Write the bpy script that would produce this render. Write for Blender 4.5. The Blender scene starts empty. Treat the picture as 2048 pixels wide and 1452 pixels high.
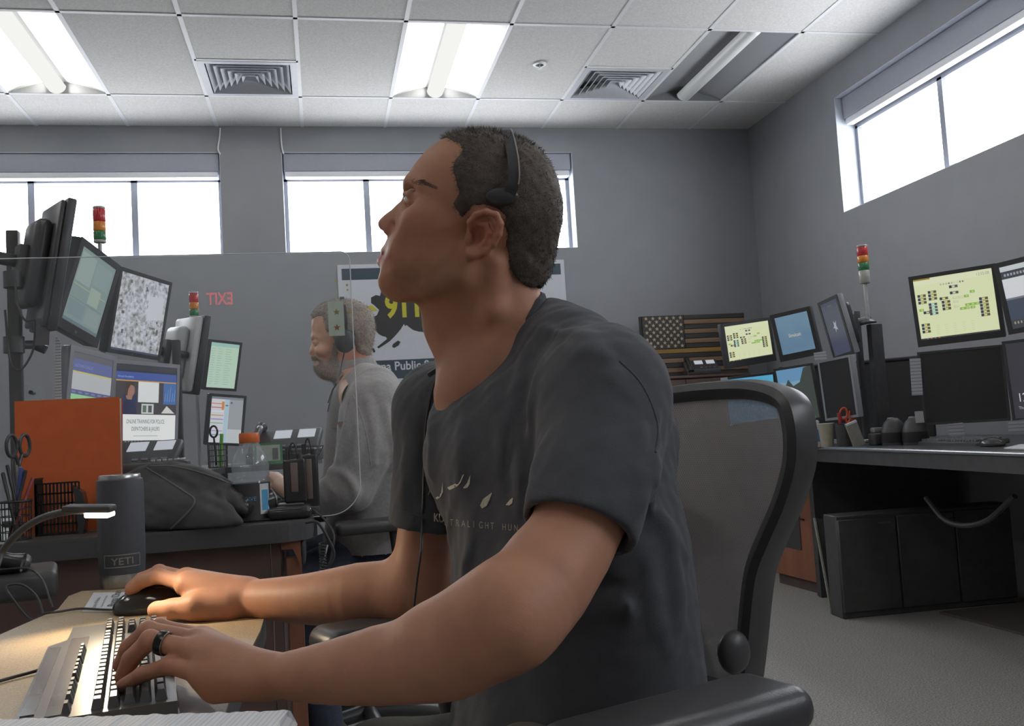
import bpy, bmesh, math, random
import numpy as np
from mathutils import Vector, Matrix
from mathutils.bvhtree import BVHTree
from mathutils.geometry import tessellate_polygon
random.seed(7); rng=np.random.default_rng(7)
SC=bpy.context.scene; COL=SC.collection
R=math.radians; PI=math.pi
# ---------------------------------------------------------------- camera
YAW,PITCH,ROLL,FPX=.2018,.0700,-.0599,1888.3
CAMZ=1.0
def _axes():
    cy,sy,cp,sp=math.cos(YAW),math.sin(YAW),math.cos(PITCH),math.sin(PITCH)
    f=Vector((sy*cp,cy*cp,sp)); r=Vector((cy,-sy,0)); u=r.cross(f)
    c,s=math.cos(ROLL),math.sin(ROLL)
    return c*r+s*u,-s*r+c*u,f
CR,CU,CF=_axes(); CC=Vector((0,0,CAMZ))
cam=bpy.data.cameras.new('camera'); camo=bpy.data.objects.new('camera',cam); COL.objects.link(camo)
cam.sensor_width=36; cam.lens=36*FPX/2048; cam.clip_start=.05
camo.matrix_world=Matrix(((CR.x,CU.x,-CF.x,0),(CR.y,CU.y,-CF.y,0),(CR.z,CU.z,-CF.z,CAMZ),(0,0,0,1)))
SC.camera=camo
cam.dof.use_dof=False
def ray(px,py): return CF+CR*((px-1024)/FPX)+CU*((726-py)/FPX)
def W(px,py,d): return CC+ray(px,py)*d           # point at forward depth d
def WY(px,py,Y): v=ray(px,py); return CC+v*(Y/v.y)
def WX(px,py,X): v=ray(px,py); return CC+v*(X/v.x)
def WZ(px,py,Z): v=ray(px,py); return CC+v*((Z-CAMZ)/v.z)
def WP(px,py,o,n): v=ray(px,py); return CC+v*((o-CC).dot(n)/v.dot(n))
def pxof(P):
    q=Vector(P)-CC; z=q.dot(CF); return 1024+FPX*q.dot(CR)/z, 726-FPX*q.dot(CU)/z, z
def lerp(a,b,t): return a+(b-a)*t
# ---------------------------------------------------------------- materials
def s2l(c):
    if isinstance(c,(int,float)): c=(c,c,c)
    return tuple(((v/255)/12.92 if v/255<=.04045 else ((v/255+.055)/1.055)**2.4) for v in c)
MATS={}
def pm(name,col,rough=.5,metal=0,var=.1,scale=40,bump=0,bscale=None,spec=.5,stretch=None,coat=0,trans=0,ior=1.45,sss=0,lin=False,sheen=0):
    """procedural principled material: noise varies colour, optional noise bump"""
    if name in MATS: return MATS[name]
    m=bpy.data.materials.new(name); m.use_nodes=True; MATS[name]=m
    nt=m.node_tree; b=nt.nodes['Principled BSDF']; L=nt.links.new
    c=col if lin else s2l(col)
    if not metal: c=tuple(v+.022*max(0,1-v/.25) for v in c)      # albedo floor: hazy lifted blacks put into the dark colours
    tc=nt.nodes.new('ShaderNodeTexCoord'); mp=nt.nodes.new('ShaderNodeMapping'); L(tc.outputs['Object'],mp.inputs[0])
    if stretch: mp.inputs['Scale'].default_value=stretch
    n=nt.nodes.new('ShaderNodeTexNoise'); n.inputs['Scale'].default_value=scale; n.inputs['Detail'].default_value=4
    L(mp.outputs[0],n.inputs['Vector'])
    r=nt.nodes.new('ShaderNodeValToRGB'); L(n.outputs['Fac'],r.inputs[0])
    r.color_ramp.elements[0].position=.3; r.color_ramp.elements[1].position=.7
    r.color_ramp.elements[0].color=tuple(v*(1-var) for v in c)+(1,)
    r.color_ramp.elements[1].color=tuple(min(1,v*(1+var)) for v in c)+(1,)
    L(r.outputs[0],b.inputs['Base Color'])
    b.inputs['Roughness'].default_value=rough; b.inputs['Metallic'].default_value=metal
    b.inputs['Specular IOR Level'].default_value=spec; b.inputs['IOR'].default_value=ior
    if coat: b.inputs['Coat Weight'].default_value=coat
    if trans: b.inputs['Transmission Weight'].default_value=trans
    if sheen: b.inputs['Sheen Weight'].default_value=sheen; b.inputs['Sheen Roughness'].default_value=.4
    if sss:
        b.inputs['Subsurface Weight'].default_value=sss; b.inputs['Subsurface Radius'].default_value=(.008,.003,.0015); b.inputs['Subsurface Scale'].default_value=1
    if bump:
        n2=nt.nodes.new('ShaderNodeTexNoise'); n2.inputs['Scale'].default_value=bscale or scale; n2.inputs['Detail'].default_value=5
        L(mp.outputs[0],n2.inputs['Vector'])
        bp=nt.nodes.new('ShaderNodeBump'); bp.inputs['Strength'].default_value=bump; bp.inputs['Distance'].default_value=.002
        L(n2.outputs['Fac'],bp.inputs['Height']); L(bp.outputs[0],b.inputs['Normal'])
    return m
def em(name,col,st=1.0):
    if name in MATS: return MATS[name]
    m=bpy.data.materials.new(name); m.use_nodes=True; MATS[name]=m
    nt=m.node_tree; nt.nodes.remove(nt.nodes['Principled BSDF'])
    e=nt.nodes.new('ShaderNodeEmission'); e.inputs[0].default_value=s2l(col)+(1,); e.inputs[1].default_value=st
    nt.links.new(e.outputs[0],nt.nodes['Material Output'].inputs[0]); return m
def scr(col,st=1.0):
    """a lit area of a screen under glossy glass"""
    key='screen_%d_%d_%d'%tuple(col)
    if key in MATS: return MATS[key]
    m=pm(key,(30,30,32),.25,var=.02); b=m.node_tree.nodes['Principled BSDF']
    b.inputs['Emission Color'].default_value=s2l(col)+(1,); b.inputs['Emission Strength'].default_value=st*.9
    return m
def glassy(name,tint=(1,1,1),ior=1.5,rough=.0,film=0,extra=None):
    """thin clear sheet: fresnel reflection over straight-through transparency, faint scattering film"""
    if name in MATS: return MATS[name]
    m=bpy.data.materials.new(name); m.use_nodes=True; MATS[name]=m
    nt=m.node_tree; L=nt.links.new; nt.nodes.remove(nt.nodes['Principled BSDF'])
    t=nt.nodes.new('ShaderNodeBsdfTransparent'); t.inputs[0].default_value=tint+(1,)
    g=nt.nodes.new('ShaderNodeBsdfGlossy'); g.inputs['Roughness'].default_value=rough
    fr=nt.nodes.new('ShaderNodeFresnel')
    ge=nt.nodes.new('ShaderNodeNewGeometry'); ma=nt.nodes.new('ShaderNodeMath'); ma.operation='MULTIPLY_ADD'; ma.inputs[1].default_value=1/ior-ior; ma.inputs[2].default_value=ior
    L(ge.outputs['Backfacing'],ma.inputs[0]); L(ma.outputs[0],fr.inputs[0])     # same fresnel from both faces of the sheet
    mx=nt.nodes.new('ShaderNodeMixShader'); L(fr.outputs[0],mx.inputs[0]); L(t.outputs[0],mx.inputs[1]); L(g.outputs[0],mx.inputs[2])
    out=mx
    if film:
        d=nt.nodes.new('ShaderNodeBsdfDiffuse'); d.inputs[0].default_value=(.8,.83,.86,1)
        tr=nt.nodes.new('ShaderNodeBsdfTranslucent'); tr.inputs[0].default_value=(.8,.83,.86,1)
        ad=nt.nodes.new('ShaderNodeMixShader'); L(d.outputs[0],ad.inputs[1]); L(tr.outputs[0],ad.inputs[2])
        tc=nt.nodes.new('ShaderNodeTexCoord'); n=nt.nodes.new('ShaderNodeTexNoise'); n.inputs['Scale'].default_value=3; n.inputs['Detail'].default_value=8; n.inputs['Distortion'].default_value=1.5
        L(tc.outputs['Object'],n.inputs['Vector'])
        r=nt.nodes.new('ShaderNodeMapRange'); r.inputs['From Min'].default_value=.4; r.inputs['From Max'].default_value=.8
        r.inputs['To Min'].default_value=film*.6; r.inputs['To Max'].default_value=film*2.2; L(n.outputs['Fac'],r.inputs['Value'])
        mx2=nt.nodes.new('ShaderNodeMixShader'); L(r.outputs[0],mx2.inputs[0]); L(mx.outputs[0],mx2.inputs[1]); L(ad.outputs[0],mx2.inputs[2]); out=mx2
    L(out.outputs[0],nt.nodes['Material Output'].inputs[0]); return m
# ---------------------------------------------------------------- mesh builder
def frame(o,x,z=None,y=None):
    """4x4 from origin, x dir and approximate z dir"""
    x=Vector(x).normalized()
    if z is not None:
        z=Vector(z); y=z.cross(x).normalized(); z=x.cross(y)
    else:
        y=Vector(y); z=x.cross(y).normalized(); y=z.cross(x)
    o=Vector(o)
    return Matrix(((x.x,y.x,z.x,o.x),(x.y,y.y,z.y,o.y),(x.z,y.z,z.z,o.z),(0,0,0,1)))
I4=Matrix.Identity(4)
def T(x,y=0,z=0): return Matrix.Translation((x,y,z))
def RX(a): return Matrix.Rotation(a,4,'X')
def RY(a): return Matrix.Rotation(a,4,'Y')
def RZ(a): return Matrix.Rotation(a,4,'Z')
class MB:
    def __init__(s): s.v=[]; s.f=[]; s.m=[]; s.mats=[]; s.cur=0; s.sm=[]
    def mat(s,m):
        if m not in s.mats: s.mats.append(m)
        s.cur=s.mats.index(m); return s
    def add(s,vs,fs,M=None,smooth=False):
        o=len(s.v)
        for v in vs:
            v=Vector(v); s.v.append(tuple(M@v if M else v))
        for f in fs: s.f.append([i+o for i in f]); s.m.append(s.cur); s.sm.append(smooth)
        return s
    def box(s,a,b,M=None):
        (x0,y0,z0),(x1,y1,z1)=a,b
        x0,x1=min(x0,x1),max(x0,x1); y0,y1=min(y0,y1),max(y0,y1); z0,z1=min(z0,z1),max(z0,z1)
        return s.add([(x0,y0,z0),(x1,y0,z0),(x1,y1,z0),(x0,y1,z0),(x0,y0,z1),(x1,y0,z1),(x1,y1,z1),(x0,y1,z1)],
            [(3,2,1,0),(4,5,6,7),(0,1,5,4),(1,2,6,5),(2,3,7,6),(3,0,4,7)],M)
    def rbox(s,a,b,r=.005,seg=2,M=None,smooth=True):
        bm=bmesh.new(); bmesh.ops.create_cube(bm,size=1)
        c=[(a[i]+b[i])/2 for i in range(3)]; d=[abs(b[i]-a[i]) for i in range(3)]
        for v in bm.verts: v.co=Vector([c[i]+v.co[i]*d[i] for i in range(3)])
        bmesh.ops.bevel(bm,geom=bm.edges[:],offset=min(r,min(d)*.49),segments=seg,affect='EDGES',profile=.5)
        return s.bm(bm,M,smooth)
    def bm(s,bm,M=None,smooth=False):
        bm.verts.index_update()
        s.add([v.co for v in bm.verts],[[v.index for v in f.verts] for f in bm.faces],M,smooth); bm.free(); return s
    def quad(s,a,b,c,d): return s.add([a,b,c,d],[(0,1,2,3)])
    def prism(s,poly,z0,z1,M=None,smooth=False):
        n=len(poly)
        a=sum(poly[i][0]*poly[(i+1)%n][1]-poly[(i+1)%n][0]*poly[i][1] for i in range(n))
        if a<0: poly=poly[::-1]
        vs=[(p[0],p[1],z0) for p in poly]+[(p[0],p[1],z1) for p in poly]
        tri=tessellate_polygon([[Vector((p[0],p[1],0)) for p in poly]])
        def up(t):
            A,B,C=[poly[i] for i in t]
            return (B[0]-A[0])*(C[1]-A[1])-(C[0]-A[0])*(B[1]-A[1])>0
        fs=[]
        for t in tri:
            t=tuple(t) if up(t) else tuple(t)[::-1]
            fs.append(tuple(i+n for i in t)); fs.append(t[::-1])
        fs+=[(i,(i+1)%n,(i+1)%n+n,i+n) for i in range(n)]
        return s.add(vs,fs,M,smooth)
    def flat(s,poly,z=0,M=None):
        n=len(poly); tri=tessellate_polygon([[Vector((p[0],p[1],0)) for p in poly]])
        fs=[]
        for t in tri:
            A,B,C=[poly[i] for i in t]
            fs.append(tuple(t) if (B[0]-A[0])*(C[1]-A[1])-(C[0]-A[0])*(B[1]-A[1])>0 else tuple(t)[::-1])
        return s.add([(p[0],p[1],z) for p in poly],fs,M)
    def lathe(s,prof,n=32,M=None,smooth=True,cap=True):
        vs=[];fs=[]
        for (r,z) in prof:
            for k in range(n): a=2*PI*k/n; vs.append((r*math.cos(a),r*math.sin(a),z))
        for i in range(len(prof)-1):
            for k in range(n): k2=(k+1)%n; fs.append((i*n+k,i*n+k2,(i+1)*n+k2,(i+1)*n+k))
        if cap:
            fs.append(tuple(range(n))[::-1]); fs.append(tuple((len(prof)-1)*n+k for k in range(n)))
        return s.add(vs,fs,M,smooth)
    def cyl(s,a,b,r,n=16,r2=None):
        a,b=Vector(a),Vector(b); d=b-a; q=d.to_track_quat('Z','Y').to_matrix().to_4x4(); q.translation=a
        return s.lathe([(r,0),(r if r2 is None else r2,d.length)],n,q)
    def tube(s,pts,r,n=8,closed=False,flat=None):
        pts=[Vector(p) for p in pts]; N=len(pts); rs=r if isinstance(r,(list,tuple)) else [r]*N
        vs=[];fs=[]; up=None
        for i,p in enumerate(pts):
            t=(pts[(i+1)%N]-pts[i-1]) if closed else (pts[min(i+1,N-1)]-pts[max(i-1,0)])
            t.normalize()
            if up is None: up=t.orthogonal().normalized()
            up=(up-t*up.dot(t)); up=up.normalized() if up.length>1e-6 else t.orthogonal().normalized()
            bn=t.cross(up)
            for k in range(n):
                a=2*PI*k/n; vs.append(p+(up*math.cos(a)+bn*math.sin(a))*rs[i])
        M_=N if closed else N-1
        for i in range(M_):
            for k in range(n):
                k2=(k+1)%n; j=(i+1)%N; fs.append((i*n+k,i*n+k2,j*n+k2,j*n+k))
        if not closed: fs.append(tuple(range(n))[::-1]); fs.append(tuple((N-1)*n+k for k in range(n)))
        return s.add(vs,fs,None,True)
    def sph(s,c,r,n=16,M=None,sc=(1,1,1)):
        pr=[(max(1e-5,math.sin(PI*i/n)),-math.cos(PI*i/n)) for i in range(n+1)]
        m=T(*c)@Matrix.Diagonal((r*sc[0],r*sc[1],r*sc[2],1))
        return s.lathe(pr,n*2,(M@m) if M else m)
    def text(s,txt,M,size=1,off=0,sx=1,ext=0):
        vs,fs,w=textmesh(txt,off)
        return s.add([(v[0]*size*sx,v[1]*size,ext) for v in vs],fs,M)
TXT={}
def textmesh(txt,off=0):
    if (txt,off) in TXT: return TXT[(txt,off)]
    c=bpy.data.curves.new('t','FONT'); c.body=txt; c.offset=off; c.resolution_u=3; c.fill_mode='FRONT'
    o=bpy.data.objects.new('t',c); COL.objects.link(o)
    bpy.context.view_layer.update()
    me=o.evaluated_get(bpy.context.evaluated_depsgraph_get()).to_mesh()
    vs=[tuple(v.co) for v in me.vertices]; fs=[tuple(p.vertices) for p in me.polygons]
    w=max([v[0] for v in vs] or [0])
    o.to_mesh_clear() if hasattr(o,'to_mesh_clear') else None
    bpy.data.objects.remove(o); bpy.data.curves.remove(c)
    TXT[(txt,off)]=(vs,fs,w); return TXT[(txt,off)]
def smooth_path(pts,n=6):
    """Catmull-Rom through points"""
    P=[Vector(p) for p in pts]; P=[P[0]*2-P[1]]+P+[P[-1]*2-P[-2]]; out=[]
    for i in range(1,len(P)-2):
        for k in range(n):
            t=k/n; a,b,c,d=P[i-1:i+3]
            out.append(.5*((2*b)+(c-a)*t+(2*a-5*b+4*c-d)*t*t+(3*b-a-3*c+d)*t**3))
    out.append(P[-2]); return out
# ---------------------------------------------------------------- objects
def mesh_obj(name,mb,mat=None,M=None,inv=None,autosmooth=True):
    me=bpy.data.meshes.new(name)
    vs=mb.v
    if inv is not None: vs=[tuple(inv@Vector(v)) for v in vs]
    me.from_pydata(vs,[],mb.f)
    ms=mb.mats if mb.mats else [mat]
    for m in ms: me.materials.append(m)
    if len(ms)>1: me.polygons.foreach_set('material_index',mb.m)
    if any(mb.sm):
        me.polygons.foreach_set('use_smooth',mb.sm)
        try: me.set_sharp_from_angle(angle=R(40))
        except Exception: pass
    me.update()
    o=bpy.data.objects.new(name,me); COL.objects.link(o)
    if M is not None: o.matrix_world=M
    return o
def tag(o,label=None,cat=None,group=None,kind=None):
    if label: o['label']=label
    if cat: o['category']=cat
    if group: o['group']=group
    if kind: o['kind']=kind
    return o
class Thing:
    def __init__(s,name,label,cat,M=None,group=None,kind=None):
        s.M=M if M is not None else I4.copy()
        if isinstance(s.M,(Vector,tuple)): s.M=Matrix.Translation(s.M)
        s.inv=s.M.inverted()
        s.o=bpy.data.objects.new(name,None); COL.objects.link(s.o); s.o.matrix_world=s.M; s.o.empty_display_size=.05
        tag(s.o,label,cat,group,kind)
    def part(s,name,mb,mat=None,parent=None,label=None,world=False,kind=None):
        o=mesh_obj(name,mb,mat,None,s.inv if world else None)
        o.parent=parent or s.o
        tag(o,label,None,None,kind); return o
def solo(name,label,cat,mb,mat=None,M=None,group=None,kind=None,world=True):
    """a thing that is a single mesh; mb in world coords unless world False"""
    if M is None:
        a=np.array(mb.v); c=a.mean(0); M=Matrix.Translation((c[0],c[1],a[:,2].min())); inv=M.inverted()
    else: inv=M.inverted() if world else None
    o=mesh_obj(name,mb,mat,M,inv); return tag(o,label,cat,group,kind)
def struct(name,mb,mat=None):
    o=mesh_obj(name,mb,mat); o['kind']='structure'; return o
def child(o,name,mb,mat=None,label=None):
    c=mesh_obj(name,mb,mat); c.parent=o
    if o.matrix_world!=I4: c.matrix_parent_inverse=o.matrix_world.inverted()
    if label: c['label']=label
    return c
# ================================================================ ROOM
TL=.6096
GX0,GY1,CEIL=-1.2634,5.1646,CAMZ+2.3293
YB,XR_=7.0106,3.5159
XL,YF=-4.6,-4.2
ZT,ZB=CAMZ+2.1374,CAMZ+1.378
M_wall=pm('grey_wall_paint',(146,148,152),.55,var=.03,scale=6,bump=.15,bscale=350)
M_wlite=pm('bounce_wall_paint',(196,196,195),.6,var=.03,scale=6)  # unseen walls given paler paint to bounce fill light
M_ceil=pm('ceiling_tile',(214,212,208),.9,var=.10,scale=90,bump=.5,bscale=120)
M_grid=pm('grid_metal',(225,225,226),.5,var=.02)
M_carpet=pm('grey_carpet',(150,147,143),.95,var=.5,scale=170,bump=1,bscale=200)
M_frame=pm('window_frame_paint',(150,154,166),.4,var=.03)
M_reveal=pm('reveal_white',(205,210,218),.5,var=.02)
M_shade=pm('shade_cassette',(165,168,178),.5,var=.03)
M_white=pm('white_plastic',(228,228,228),.45,var=.03)
M_black=pm('black_plastic',(58,58,60),.45,var=.12,scale=30)
M_blackg=pm('black_gloss',(40,40,42),.22,var=.1)
M_dark=pm('dark_laminate',(62,62,63),.5,var=.15,scale=20)
M_pane=glassy('window_pane',(.97,.98,1))
fl=MB().box((XL-.2,YF-.2,-.1),(XR_+.2,YB+.2,0)); struct('floor',fl,M_carpet)
def wall_panels(axis,pos,lo,hi,z0,z1,openings,th):
    """wall in plane axis=pos; openings list (a0,a1,z0,z1); extrudes outward by th"""
    mb=MB(); cuts=sorted(openings)
    segs=[]; a=lo
    for (a0,a1,b0,b1) in cuts:
        segs.append((a,a0,z0,z1)); segs.append((a0,a1,z0,b0)); segs.append((a0,a1,b1,z1)); a=a1
    segs.append((a,hi,z0,z1))
    for (p,q,r0,r1) in segs:
        if axis=='Y': mb.box((p,pos,r0),(q,pos+th,r1))
        else: mb.box((pos,p,r0),(pos+th,q,r1))
    return mb
TH=.22
W1=(-2.90,-.6407,ZB,ZT); W2=(-.2043,2.0134,ZB,ZT)
ZRB,ZRT=CAMZ+1.3237,CAMZ+2.1189
W3=(2.75,5.7199,ZRB,ZRT)
struct('wall_back',wall_panels('Y',YB,XL-.2,XR_+.25,0,CEIL+.3,[W1,W2],TH),M_wall)
struct('wall_right',wall_panels('X',XR_,YF-.2,YB,0,CEIL+.3,[W3,(-2.2,.8,ZRB,ZRT)],TH),M_wall)
struct('wall_left',MB().box((XL-.2,YF-.2,0),(XL,YB,CEIL+.3)),M_wlite)
struct('wall_front',MB().box((XL,YF-.2,0),(XR_,YF,CEIL+.3)),M_wlite)
# windows: frame ring, mullions, pane, reveal lining and sill
def window(n,axis,pos,a0,a1,z0,z1,mull,drop):
    e=bpy.data.objects.new('window_%d'%n,None); COL.objects.link(e); e['kind']='structure'
    def P(a,dep,z): return (a,pos+dep,z) if axis=='Y' else (pos+dep,a,z)
    fr=MB(); d0,d1=.14,.19; w=.032
    zt=z1-drop
    for (p,q,r0,r1) in [(a0,a0+w,z0,zt),(a1-w,a1,z0,zt),(a0,a1,z0,z0+.012),(a0,a1,zt-w*.5,zt)]:
        fr.box(P(p,d0,r0),P(q,d1,r1))
    for m in mull: fr.box(P(m-.022,d0,z0),P(m+.022,d1,zt))
    o=mesh_obj('window_frame',fr,M_frame); o.parent=e
    g=MB().box(P(a0+.01,.163,z0),P(a1-.01,.168,zt)); o=mesh_obj('pane',g,M_pane); o.parent=e
    rv=MB(); t=.004
    rv.box(P(a0,.002,z0),P(a0+t,d0,z1)); rv.box(P(a1-t,.002,z0),P(a1,d0,z1)); rv.box(P(a0,.002,z1-t),P(a1,TH,z1)); rv.box(P(a0,.002,z0),P(a1,d0,z0+t))
    o=mesh_obj('reveal',rv,M_reveal); o.parent=e
    up=MB().box(P(a0,d0,zt),P(a1,TH,z1)); o=mesh_obj('header_panel',up,M_frame); o.parent=e
def mullX(px,z): return WY(px,430,YB+.165).x
window(1,'Y',YB,*W1,[mullX(65,0),mullX(271,0),-2.4],.17)
window(2,'Y',YB,*W2,[mullX(735,0),1.28],.17)
mr=[WX(p,q,XR_+.165).y for p,q in ((1888,190),)]
window(3,'X',XR_,*W3,mr,.2)
window(4,'X',XR_,-2.2,.8,ZRB,ZRT,[-.7],.2)  # unseen window added behind the camera for fill light
# roller shade cassettes
def shade(axis,pos,a0,a1,z1,label,dep0=.02,dep1=.13,h=.135):
    def P(a,dep,z): return (a,pos+dep,z) if axis=='Y' else (pos+dep,a,z)
    c=P((a0+a1)/2,.07,z1-.15)
    t=Thing('roller_shade',label,'window shade',T(*c),'roller shade boxes over the windows')
    t.part('cassette',MB().rbox(P(a0+.012,dep0,z1-h),P(a1-.012,dep1,z1-.006),.006),M_shade,world=True)
    t.part('bottom_bar',MB().rbox(P(a0+.02,dep0+.01,z1-h-.045),P(a1-.02,dep1-.02,z1-h+.0),.008),pm('shade_white',(236,238,242),.5,var=.02),world=True)
shade('Y',YB,*W1[:2],ZT,'grey shade box across the top of the left back window')
shade('Y',YB,*W2[:2],ZT,"grey shade box across the back window behind the front man's head")
shade('X',XR_,*W3[:2],ZRT,'grey shade box across the top of the side window at right',.05,.14,.15)
# shade cords from the ceiling
for pts,lab in (([(440,256),(439,275),(436,297),(441,309)],'thin white cable from ceiling to right end of the left back window'),
            ([(561,256),(562,278),(564,296),(567,308)],"thin white cable from ceiling to left end of the window behind the men")):
    mb=MB().tube(smooth_path([WY(x,y,YB-.006) for x,y in pts],6),.0055,8)
    solo('cable',lab,'cable',mb,M_white,group='white cables beside the back windows')
# ceiling: tiles between a metal grid; light and vent cells stay open
def cell(i,j): return (GX0+TL*i, GY1+2*TL*j, GX0+TL*(i+1), GY1+2*TL*(j+1))
lights={(-1,0):'lit',(3,0):'lit',(6,0):'off',(0,-3):'lit',(4,-3):'lit',(-3,-3):'lit',(0,-5):'lit',(4,-5):'lit',(-4,-1):'lit'}  # lights in the negative rows are out of view, added as fill
vents={(1,0):1,(5,0):1}
cl=MB(); g=MB()
for i in range(-6,9):
    for j in range(-8,2):
        x0,y0,x1,y1=cell(i,j)
        if (i,j) in lights: continue
        if (i,j) in vents: y1=y0+TL
        x0,x1=max(x0,XL),min(x1,XR_); y0=max(y0,YF); y1=min(y1,YB)
        if x1-x0<.01 or y1-y0<.01: continue
        cl.add([(x0,y0,CEIL),(x0,y1,CEIL),(x1,y1,CEIL),(x1,y0,CEIL)],[(0,1,2,3)])
gw=.012
for i in range(-6,9):
    x=GX0+TL*i
    if XL<x<XR_: g.box((x-gw,YF,CEIL-.004),(x+gw,YB,CEIL+.012))
for j in range(-8,3):
    y=GY1+2*TL*j
    if YF<y<YB: g.box((XL,y-gw,CEIL-.004),(XR_,y+gw,CEIL+.012))
for (i,j) in vents:
    x0,y0,x1,y1=cell(i,j); g.box((x0,y0+TL-gw,CEIL-.004),(x1,y0+TL+gw,CEIL+.012))
co=struct('ceiling',cl,M_ceil); child(co,'ceiling_grid',g,M_grid)
struct('roof',MB().box((XL-.2,YF-.2,CEIL+.3),(XR_+.3,YB+.25,CEIL+.35)),M_dark)
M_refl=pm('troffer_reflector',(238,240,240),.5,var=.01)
M_reflo=pm('troffer_reflector_shaded',(150,151,152),.5,var=.01)  # unlit fixture's shade put into a darker copy of the reflector colour
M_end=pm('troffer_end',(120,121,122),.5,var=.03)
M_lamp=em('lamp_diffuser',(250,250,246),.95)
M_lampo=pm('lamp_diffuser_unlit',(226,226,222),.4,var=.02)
def troffer(i,j,state,label):
    x0,y0,x1,y1=cell(i,j); x0+=gw;x1-=gw;y0+=gw;y1-=gw; xm=(x0+x1)/2
    t=Thing('ceiling_light',label,'ceiling light',T(xm,(y0+y1)/2,CEIL),'recessed ceiling lights')
    h=.07; rf=MB()
    for sgn in (-1,1):                        # two curved reflector wings, closed at their backs
        xe=xm+sgn*(x1-x0)/2; n=10
        pr=[(xe+(xm+sgn*.04-xe)*k/n, CEIL+.004+h*(.6*k/n+.4*math.sin(PI/2*k/n))) for k in range(n+1)]
        vs=[(x,y,z) for (x,z) in pr for y in (y0,y1)]
        fs=[(2*k,2*k+1,2*k+3,2*k+2) for k in range(n)]
        if sgn>0: fs=[f[::-1] for f in fs]
        rf.add(vs,fs,None,True)
    rf.add([(xm-.06,y0,CEIL+h),(xm-.06,y1,CEIL+h),(xm+.06,y1,CEIL+h),(xm+.06,y0,CEIL+h)],[(0,1,2,3)])
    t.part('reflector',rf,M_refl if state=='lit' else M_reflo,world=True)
    for y in (y0,y1): t.part('end_plate',MB().box((x0,y-.004,CEIL-.002),(x1,y+.004,CEIL+h+.02)),M_end,world=True)
    nn=14; a=[PI+PI*k/nn for k in range(nn+1)]
    lp=MB(); rr=.05
    vs=[];fs=[]
    ys=[y0+.012,y0+.03,y1-.03,y1-.012]; sc=[.7,1,1,.7]
    for y,s_ in zip(ys,sc):
        for q in a: vs.append((xm+rr*s_*1.15*math.cos(q),y,CEIL+.035+rr*s_*math.sin(q)))
    m=nn+1
    for k in range(3):
        for q in range(nn): fs.append((k*m+q,k*m+q+1,(k+1)*m+q+1,(k+1)*m+q))
    fs.append(tuple(range(m))); fs.append(tuple(3*m+q for q in range(m))[::-1])
    lp.add(vs,fs,None,True)
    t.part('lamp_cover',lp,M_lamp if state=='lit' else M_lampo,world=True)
    if state=='lit':                            # the two tubes behind the cover throw their light onto the reflector wings
        for sg in (-1,1):
            L=bpy.data.lights.new('tube_light','AREA'); L.shape='RECTANGLE'; L.size=.03; L.size_y=y1-y0-.08; L.energy=LAMP_W*(1 if j==0 else 1.35); L.color=(1,.98,.94)
            lo=bpy.data.objects.new('tube_light',L); lo.location=(sg*.062,0,.03); lo.rotation_euler=(0,R(-sg*95),0); lo.parent=t.o; COL.objects.link(lo)
LAMP_W=5.0
names={(-1,0):'lit recessed ceiling light at the far left of the ceiling',(3,0):"lit recessed ceiling light above the front man's head",(6,0):'unlit grey recessed ceiling light beside the right air vent'}
for k,((i,j),st) in enumerate(lights.items()):
    troffer(i,j,st,names.get((i,j),['unseen ceiling light added for fill nearest the right wall','unseen ceiling light added for fill in the middle','unseen ceiling light added for fill nearest the left wall'][k%3]+' '+('first row','second row','third row')[k//3]))
# square cone diffusers
M_vent=pm('vent_metal',(196,198,202),.45,var=.03)
def vent(i,j,label):
    x0,y0,x1,y1=cell(i,j); y0=y0+TL; cx,cy=(x0+x1)/2,(y0+y1)/2
    t=Thing('air_vent',label,'air vent',T(cx,cy,CEIL),'square ceiling air vents')
    fr=MB(); a=TL/2-gw; b=a*.87
    for (p,q,r,s_) in ((-a,-a,a,-b),(-a,b,a,a),(-a,-b,-b,b),(b,-b,a,b)): fr.box((p,q,-.006),(r,s_,.006))
    t.part('frame',fr,M_vent)
    for k in range(6):
        o_,i_=b*(1-k/6.3)*.97,b*(1-(k+1.15)/6.3)*.97
        if i_<.01:i_=.01
        zo,zi=-.004,.045
        mb=MB()
        c=[(-1,-1),(1,-1),(1,1),(-1,1)]
        for q in range(4):
            A,B=c[q],c[(q+1)%4]
            mb.add([(A[0]*o_,A[1]*o_,zo),(B[0]*o_,B[1]*o_,zo),(B[0]*i_,B[1]*i_,zi),(A[0]*i_,A[1]*i_,zi)],[(0,1,2,3)])
            mb.add([(A[0]*o_,A[1]*o_,zo),(B[0]*o_,B[1]*o_,zo),(B[0]*o_,B[1]*o_,zo+.006),(A[0]*o_,A[1]*o_,zo+.006)],[(3,2,1,0)])
        t.part('louver',mb,M_vent)
    t.part('duct_box',MB().box((-a,-a,.08),(a,a,.09)),M_end)
vent(1,0,'square louvred air vent between the two lit ceiling lights')
vent(5,0,'square louvred air vent beside the unlit ceiling light')
s=WZ(1079,127,CEIL); t=Thing('sprinkler','small round white fire sprinkler head set in a ceiling tile','sprinkler',T(*s))
t.part('escutcheon',MB().lathe([(.026,0),(.045,-.002),(.043,-.010),(.026,-.012)],24,cap=False),M_white)
t.part('deflector',MB().lathe([(.004,0),(.004,-.03),(.014,-.032),(.014,-.034)],16),M_vent)
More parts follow.
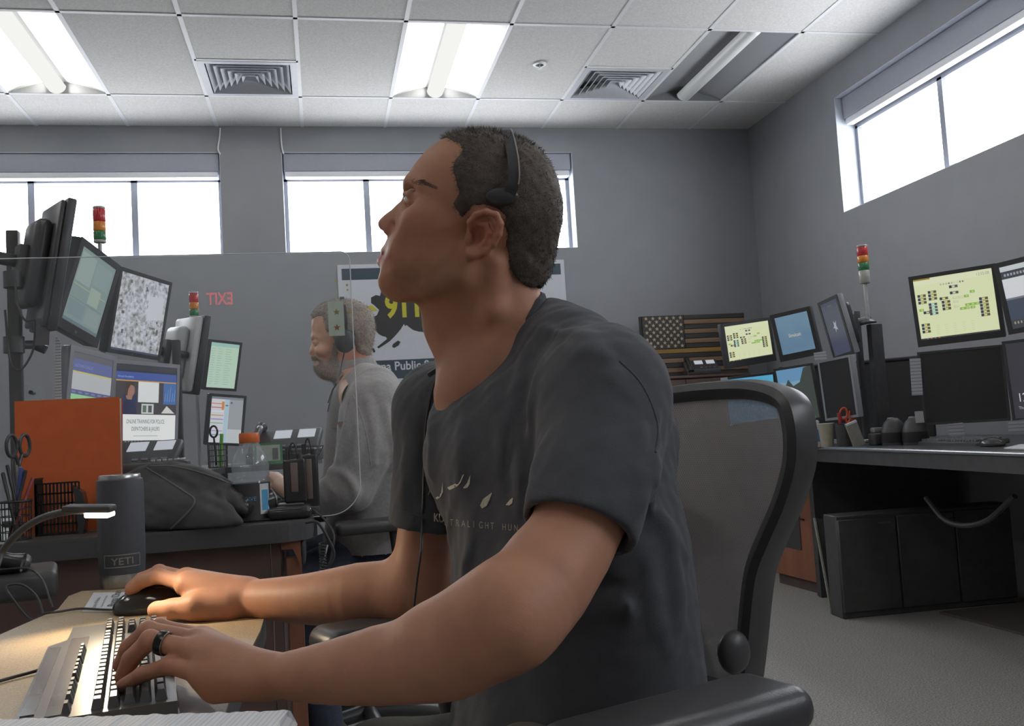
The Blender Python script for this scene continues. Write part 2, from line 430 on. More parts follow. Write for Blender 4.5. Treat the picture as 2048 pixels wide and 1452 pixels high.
# ---------------------------------------------------------------- light
SKY=11.5
wd=bpy.data.worlds.new('overcast'); SC.world=wd; wd.use_nodes=True
bg=wd.node_tree.nodes['Background']; bg.inputs[0].default_value=(.965,.98,1,1); bg.inputs[1].default_value=SKY
def portal(c,rot,sx,sy):
    L=bpy.data.lights.new('window_portal','AREA'); L.shape='RECTANGLE'; L.size=sx; L.size_y=sy; L.cycles.is_portal=True
    o=bpy.data.objects.new('window_portal',L); o.location=c; o.rotation_euler=rot; COL.objects.link(o)
for w in (W1,W2): portal(((w[0]+w[1])/2,YB+.2,(w[2]+w[3])/2),(R(-90),0,0),w[1]-w[0],w[3]-w[2])
for a,b in ((2.75,5.7199),(-2.2,.8)): portal((XR_+.2,(a+b)/2,(ZRB+ZRT)/2),(R(90),0,R(90)),b-a,ZRT-ZRB)
SC.view_settings.view_transform='Standard'; SC.view_settings.look='None'; SC.view_settings.exposure=0; SC.view_settings.gamma=1
SC.view_settings.use_curve_mapping=False
SC.cycles.max_bounces=8; SC.cycles.diffuse_bounces=5; SC.cycles.transparent_max_bounces=16; SC.cycles.caustics_reflective=False; SC.cycles.caustics_refractive=False
SC.cycles.sample_clamp_indirect=6
# ================================================================ implicit body modelling
def A3(p): return np.array(p,dtype=np.float64)
class Field:
    """list of soft-blended shapes evaluated on a regular grid, then turned into a mesh by surface nets"""
    RS=1.0                                      # overall size of the figure being modelled
    def __init__(s): s.ops=[]
    def op(s,kind,fn,lo,hi,k): s.ops.append((kind,fn,A3(lo),A3(hi),k)); return s
    def cone(s,a,b,ra,rb,k=.01,kind='u',flat=None,fs=1.0):
        ra*=Field.RS; rb*=Field.RS
        """round cone; flat=(axis vector): thickness along that axis multiplied by fs"""
        a,b=A3(a),A3(b); d=b-a; L2=max(d@d,1e-12)
        n=None
        if flat is not None:
            n=A3(flat); n=n/np.linalg.norm(n)
        def fn(P):
            q=P-a; t=np.clip((q@d)/L2,0,1); q=q-t[...,None]*d
            if n is not None:
                h=q@n; q=q+(h*(1/fs-1))[...,None]*n
            return (np.sqrt((q*q).sum(-1))-(ra+(rb-ra)*t))*(min(1,fs) if n is not None else 1)
        r=max(ra,rb)*max(1,fs)
        return s.op(kind,fn,np.minimum(a,b)-r,np.maximum(a,b)+r,k)
    def chain(s,pts,rs,k=.01,kind='u',flat=None,fs=1.0):
        for i in range(len(pts)-1): s.cone(pts[i],pts[i+1],rs[i],rs[i+1],k,kind,flat,fs)
        return s
    def limb(s,pts,rs,k=.02,n=4,flat=None,fs=1.0,kind='u'):
        """one smooth tapering limb along a curve through pts"""
        rs=[r*Field.RS for r in rs]; q=smooth_path(pts,n); m=len(pts)-1
        rv=np.interp(np.arange(len(q))/n,np.arange(m+1),rs); q=[A3(p) for p in q]
        nn=None if flat is None else A3(flat)/np.linalg.norm(A3(flat))
        def fn(P):
            F=None
            for i in range(len(q)-1):
                a,d=q[i],q[i+1]-q[i]; L2=max(d@d,1e-12); v=P-a; t=np.clip((v@d)/L2,0,1); v=v-t[...,None]*d
                if nn is not None: v=v+((v@nn)*(1/fs-1))[...,None]*nn
                v=np.sqrt((v*v).sum(-1))-(rv[i]+(rv[i+1]-rv[i])*t)
                F=v if F is None else np.minimum(F,v)
            return F*(min(1,fs) if nn is not None else 1)
        a=np.array(q); r=max(rs)*max(1,fs); return s.op(kind,fn,a.min(0)-r,a.max(0)+r,k)
    def ell(s,c,rad,M=None,k=.01,kind='u'):
        """ellipsoid: radii along the rows of M (3 axes)"""
        c=A3(c); M=np.eye(3) if M is None else np.array([A3(m) for m in M]); rad=A3(rad)*Field.RS
        def fn(P):
            q=((P-c)@M.T)/rad; l=np.sqrt((q*q).sum(-1)); g=np.sqrt(((q/rad)**2).sum(-1))+1e-9
            return l*(l-1)/g
        r=rad.max(); return s.op(kind,fn,c-r,c+r,k)
    def plane(s,o,n,k=.002):
        """cut away everything on the +n side"""
        o,n=A3(o),A3(n); n=n/np.linalg.norm(n)
        return s.op('cut',lambda P:(P-o)@n,[-9]*3,[9]*3,k)
    def eval(s,P):
        F=None
        for kind,fn,lo,hi,k in s.ops:
            v=fn(P); F=s._c(F,v,kind,k)
        return F
    @staticmethod
    def _c(F,v,kind,k):
        if F is None: return v
        if kind=='u':
            h=np.maximum(k-np.abs(F-v),0)/k; return np.minimum(F,v)-h*h*k*.25
        if kind=='s': v=-v
        if kind=='add': return F+v
        h=np.maximum(k-np.abs(F-v),0)/k; return np.maximum(F,v)+h*h*k*.25
    def grid(s,lo,hi,h):
        lo,hi=A3(lo),A3(hi); n=np.ceil((hi-lo)/h).astype(int)+1
        F=np.full(n,.08); ax=[lo[i]+h*np.arange(n[i]) for i in range(3)]
        for kind,fn,a,b,k in s.ops:
            mrg=max(k,.0)+.02
            i0=np.clip(np.floor((a-mrg-lo)/h).astype(int),0,n); i1=np.clip(np.ceil((b+mrg-lo)/h).astype(int)+1,0,n)
            if (i1<=i0).any(): continue
            sl=tuple(slice(i0[i],i1[i]) for i in range(3))
            P=np.stack(np.meshgrid(ax[0][sl[0]],ax[1][sl[1]],ax[2][sl[2]],indexing='ij'),-1)
            F[sl]=s._c(F[sl],fn(P),kind,k)
        return F,lo
    def mesh(s,lo,hi,h,clip=True):
        F,o=s.grid(lo,hi,h); return nets(F,o,h)
def nets(F,o,h):
    S=F<0
    nx,ny,nz=F.shape
    c=np.zeros((nx-1,ny-1,nz-1,3)); cnt=np.zeros((nx-1,ny-1,nz-1))
    sl=lambda i,n:slice(i,n-1+i)
    g=np.stack(np.meshgrid(np.arange(nx-1),np.arange(ny-1),np.arange(nz-1),indexing='ij'),-1)
    corners=[(i,j,k) for i in (0,1) for j in (0,1) for k in (0,1)]
    for a in corners:
        for ax in range(3):
            if a[ax]==1: continue
            b=list(a); b[ax]=1
            Fa=F[sl(a[0],nx),sl(a[1],ny),sl(a[2],nz)]; Fb=F[sl(b[0],nx),sl(b[1],ny),sl(b[2],nz)]
            m=(Fa<0)!=(Fb<0)
            if not m.any(): continue
            t=Fa[m]/(Fa[m]-Fb[m]); p=np.tile(np.array(a,float),(len(t),1)); p[:,ax]+=t
            c[m]+=p; cnt[m]+=1
    act=cnt>0; idx=np.full(cnt.shape,-1); N=act.sum(); idx[act]=np.arange(N)
    V=(c[act]/cnt[act][:,None]+g[act])*h+o
    Q=[]
    for ax in range(3):
        b,d=(ax+1)%3,(ax+2)%3
        n=F.shape
        s0=[slice(None)]*3; s1=[slice(None)]*3; s0[ax]=slice(0,n[ax]-1); s1[ax]=slice(1,n[ax])
        m=S[tuple(s0)]!=S[tuple(s1)]
        e=np.argwhere(m)
        ok=(e[:,b]>0)&(e[:,d]>0)&(e[:,b]<n[b]-1)&(e[:,d]<n[d]-1); e=e[ok]
        ins=S[tuple(e.T)]
        def I(db,dd):
            q=e.copy(); q[:,b]-=db; q[:,d]-=dd; return idx[tuple(q.T)]
        q=np.stack([I(1,1),I(0,1),I(0,0),I(1,0)],-1); q[~ins]=q[~ins][:,::-1]; Q.append(q)
    return V,np.concatenate(Q)
def relax(V,Q,it=2,lam=.5,sel=None):
    E=np.concatenate([Q[:,[0,1]],Q[:,[1,2]],Q[:,[2,3]],Q[:,[3,0]]]); E=np.concatenate([E,E[:,::-1]])
    cnt=np.bincount(E[:,0],minlength=len(V))[:,None]+1e-9
    for _ in range(it):
        S=np.zeros_like(V)
        for k in range(3): S[:,k]=np.bincount(E[:,0],V[E[:,1],k],minlength=len(V))
        d=lam*(S/cnt-V)
        V=V+(d if sel is None else d*sel[:,None])
    return V
def np_obj(name,V,Q,mats,smooth=True,attr=None):
    """mesh object straight from numpy arrays (world coordinates)"""
    me=bpy.data.meshes.new(name); me.vertices.add(len(V)); me.vertices.foreach_set('co',V.astype(np.float32).ravel())
    k=Q.shape[1]; me.loops.add(Q.size); me.loops.foreach_set('vertex_index',Q.astype(np.int32).ravel())
    me.polygons.add(len(Q)); me.polygons.foreach_set('loop_start',np.arange(0,Q.size,k,dtype=np.int32)); me.polygons.foreach_set('loop_total',np.full(len(Q),k,dtype=np.int32))
    me.polygons.foreach_set('use_smooth',np.full(len(Q),smooth))
    for m in (mats if isinstance(mats,(list,tuple)) else [mats]): me.materials.append(m)
    if attr:
        for an,av in attr.items():
            a=me.attributes.new(an,'FLOAT','POINT'); a.data.foreach_set('value',av.astype(np.float32))
    me.update(); me.validate()
    o=bpy.data.objects.new(name,me); COL.objects.link(o); return o
def fibm(V,sc,seed=0,oct=3):
    """cheap smooth pseudo-noise on points, about -1..1"""
    r=np.random.default_rng(seed); out=np.zeros(len(V)) if V.ndim==2 else np.zeros(V.shape[:-1]); a=1
    for o in range(oct):
        for _ in range(3):
            d=r.normal(size=3); d/=np.linalg.norm(d); out=out+a*np.sin((V@d)*sc*2*PI*(1.9**o)*(.7+.6*r.random())+r.random()*6.28)/2
        a*=.5
    return out
def polydist(x,y,poly):
    """signed distance to a 2D polygon, negative inside"""
    d=np.full(x.shape,1e9); s=np.ones(x.shape)
    n=len(poly)
    for i in range(n):
        ax,ay=poly[i]; bx,by=poly[i-1]; ex,ey=bx-ax,by-ay; wx,wy=x-ax,y-ay
        t=np.clip((wx*ex+wy*ey)/(ex*ex+ey*ey),0,1); dx,dy=wx-ex*t,wy-ey*t; d=np.minimum(d,dx*dx+dy*dy)
        c1=y>=ay; c2=y<by; c3=ex*wy>ey*wx
        f=(c1&c2&c3)|(~c1&~c2&~c3); s=np.where(f,-s,s)
    return s*np.sqrt(d)
class Head:
    """head whose sagittal outline follows given profile points; face towards image left"""
    def __init__(s,cpx,d,prof,base,wid,e2tilt=0):
        s.O=W(*cpx,d); ry=(s.O-CC).normalized(); s.d=d
        s.e2=-(ry)                                   # towards the viewer: the near side of the head
        s.e1=(-CR-s.e2*(-CR).dot(s.e2)).normalized(); s.e3=s.e1.cross(s.e2)
        if s.e3.dot(CU)<0: s.e3=-s.e3
        s.Mx=np.array([A3(s.e1),A3(s.e2),A3(s.e3)]); s.o=A3(s.O)
        P=[s.L(*p) for p in prof]; s.prof=P
        an=np.array([math.atan2(p[1],p[0]) for p in P]); rr=np.array([math.hypot(*p) for p in P])
        i=np.argsort(an); s.an,s.rr=an[i],rr[i]
        B=[s.L(*p) for p in base]; ab=np.array([math.atan2(p[1],p[0]) for p in B]); rb=np.array([math.hypot(*p) for p in B]); j=np.argsort(ab)
        s.ab,s.rb=ab[j],rb[j]; s.wid=wid
    def L(s,px,py):
        q=WP(px,py,s.O,s.e2)-s.O; return q.dot(s.e1),q.dot(s.e3)
    def pt(s,px,py,y=0):
        """world point over pixel px,py at lateral offset y (towards viewer)"""
        return WP(px,py,s.O+s.e2*y*Field.RS,s.e2)
    def prof_r(s,a): return np.interp(a,np.r_[s.an-2*PI,s.an,s.an+2*PI],np.r_[s.rr,s.rr,s.rr])
    def __call__(s,P):
        q=(P-s.o)@s.Mx.T; x,y,z=q[...,0],q[...,1],q[...,2]
        a=np.arctan2(z,x); rh=np.sqrt(x*x+z*z)+1e-9; r=np.sqrt(rh*rh+y*y)+1e-9
        Rp=s.prof_r(a)
        lo,hi=s.ab[0],s.ab[-1]
        Rb=np.where((a>lo)&(a<hi),np.interp(a,s.ab,s.rb),Rp)
        wa,ww,wn=s.wid                                 # half width by direction, feature half width by direction
        Wd=np.interp(a,wa,ww); fw=np.interp(a,wn[0],wn[1])
        p=2.35
        c=rh/r; sn=np.abs(y)/r
        g=np.exp(-(np.abs(y)/fw)**2.6)
        Re=Rb+(Rp-Rb)*g
        Rr=((c/Re)**p+(sn/Wd)**p)**(-1/p)
        return (r-Rr)*.9
# ================================================================ FRONT MAN
def skin_mat(name,col,red,spec=.35):
    m=pm(name,col,.5,var=.07,scale=35,bump=.12,bscale=700,spec=spec,sss=.12)
    nt=m.node_tree; b=nt.nodes['Principled BSDF']; L=nt.links.new
    src=b.inputs['Base Color'].links[0].from_socket
    at=nt.nodes.new('ShaderNodeAttribute'); at.attribute_name='flush'
    mx=nt.nodes.new('ShaderNodeMix'); mx.data_type='RGBA'; L(at.outputs['Fac'],mx.inputs['Factor']); L(src,mx.inputs['A']); mx.inputs['B'].default_value=s2l(red)+(1,)
    at2=nt.nodes.new('ShaderNodeAttribute'); at2.attribute_name='stubble'
    m2=nt.nodes.new('ShaderNodeMix'); m2.data_type='RGBA'; L(at2.outputs['Fac'],m2.inputs['Factor']); L(mx.outputs['Result'],m2.inputs['A']); m2.inputs['B'].default_value=s2l((92,72,62))+(1,)
    L(m2.outputs['Result'],b.inputs['Base Color']); return m
M_skin=skin_mat('skin',(188,138,109),(168,92,78))
HD=1.15
prof=[(880.3,280.5),(855.7,299.3),(835.5,321),(822.4,339.8),(813.8,355.7),(810.3,367.3),(811.2,378.8),(811,389),(802.2,402),(783.4,419.3),(766,432.4),(757.5,441),(755.3,448.3),(758.8,457),(770.4,464.2),(777,471),(771.8,483),(766.6,494.6),(763.7,502.7),(769,509.5),(761.7,514.8),(756.3,522),(758,530.7),(764.8,539),(763,546.6),(760.2,558.2),(761.7,569.8),(769,581.3),(786.3,590),(806.5,595.8),(826.8,603),
 (870,608),(930,602),(990,585),(1040,565),(1072,546.6),(1082,523.5),(1102,497.4),(1114,468.5),(1121,436.7),(1121,402),(1114,367.3),(1104,341),(1091,319),(1076,303),(1054,287),(1027,278.5),(1000,271.5),(971,266.6),(937,266),(908,271)]
base=[(810.8,372),(808,385),(803,402),(797,430),(788,455),(780,475),(774,490),(771,505),(769,520),(769,535),(768,545)]
aa=[-PI,-2.2,-1.6,-1.1,-.7,-.3,0,.4,.9,1.57,2.4,PI]
wid=(aa,[.077,.068,.060,.060,.063,.067,.069,.071,.074,.078,.079,.077],
     ([-1.2,-.62,-.45,-.33,-.24,-.12,-.02,.1,.2,.35],[.030,.032,.032,.026,.0215,.0185,.014,.0115,.0115,.02]))
H1=Head((955,430),HD,prof,base,wid)
hp=H1.pt
body=Field()
body.op('u',H1,A3(H1.O)-.16,A3(H1.O)+.16,.01)
ax3=[H1.e1,H1.e2,H1.e3]
# brow ridges, cheekbones, jaw corners, nose wings, lips
for sg in (1,-1):
    body.chain([hp(822,372,sg*.008),hp(827,369,sg*.026),hp(845,374,sg*.043)],[.006,.0065,.005],.014)
    body.ell(hp(852,437,sg*.050),(.024,.012,.014),ax3,.02)
    body.ell(hp(925,555,sg*.050),(.030,.012,.022),ax3,.03)
    body.ell(hp(782.5,460,sg*.0125),(.0098,.0065,.0072),ax3,.005)          # nose wing
    body.ell(hp(817,395,sg*.0335),(.017,.0155,.0125),ax3,.010,'s')         # eye socket
    body.ell(hp(831.5,396.5,sg*.0305),(.0118,.0118,.0118),ax3,.0015)         # closed ball the lids lie on
    body.chain([hp(814,391,sg*.020),hp(810.5,388.6,sg*.030),hp(820,388.3,sg*.040),hp(836,393,sg*.046)],[.0022,.0028,.0033,.0034],.004)  # upper lid
    body.chain([hp(815,401,sg*.020),hp(812,404.2,sg*.030),hp(821,404.8,sg*.041),hp(838,399.5,sg*.047)],[.0020,.0025,.0025,.0018],.004)     # lower lid
    body.cone(hp(786,448,sg*.020),hp(808,488,sg*.034),.0022,.0012,.008,'s')  # fold beside the mouth
    body.ell(hp(780,469.5,sg*.0065),(.0055,.0038,.0038),ax3,.002,'s')
    body.chain([hp(793,449,sg*.0165),hp(798,458,sg*.0185),hp(795,468,sg*.0175)],[.0014,.0018,.0012],.004,'s')
    body.ell(hp(800,562,sg*.026),(.022,.014,.020),ax3,.02)
    body.ell(hp(845,510,sg*.047),(.035,.012,.03),ax3,.03)          # nostril
    body.chain([hp(771,503.5,0),hp(775,504.5,sg*.010),hp(786,511,sg*.021)],[.0042,.0042,.002],.006)
    body.chain([hp(764,521,0),hp(768,521,sg*.010),hp(785,516,sg*.020)],[.0045,.0046,.002],.006)
    body.chain([hp(765,509.5,0),hp(771,510.5,sg*.011),hp(783,514,sg*.022)],[.0016,.0026,.0018],.002,'s')   # mouth line
    body.chain([hp(795,580,sg*.022),hp(860,574,sg*.046),hp(922,550,sg*.061),hp(940,505,sg*.066)],[.009,.010,.010,.007],.016)
# ear (built on the near side and mirrored)
for sg in (1,-1):
    y0=.0715
    def E(px,py,y=0): return hp(px,py,sg*(y0+y))
    body.ell(E(962,468,.001),(.017,.007,.025),ax3,.008)
    hel=[(940,462,.002),(940,444,.007),(952,430,.011),(972,424,.014),(992,431,.016),(1000,448,.016),(997,468,.015),(987,487,.013),(970,502,.011),(952,510,.009),(940,508,.006),(934,498,.003)]
    body.chain([E(*q) for q in hel],[.0030,.0036,.0040,.0042,.0044,.0044,.0042,.0042,.0044,.0050,.0052,.003],.003)
    body.ell(E(972,462,.005),(.017,.0045,.022),ax3,.004)
    body.ell(E(953,470,.012),(.0085,.012,.012),ax3,.004,'s')                # concha
    body.chain([E(955,447,.015),E(968,437,.017),E(984,440,.018),E(988,452,.018)],[.0035,.0038,.0035,.002],.003,'s')   # scaphoid groove
    body.chain([E(955,447,.008),E(972,449,.012),E(979,465,.013),E(972,484,.012),E(957,495,.009)],[.0025,.0035,.0038,.0035,.003],.003)  # antihelix
    body.ell(E(937,478,.004),(.005,.004,.007),ax3,.003)                     # tragus
    body.ell(E(950,504,.007),(.0065,.004,.006),ax3,.004)                    # lobe
# neck
nk=lambda px,py,y=0:hp(px,py,y)
body.chain([nk(968,545),nk(975,640),nk(1000,735)],[.060,.0555,.062],.03,flat=H1.e2,fs=.9)
body.chain([nk(905,590),nk(905,650),nk(945,760)],[.026,.026,.03],.03)              # windpipe side of the throat
body.ell(nk(880,650),(.010,.010,.014),ax3,.012)                                    # adam's apple
for sg in (1,-1): body.chain([nk(990,530,sg*.058),nk(985,620,sg*.056),nk(962,720,sg*.04),nk(945,782,sg*.014)],[.011,.013,.013,.009],.012)
body.limb([nk(1022,590,.022),nk(1046,635,.032),nk(1075,700,.045)],[.020,.024,.03],.03)  # trapezius near
body.chain([nk(1022,590,-.022),nk(1040,650,-.06)],[.022,.03],.03)
body.chain([nk(945,775,0),W(935,800,1.15)],[.035,.04],.03)
body.chain([nk(990,760,.03),nk(990,765,-.04)],[.055,.055],.03)
# ---- near arm
NS=W(1205,797,.985); N=W(1222,772,.985); NE=W(1022,1234,.825); NW=W(537,1352,.905)
def mid(a,b,t): return a.lerp(b,t)
body.limb([NS,W(1203,890,.945),W(1148,1065,.892),W(1087,1160,.858),NE],[.053,.051,.0430,.0438,.0385],.02)
body.ell(W(1085,1165,.862),(.026,.03,.04),None,.03)                       # biceps / triceps mass
fa=[NE,W(905,1303,.845),W(760,1330,.865),W(640,1347,.885),NW]
body.limb(fa,[.0385,.0410,.0355,.0275,.0185],.03)
body.cone(W(1000,1225,.83),W(880,1283,.835),.035,.033,.03)
# ---- near hand (left hand on the keys, little finger side towards us)
def hand(palm,fingers,thumb,k=.008):
    for a,b,ra,rb in palm: body.cone(a,b,ra,rb,.011)
    for pts,r in fingers:
        n=len(pts); body.chain(pts,[r*1.14,r*1.0,r*.96,r*.86][:n],.003)
        body.ell(pts[1],(r*1.1,)*3,None,.003)
    pts,rs=thumb; body.chain(pts,rs,.008)
w_=lambda *a:W(*a)
NHm=[(402,1348,.922),(393,1303,.938),(392,1283,.960),(404,1277,.985)]
NHf=[[(402,1348,.922),(338,1331,.930),(284,1349,.940),(245,1372,.946)],
     [(393,1303,.938),(300,1280,.950),(262,1318,.958),(246,1352,.962)],
     [(392,1283,.960),(296,1262,.982),(258,1296,.992),(242,1330,.998)],
     [(404,1277,.985),(318,1256,1.012),(278,1284,1.024),(262,1314,1.030)]]
rr=[.0082,.0094,.0098,.0095]
hand([(NW,w_(*m),.0165,.0135) for m in NHm]+[(W(500,1362,.905),W(432,1372,.925),.018,.017)],
     [([w_(*q) for q in f],r) for f,r in zip(NHf,rr)],
     ([W(500,1340,.935),W(440,1322,.985),W(385,1322,1.02),W(335,1336,1.035)],[.018,.0145,.0115,.009]))
# ---- far arm and hand (right hand on the mouse)
FS=W(885,822,1.31); FE=W(836,1183,1.325); FW=W(492,1197,1.455)
body.limb([FS,mid(FS,FE,.5),mid(FS,FE,.82),FE],[.055,.040,.040,.042],.02)
body.limb([FE,W(720,1190,1.355),W(610,1198,1.395),FW],[.0465,.0455,.0365,.0270],.03)
FHm=[(372,1168,1.462),(372,1158,1.488),(384,1160,1.512),(402,1172,1.53)]
FHf=[[(372,1168,1.462),(318,1152,1.492),(284,1163,1.513),(262,1180,1.525)],
     [(372,1158,1.488),(318,1144,1.520),(284,1158,1.542),(262,1176,1.553)],
     [(384,1160,1.512),(330,1152,1.545),(300,1172,1.562),(284,1195,1.570)],
     [(402,1172,1.53),(356,1170,1.556),(332,1190,1.568),(320,1210,1.574)]]
rr=[.0112,.0114,.0108,.0095]
hand([(FW,w_(*m),.0275,.0185) for m in FHm]+[(FW,W(392,1205,1.45),.026,.020)],
     [([w_(*q) for q in f],r) for f,r in zip(FHf,rr)],
     ([W(455,1213,1.435),W(392,1214,1.425),W(345,1218,1.430),W(313,1220,1.437)],[.026,.0205,.0145,.0135]))
# ---- meshes of the body: head and neck, then each arm; they run on into one another inside the shirt
def bbox(pts,m):
    a=np.array([A3(p) for p in pts]); return a.min(0)-m,a.max(0)+m
parts=[]
lo,hi=bbox([hp(757,270),hp(1125,270),hp(950,800),hp(950,450,.1),hp(950,450,-.1),W(1150,720,1.06)],.03)
parts.append(body.mesh(lo,hi,.0020))
lo,hi=bbox([N,NE,NW]+[w_(*q) for f in NHf for q in f]+[W(400,1400,.92)],.06); parts.append(body.mesh(lo,hi,.0024))
lo,hi=bbox([FS,FE,FW]+[w_(*q) for f in FHf for q in f],.06); parts.append(body.mesh(lo,hi,.0026))
# keep each part's own connected piece only (a grid's border slices others open deep inside the shirt)
V=[];Q=[];n=0
for v,q in parts: V.append(relax(v,q,1,.4)); Q.append(q+n); n+=len(v)
V=np.concatenate(V);Q=np.concatenate(Q)
px_=lambda P:np.stack([1024+FPX*((P-A3(CC))@A3(CR))/((P-A3(CC))@A3(CF)),726-FPX*((P-A3(CC))@A3(CU))/((P-A3(CC))@A3(CF))],-1)
U=px_(V); ql=(V-H1.o)@H1.Mx.T
def blob(px,py,r,ymax=1): 
    return np.exp(-(((U[:,0]-px)**2+(U[:,1]-py)**2)/r**2))*(np.linalg.norm(V-A3(H1.O),axis=1)<.2)
flush=np.zeros(len(V))
lip=np.exp(-((U[:,0]-767)/15)**2-((U[:,1]-513)/10)**2); flush=np.maximum(flush,np.clip(lip*1.6,0,1))
flush=np.maximum(flush,blob(968,465,42)*.55*(ql[:,1]>.07)); flush=np.maximum(flush,blob(768,450,22)*.35); flush=np.maximum(flush,blob(850,455,45)*.25)
for f in NHf+FHf:
    for q in f[1:]:
        flush=np.maximum(flush,.35*np.exp(-((V-A3(W(*q)))**2).sum(-1)/.011**2))
stub=np.clip(polydist(U[:,0],U[:,1],[(775,545),(800,505),(850,540),(915,480),(945,520),(930,585),(840,612),(770,585)])/-14,0,1)*.22*(np.linalg.norm(V-A3(H1.O),axis=1)<.2)
man=np_obj('person',V,Q,[M_skin],attr={'flush':flush,'stubble':stub})
tag(man,'seated man with cropped dark hair in a charcoal t-shirt looking up at screens','person')
# nails
M_nail=pm('nail',(206,160,138),.3,var=.04,scale=300)
def nail(a,b,up,r):
    a,b=Vector(a),Vector(b); x=(b-a).normalized(); m=frame(b+x*r*.15+up*r*.62,x,z=up)
    child(man,'fingernail',MB().sph((0,0,0),1,8,m,(r*.85,r*.62,r*.28)),M_nail)
nail(W(345,1218,1.430),W(313,1220,1.437),(-CF*.75+CU*.65).normalized(),.0122)
nail(W(284,1163,1.513),W(262,1180,1.525),(CU*.8-CR*.5-CF*.3).normalized(),.0096)
# eyes
M_eye=pm('eye_white',(228,224,220),.12,var=.03,scale=200)
M_iris=pm('iris',(60,62,58),.15,var=.3,scale=900)
for sg in (1,-1):
    c=hp(829.0,396.8,sg*.0305); e=MB().mat(M_eye).sph((0,0,0),.0122,12,T(*c))
    g=(H1.e1*.93+H1.e2*sg*.08+H1.e3*.10).normalized(); mm=frame(c,g,z=H1.e3)
    e.mat(M_iris).sph((.0078,0,0),.0058,8,mm,(.82,1,1))
    child(man,'eye',e)
# ---------------------------------------------------------------- t-shirt
M_shirt=pm('charcoal_jersey',(72,74,80),.85,var=.06,scale=60,bump=.35,bscale=900,spec=.2,sheen=.15)
sh=Field()
Ln=(N-FS).normalized()                                   # across the shoulders, towards us
tr=[W(1085,850,1.13),W(1098,930,1.125),W(1128,1090,1.115),W(1140,1250,1.115),W(1150,1400,1.12),W(1150,1520,1.12)]
sh.limb(tr,[.092,.114,.122,.125,.130,.135],.03,flat=Ln,fs=1.42)
sh.limb([FS,W(935,800,1.255),W(1020,760,1.19),W(1110,702,1.12),W(1163,742,1.05),NS],[.062,.050,.045,.050,.054,.066],.03)      # shoulder yoke
sh.limb([W(1098,686,1.16),W(1160,748,1.14),W(1222,872,1.13)],[.043,.060,.079],.04)                     # upper back
sh.limb([hp(1082,630,.02),W(1122,674,1.125),W(1172,707,1.07),W(1205,745,1.02)],[.018,.029,.036,.045],.03)
sh.ell(W(1000,900,1.16),(.085,.085,.075),None,.06)                                                         # chest
NSe=W(1147,1085,.885); NA=(NSe-W(1205,880,.948)).normalized()
sh.limb([NS,W(1203,885,.948),NSe],[.0655,.0640,.0555],.03)                                            # near sleeve
FSe=W(856,1068,1.312); FA=(FSe-W(872,930,1.31)).normalized()
sh.limb([FS,W(872,930,1.31),FSe],[.064,.058,.0555],.03)                                                # far sleeve
def cutend(c,axis,out,r,inner_a,inner_b,ri):
    """flat hem at c across the sleeve and a hollow inside it"""
    cN=A3(axis); o=A3(c)
    def fn(P):
        q=P-o; h=q@cN; rad=np.sqrt(np.maximum((q*q).sum(-1)-h*h,0))
        return np.maximum(-h,rad-r*1.7)               # half cylinder beyond the hem
    sh.op('s',fn,o-.16,o+.16,.004)
    sh.cone(inner_a,inner_b,ri,ri,.004,'s')
# open neckline
col=[(1078,606,.045),(1058,640,.058),(1020,695,.050),(985,742,.034),(948,787,.006),(926,765,-.018),(914,728,-.036),(925,690,-.052),(975,640,-.062),(1030,600,-.055),(1075,592,-.005),(1084,596,.025)]
colP=[hp(*c) for c in col]
cc=sum((p for p in colP),Vector())/len(colP)
# ---- folds: ridges laid along the surface
def march(f,px,py,d0=.75,d1=1.6):
    v=A3(ray(px,py)); t=np.linspace(d0,d1,400); P=A3(CC)+t[:,None]*v; F=f.eval(P); i=np.argmax(F<0)
    if F[i]>=0: return None
    a,b=t[max(i-1,0)],t[i]
    for _ in range(14):
        m=(a+b)/2
        if f.eval((A3(CC)+m*v)[None])[0]<0: b=m
        else: a=m
    return Vector(A3(CC)+b*v)
folds=[([(1090,660),(1150,672),(1200,712),(1240,750)],7),([(1120,700),(1165,712),(1215,722)],6),([(1175,745),(1222,760),(1265,800)],7),
 ([(1115,850),(1080,930),(1062,1010)],9),([(1140,830),(1120,900),(1090,960)],7),([(1285,850),(1262,940),(1215,1010)],8),([(1318,830),(1300,920),(1270,1010),(1250,1050)],8),([(1330,900),(1305,960),(1300,1020)],8),
 ([(895,700),(905,760),(912,830)],6),([(872,770),(868,860),(862,950)],7),([(848,790),(836,880),(830,960)],6),([(935,800),(930,880),(925,960)],6),([(985,780),(1010,860),(1000,950)],9),([(1060,700),(1040,780),(1020,840)],8),([(1085,720),(1068,800),(1060,880)],8),
 ([(1040,850),(1045,950),(1040,1010)],8),([(905,1000),(900,1080),(893,1170)],7),([(950,1060),(940,1130),(925,1190)],8),([(1335,1080),(1350,1180),(1345,1290)],6),([(1290,1120),(1300,1220),(1330,1300)],6),([(1240,1150),(1255,1230),(1230,1310)],5),([(1310,1010),(1330,1060),(1370,1110)],8),([(820,850),(815,930),(808,1000)],6)]
base_f=Field(); base_f.ops=list(sh.ops)
for pts,r in folds:
    q=[march(base_f,*p) for p in pts]; q=[p for p in q if p is not None]
    if len(q)<2: continue
    q=[p+ray(*pxof(p)[:2])*.004 for p in q]
    q=[q[0]]+q+[q[-1]] if False else q
    rs=[r*.0001]+[r*.0009]*(len(q)-2)+[r*.0001]
    sh.limb(q,rs,.014,3)
sh.op('add',lambda P:.0016*fibm(P*np.array([1,1,.55]),9,3,2)+.0006*fibm(P,45,5,1),[-9]*3,[9]*3,.01)
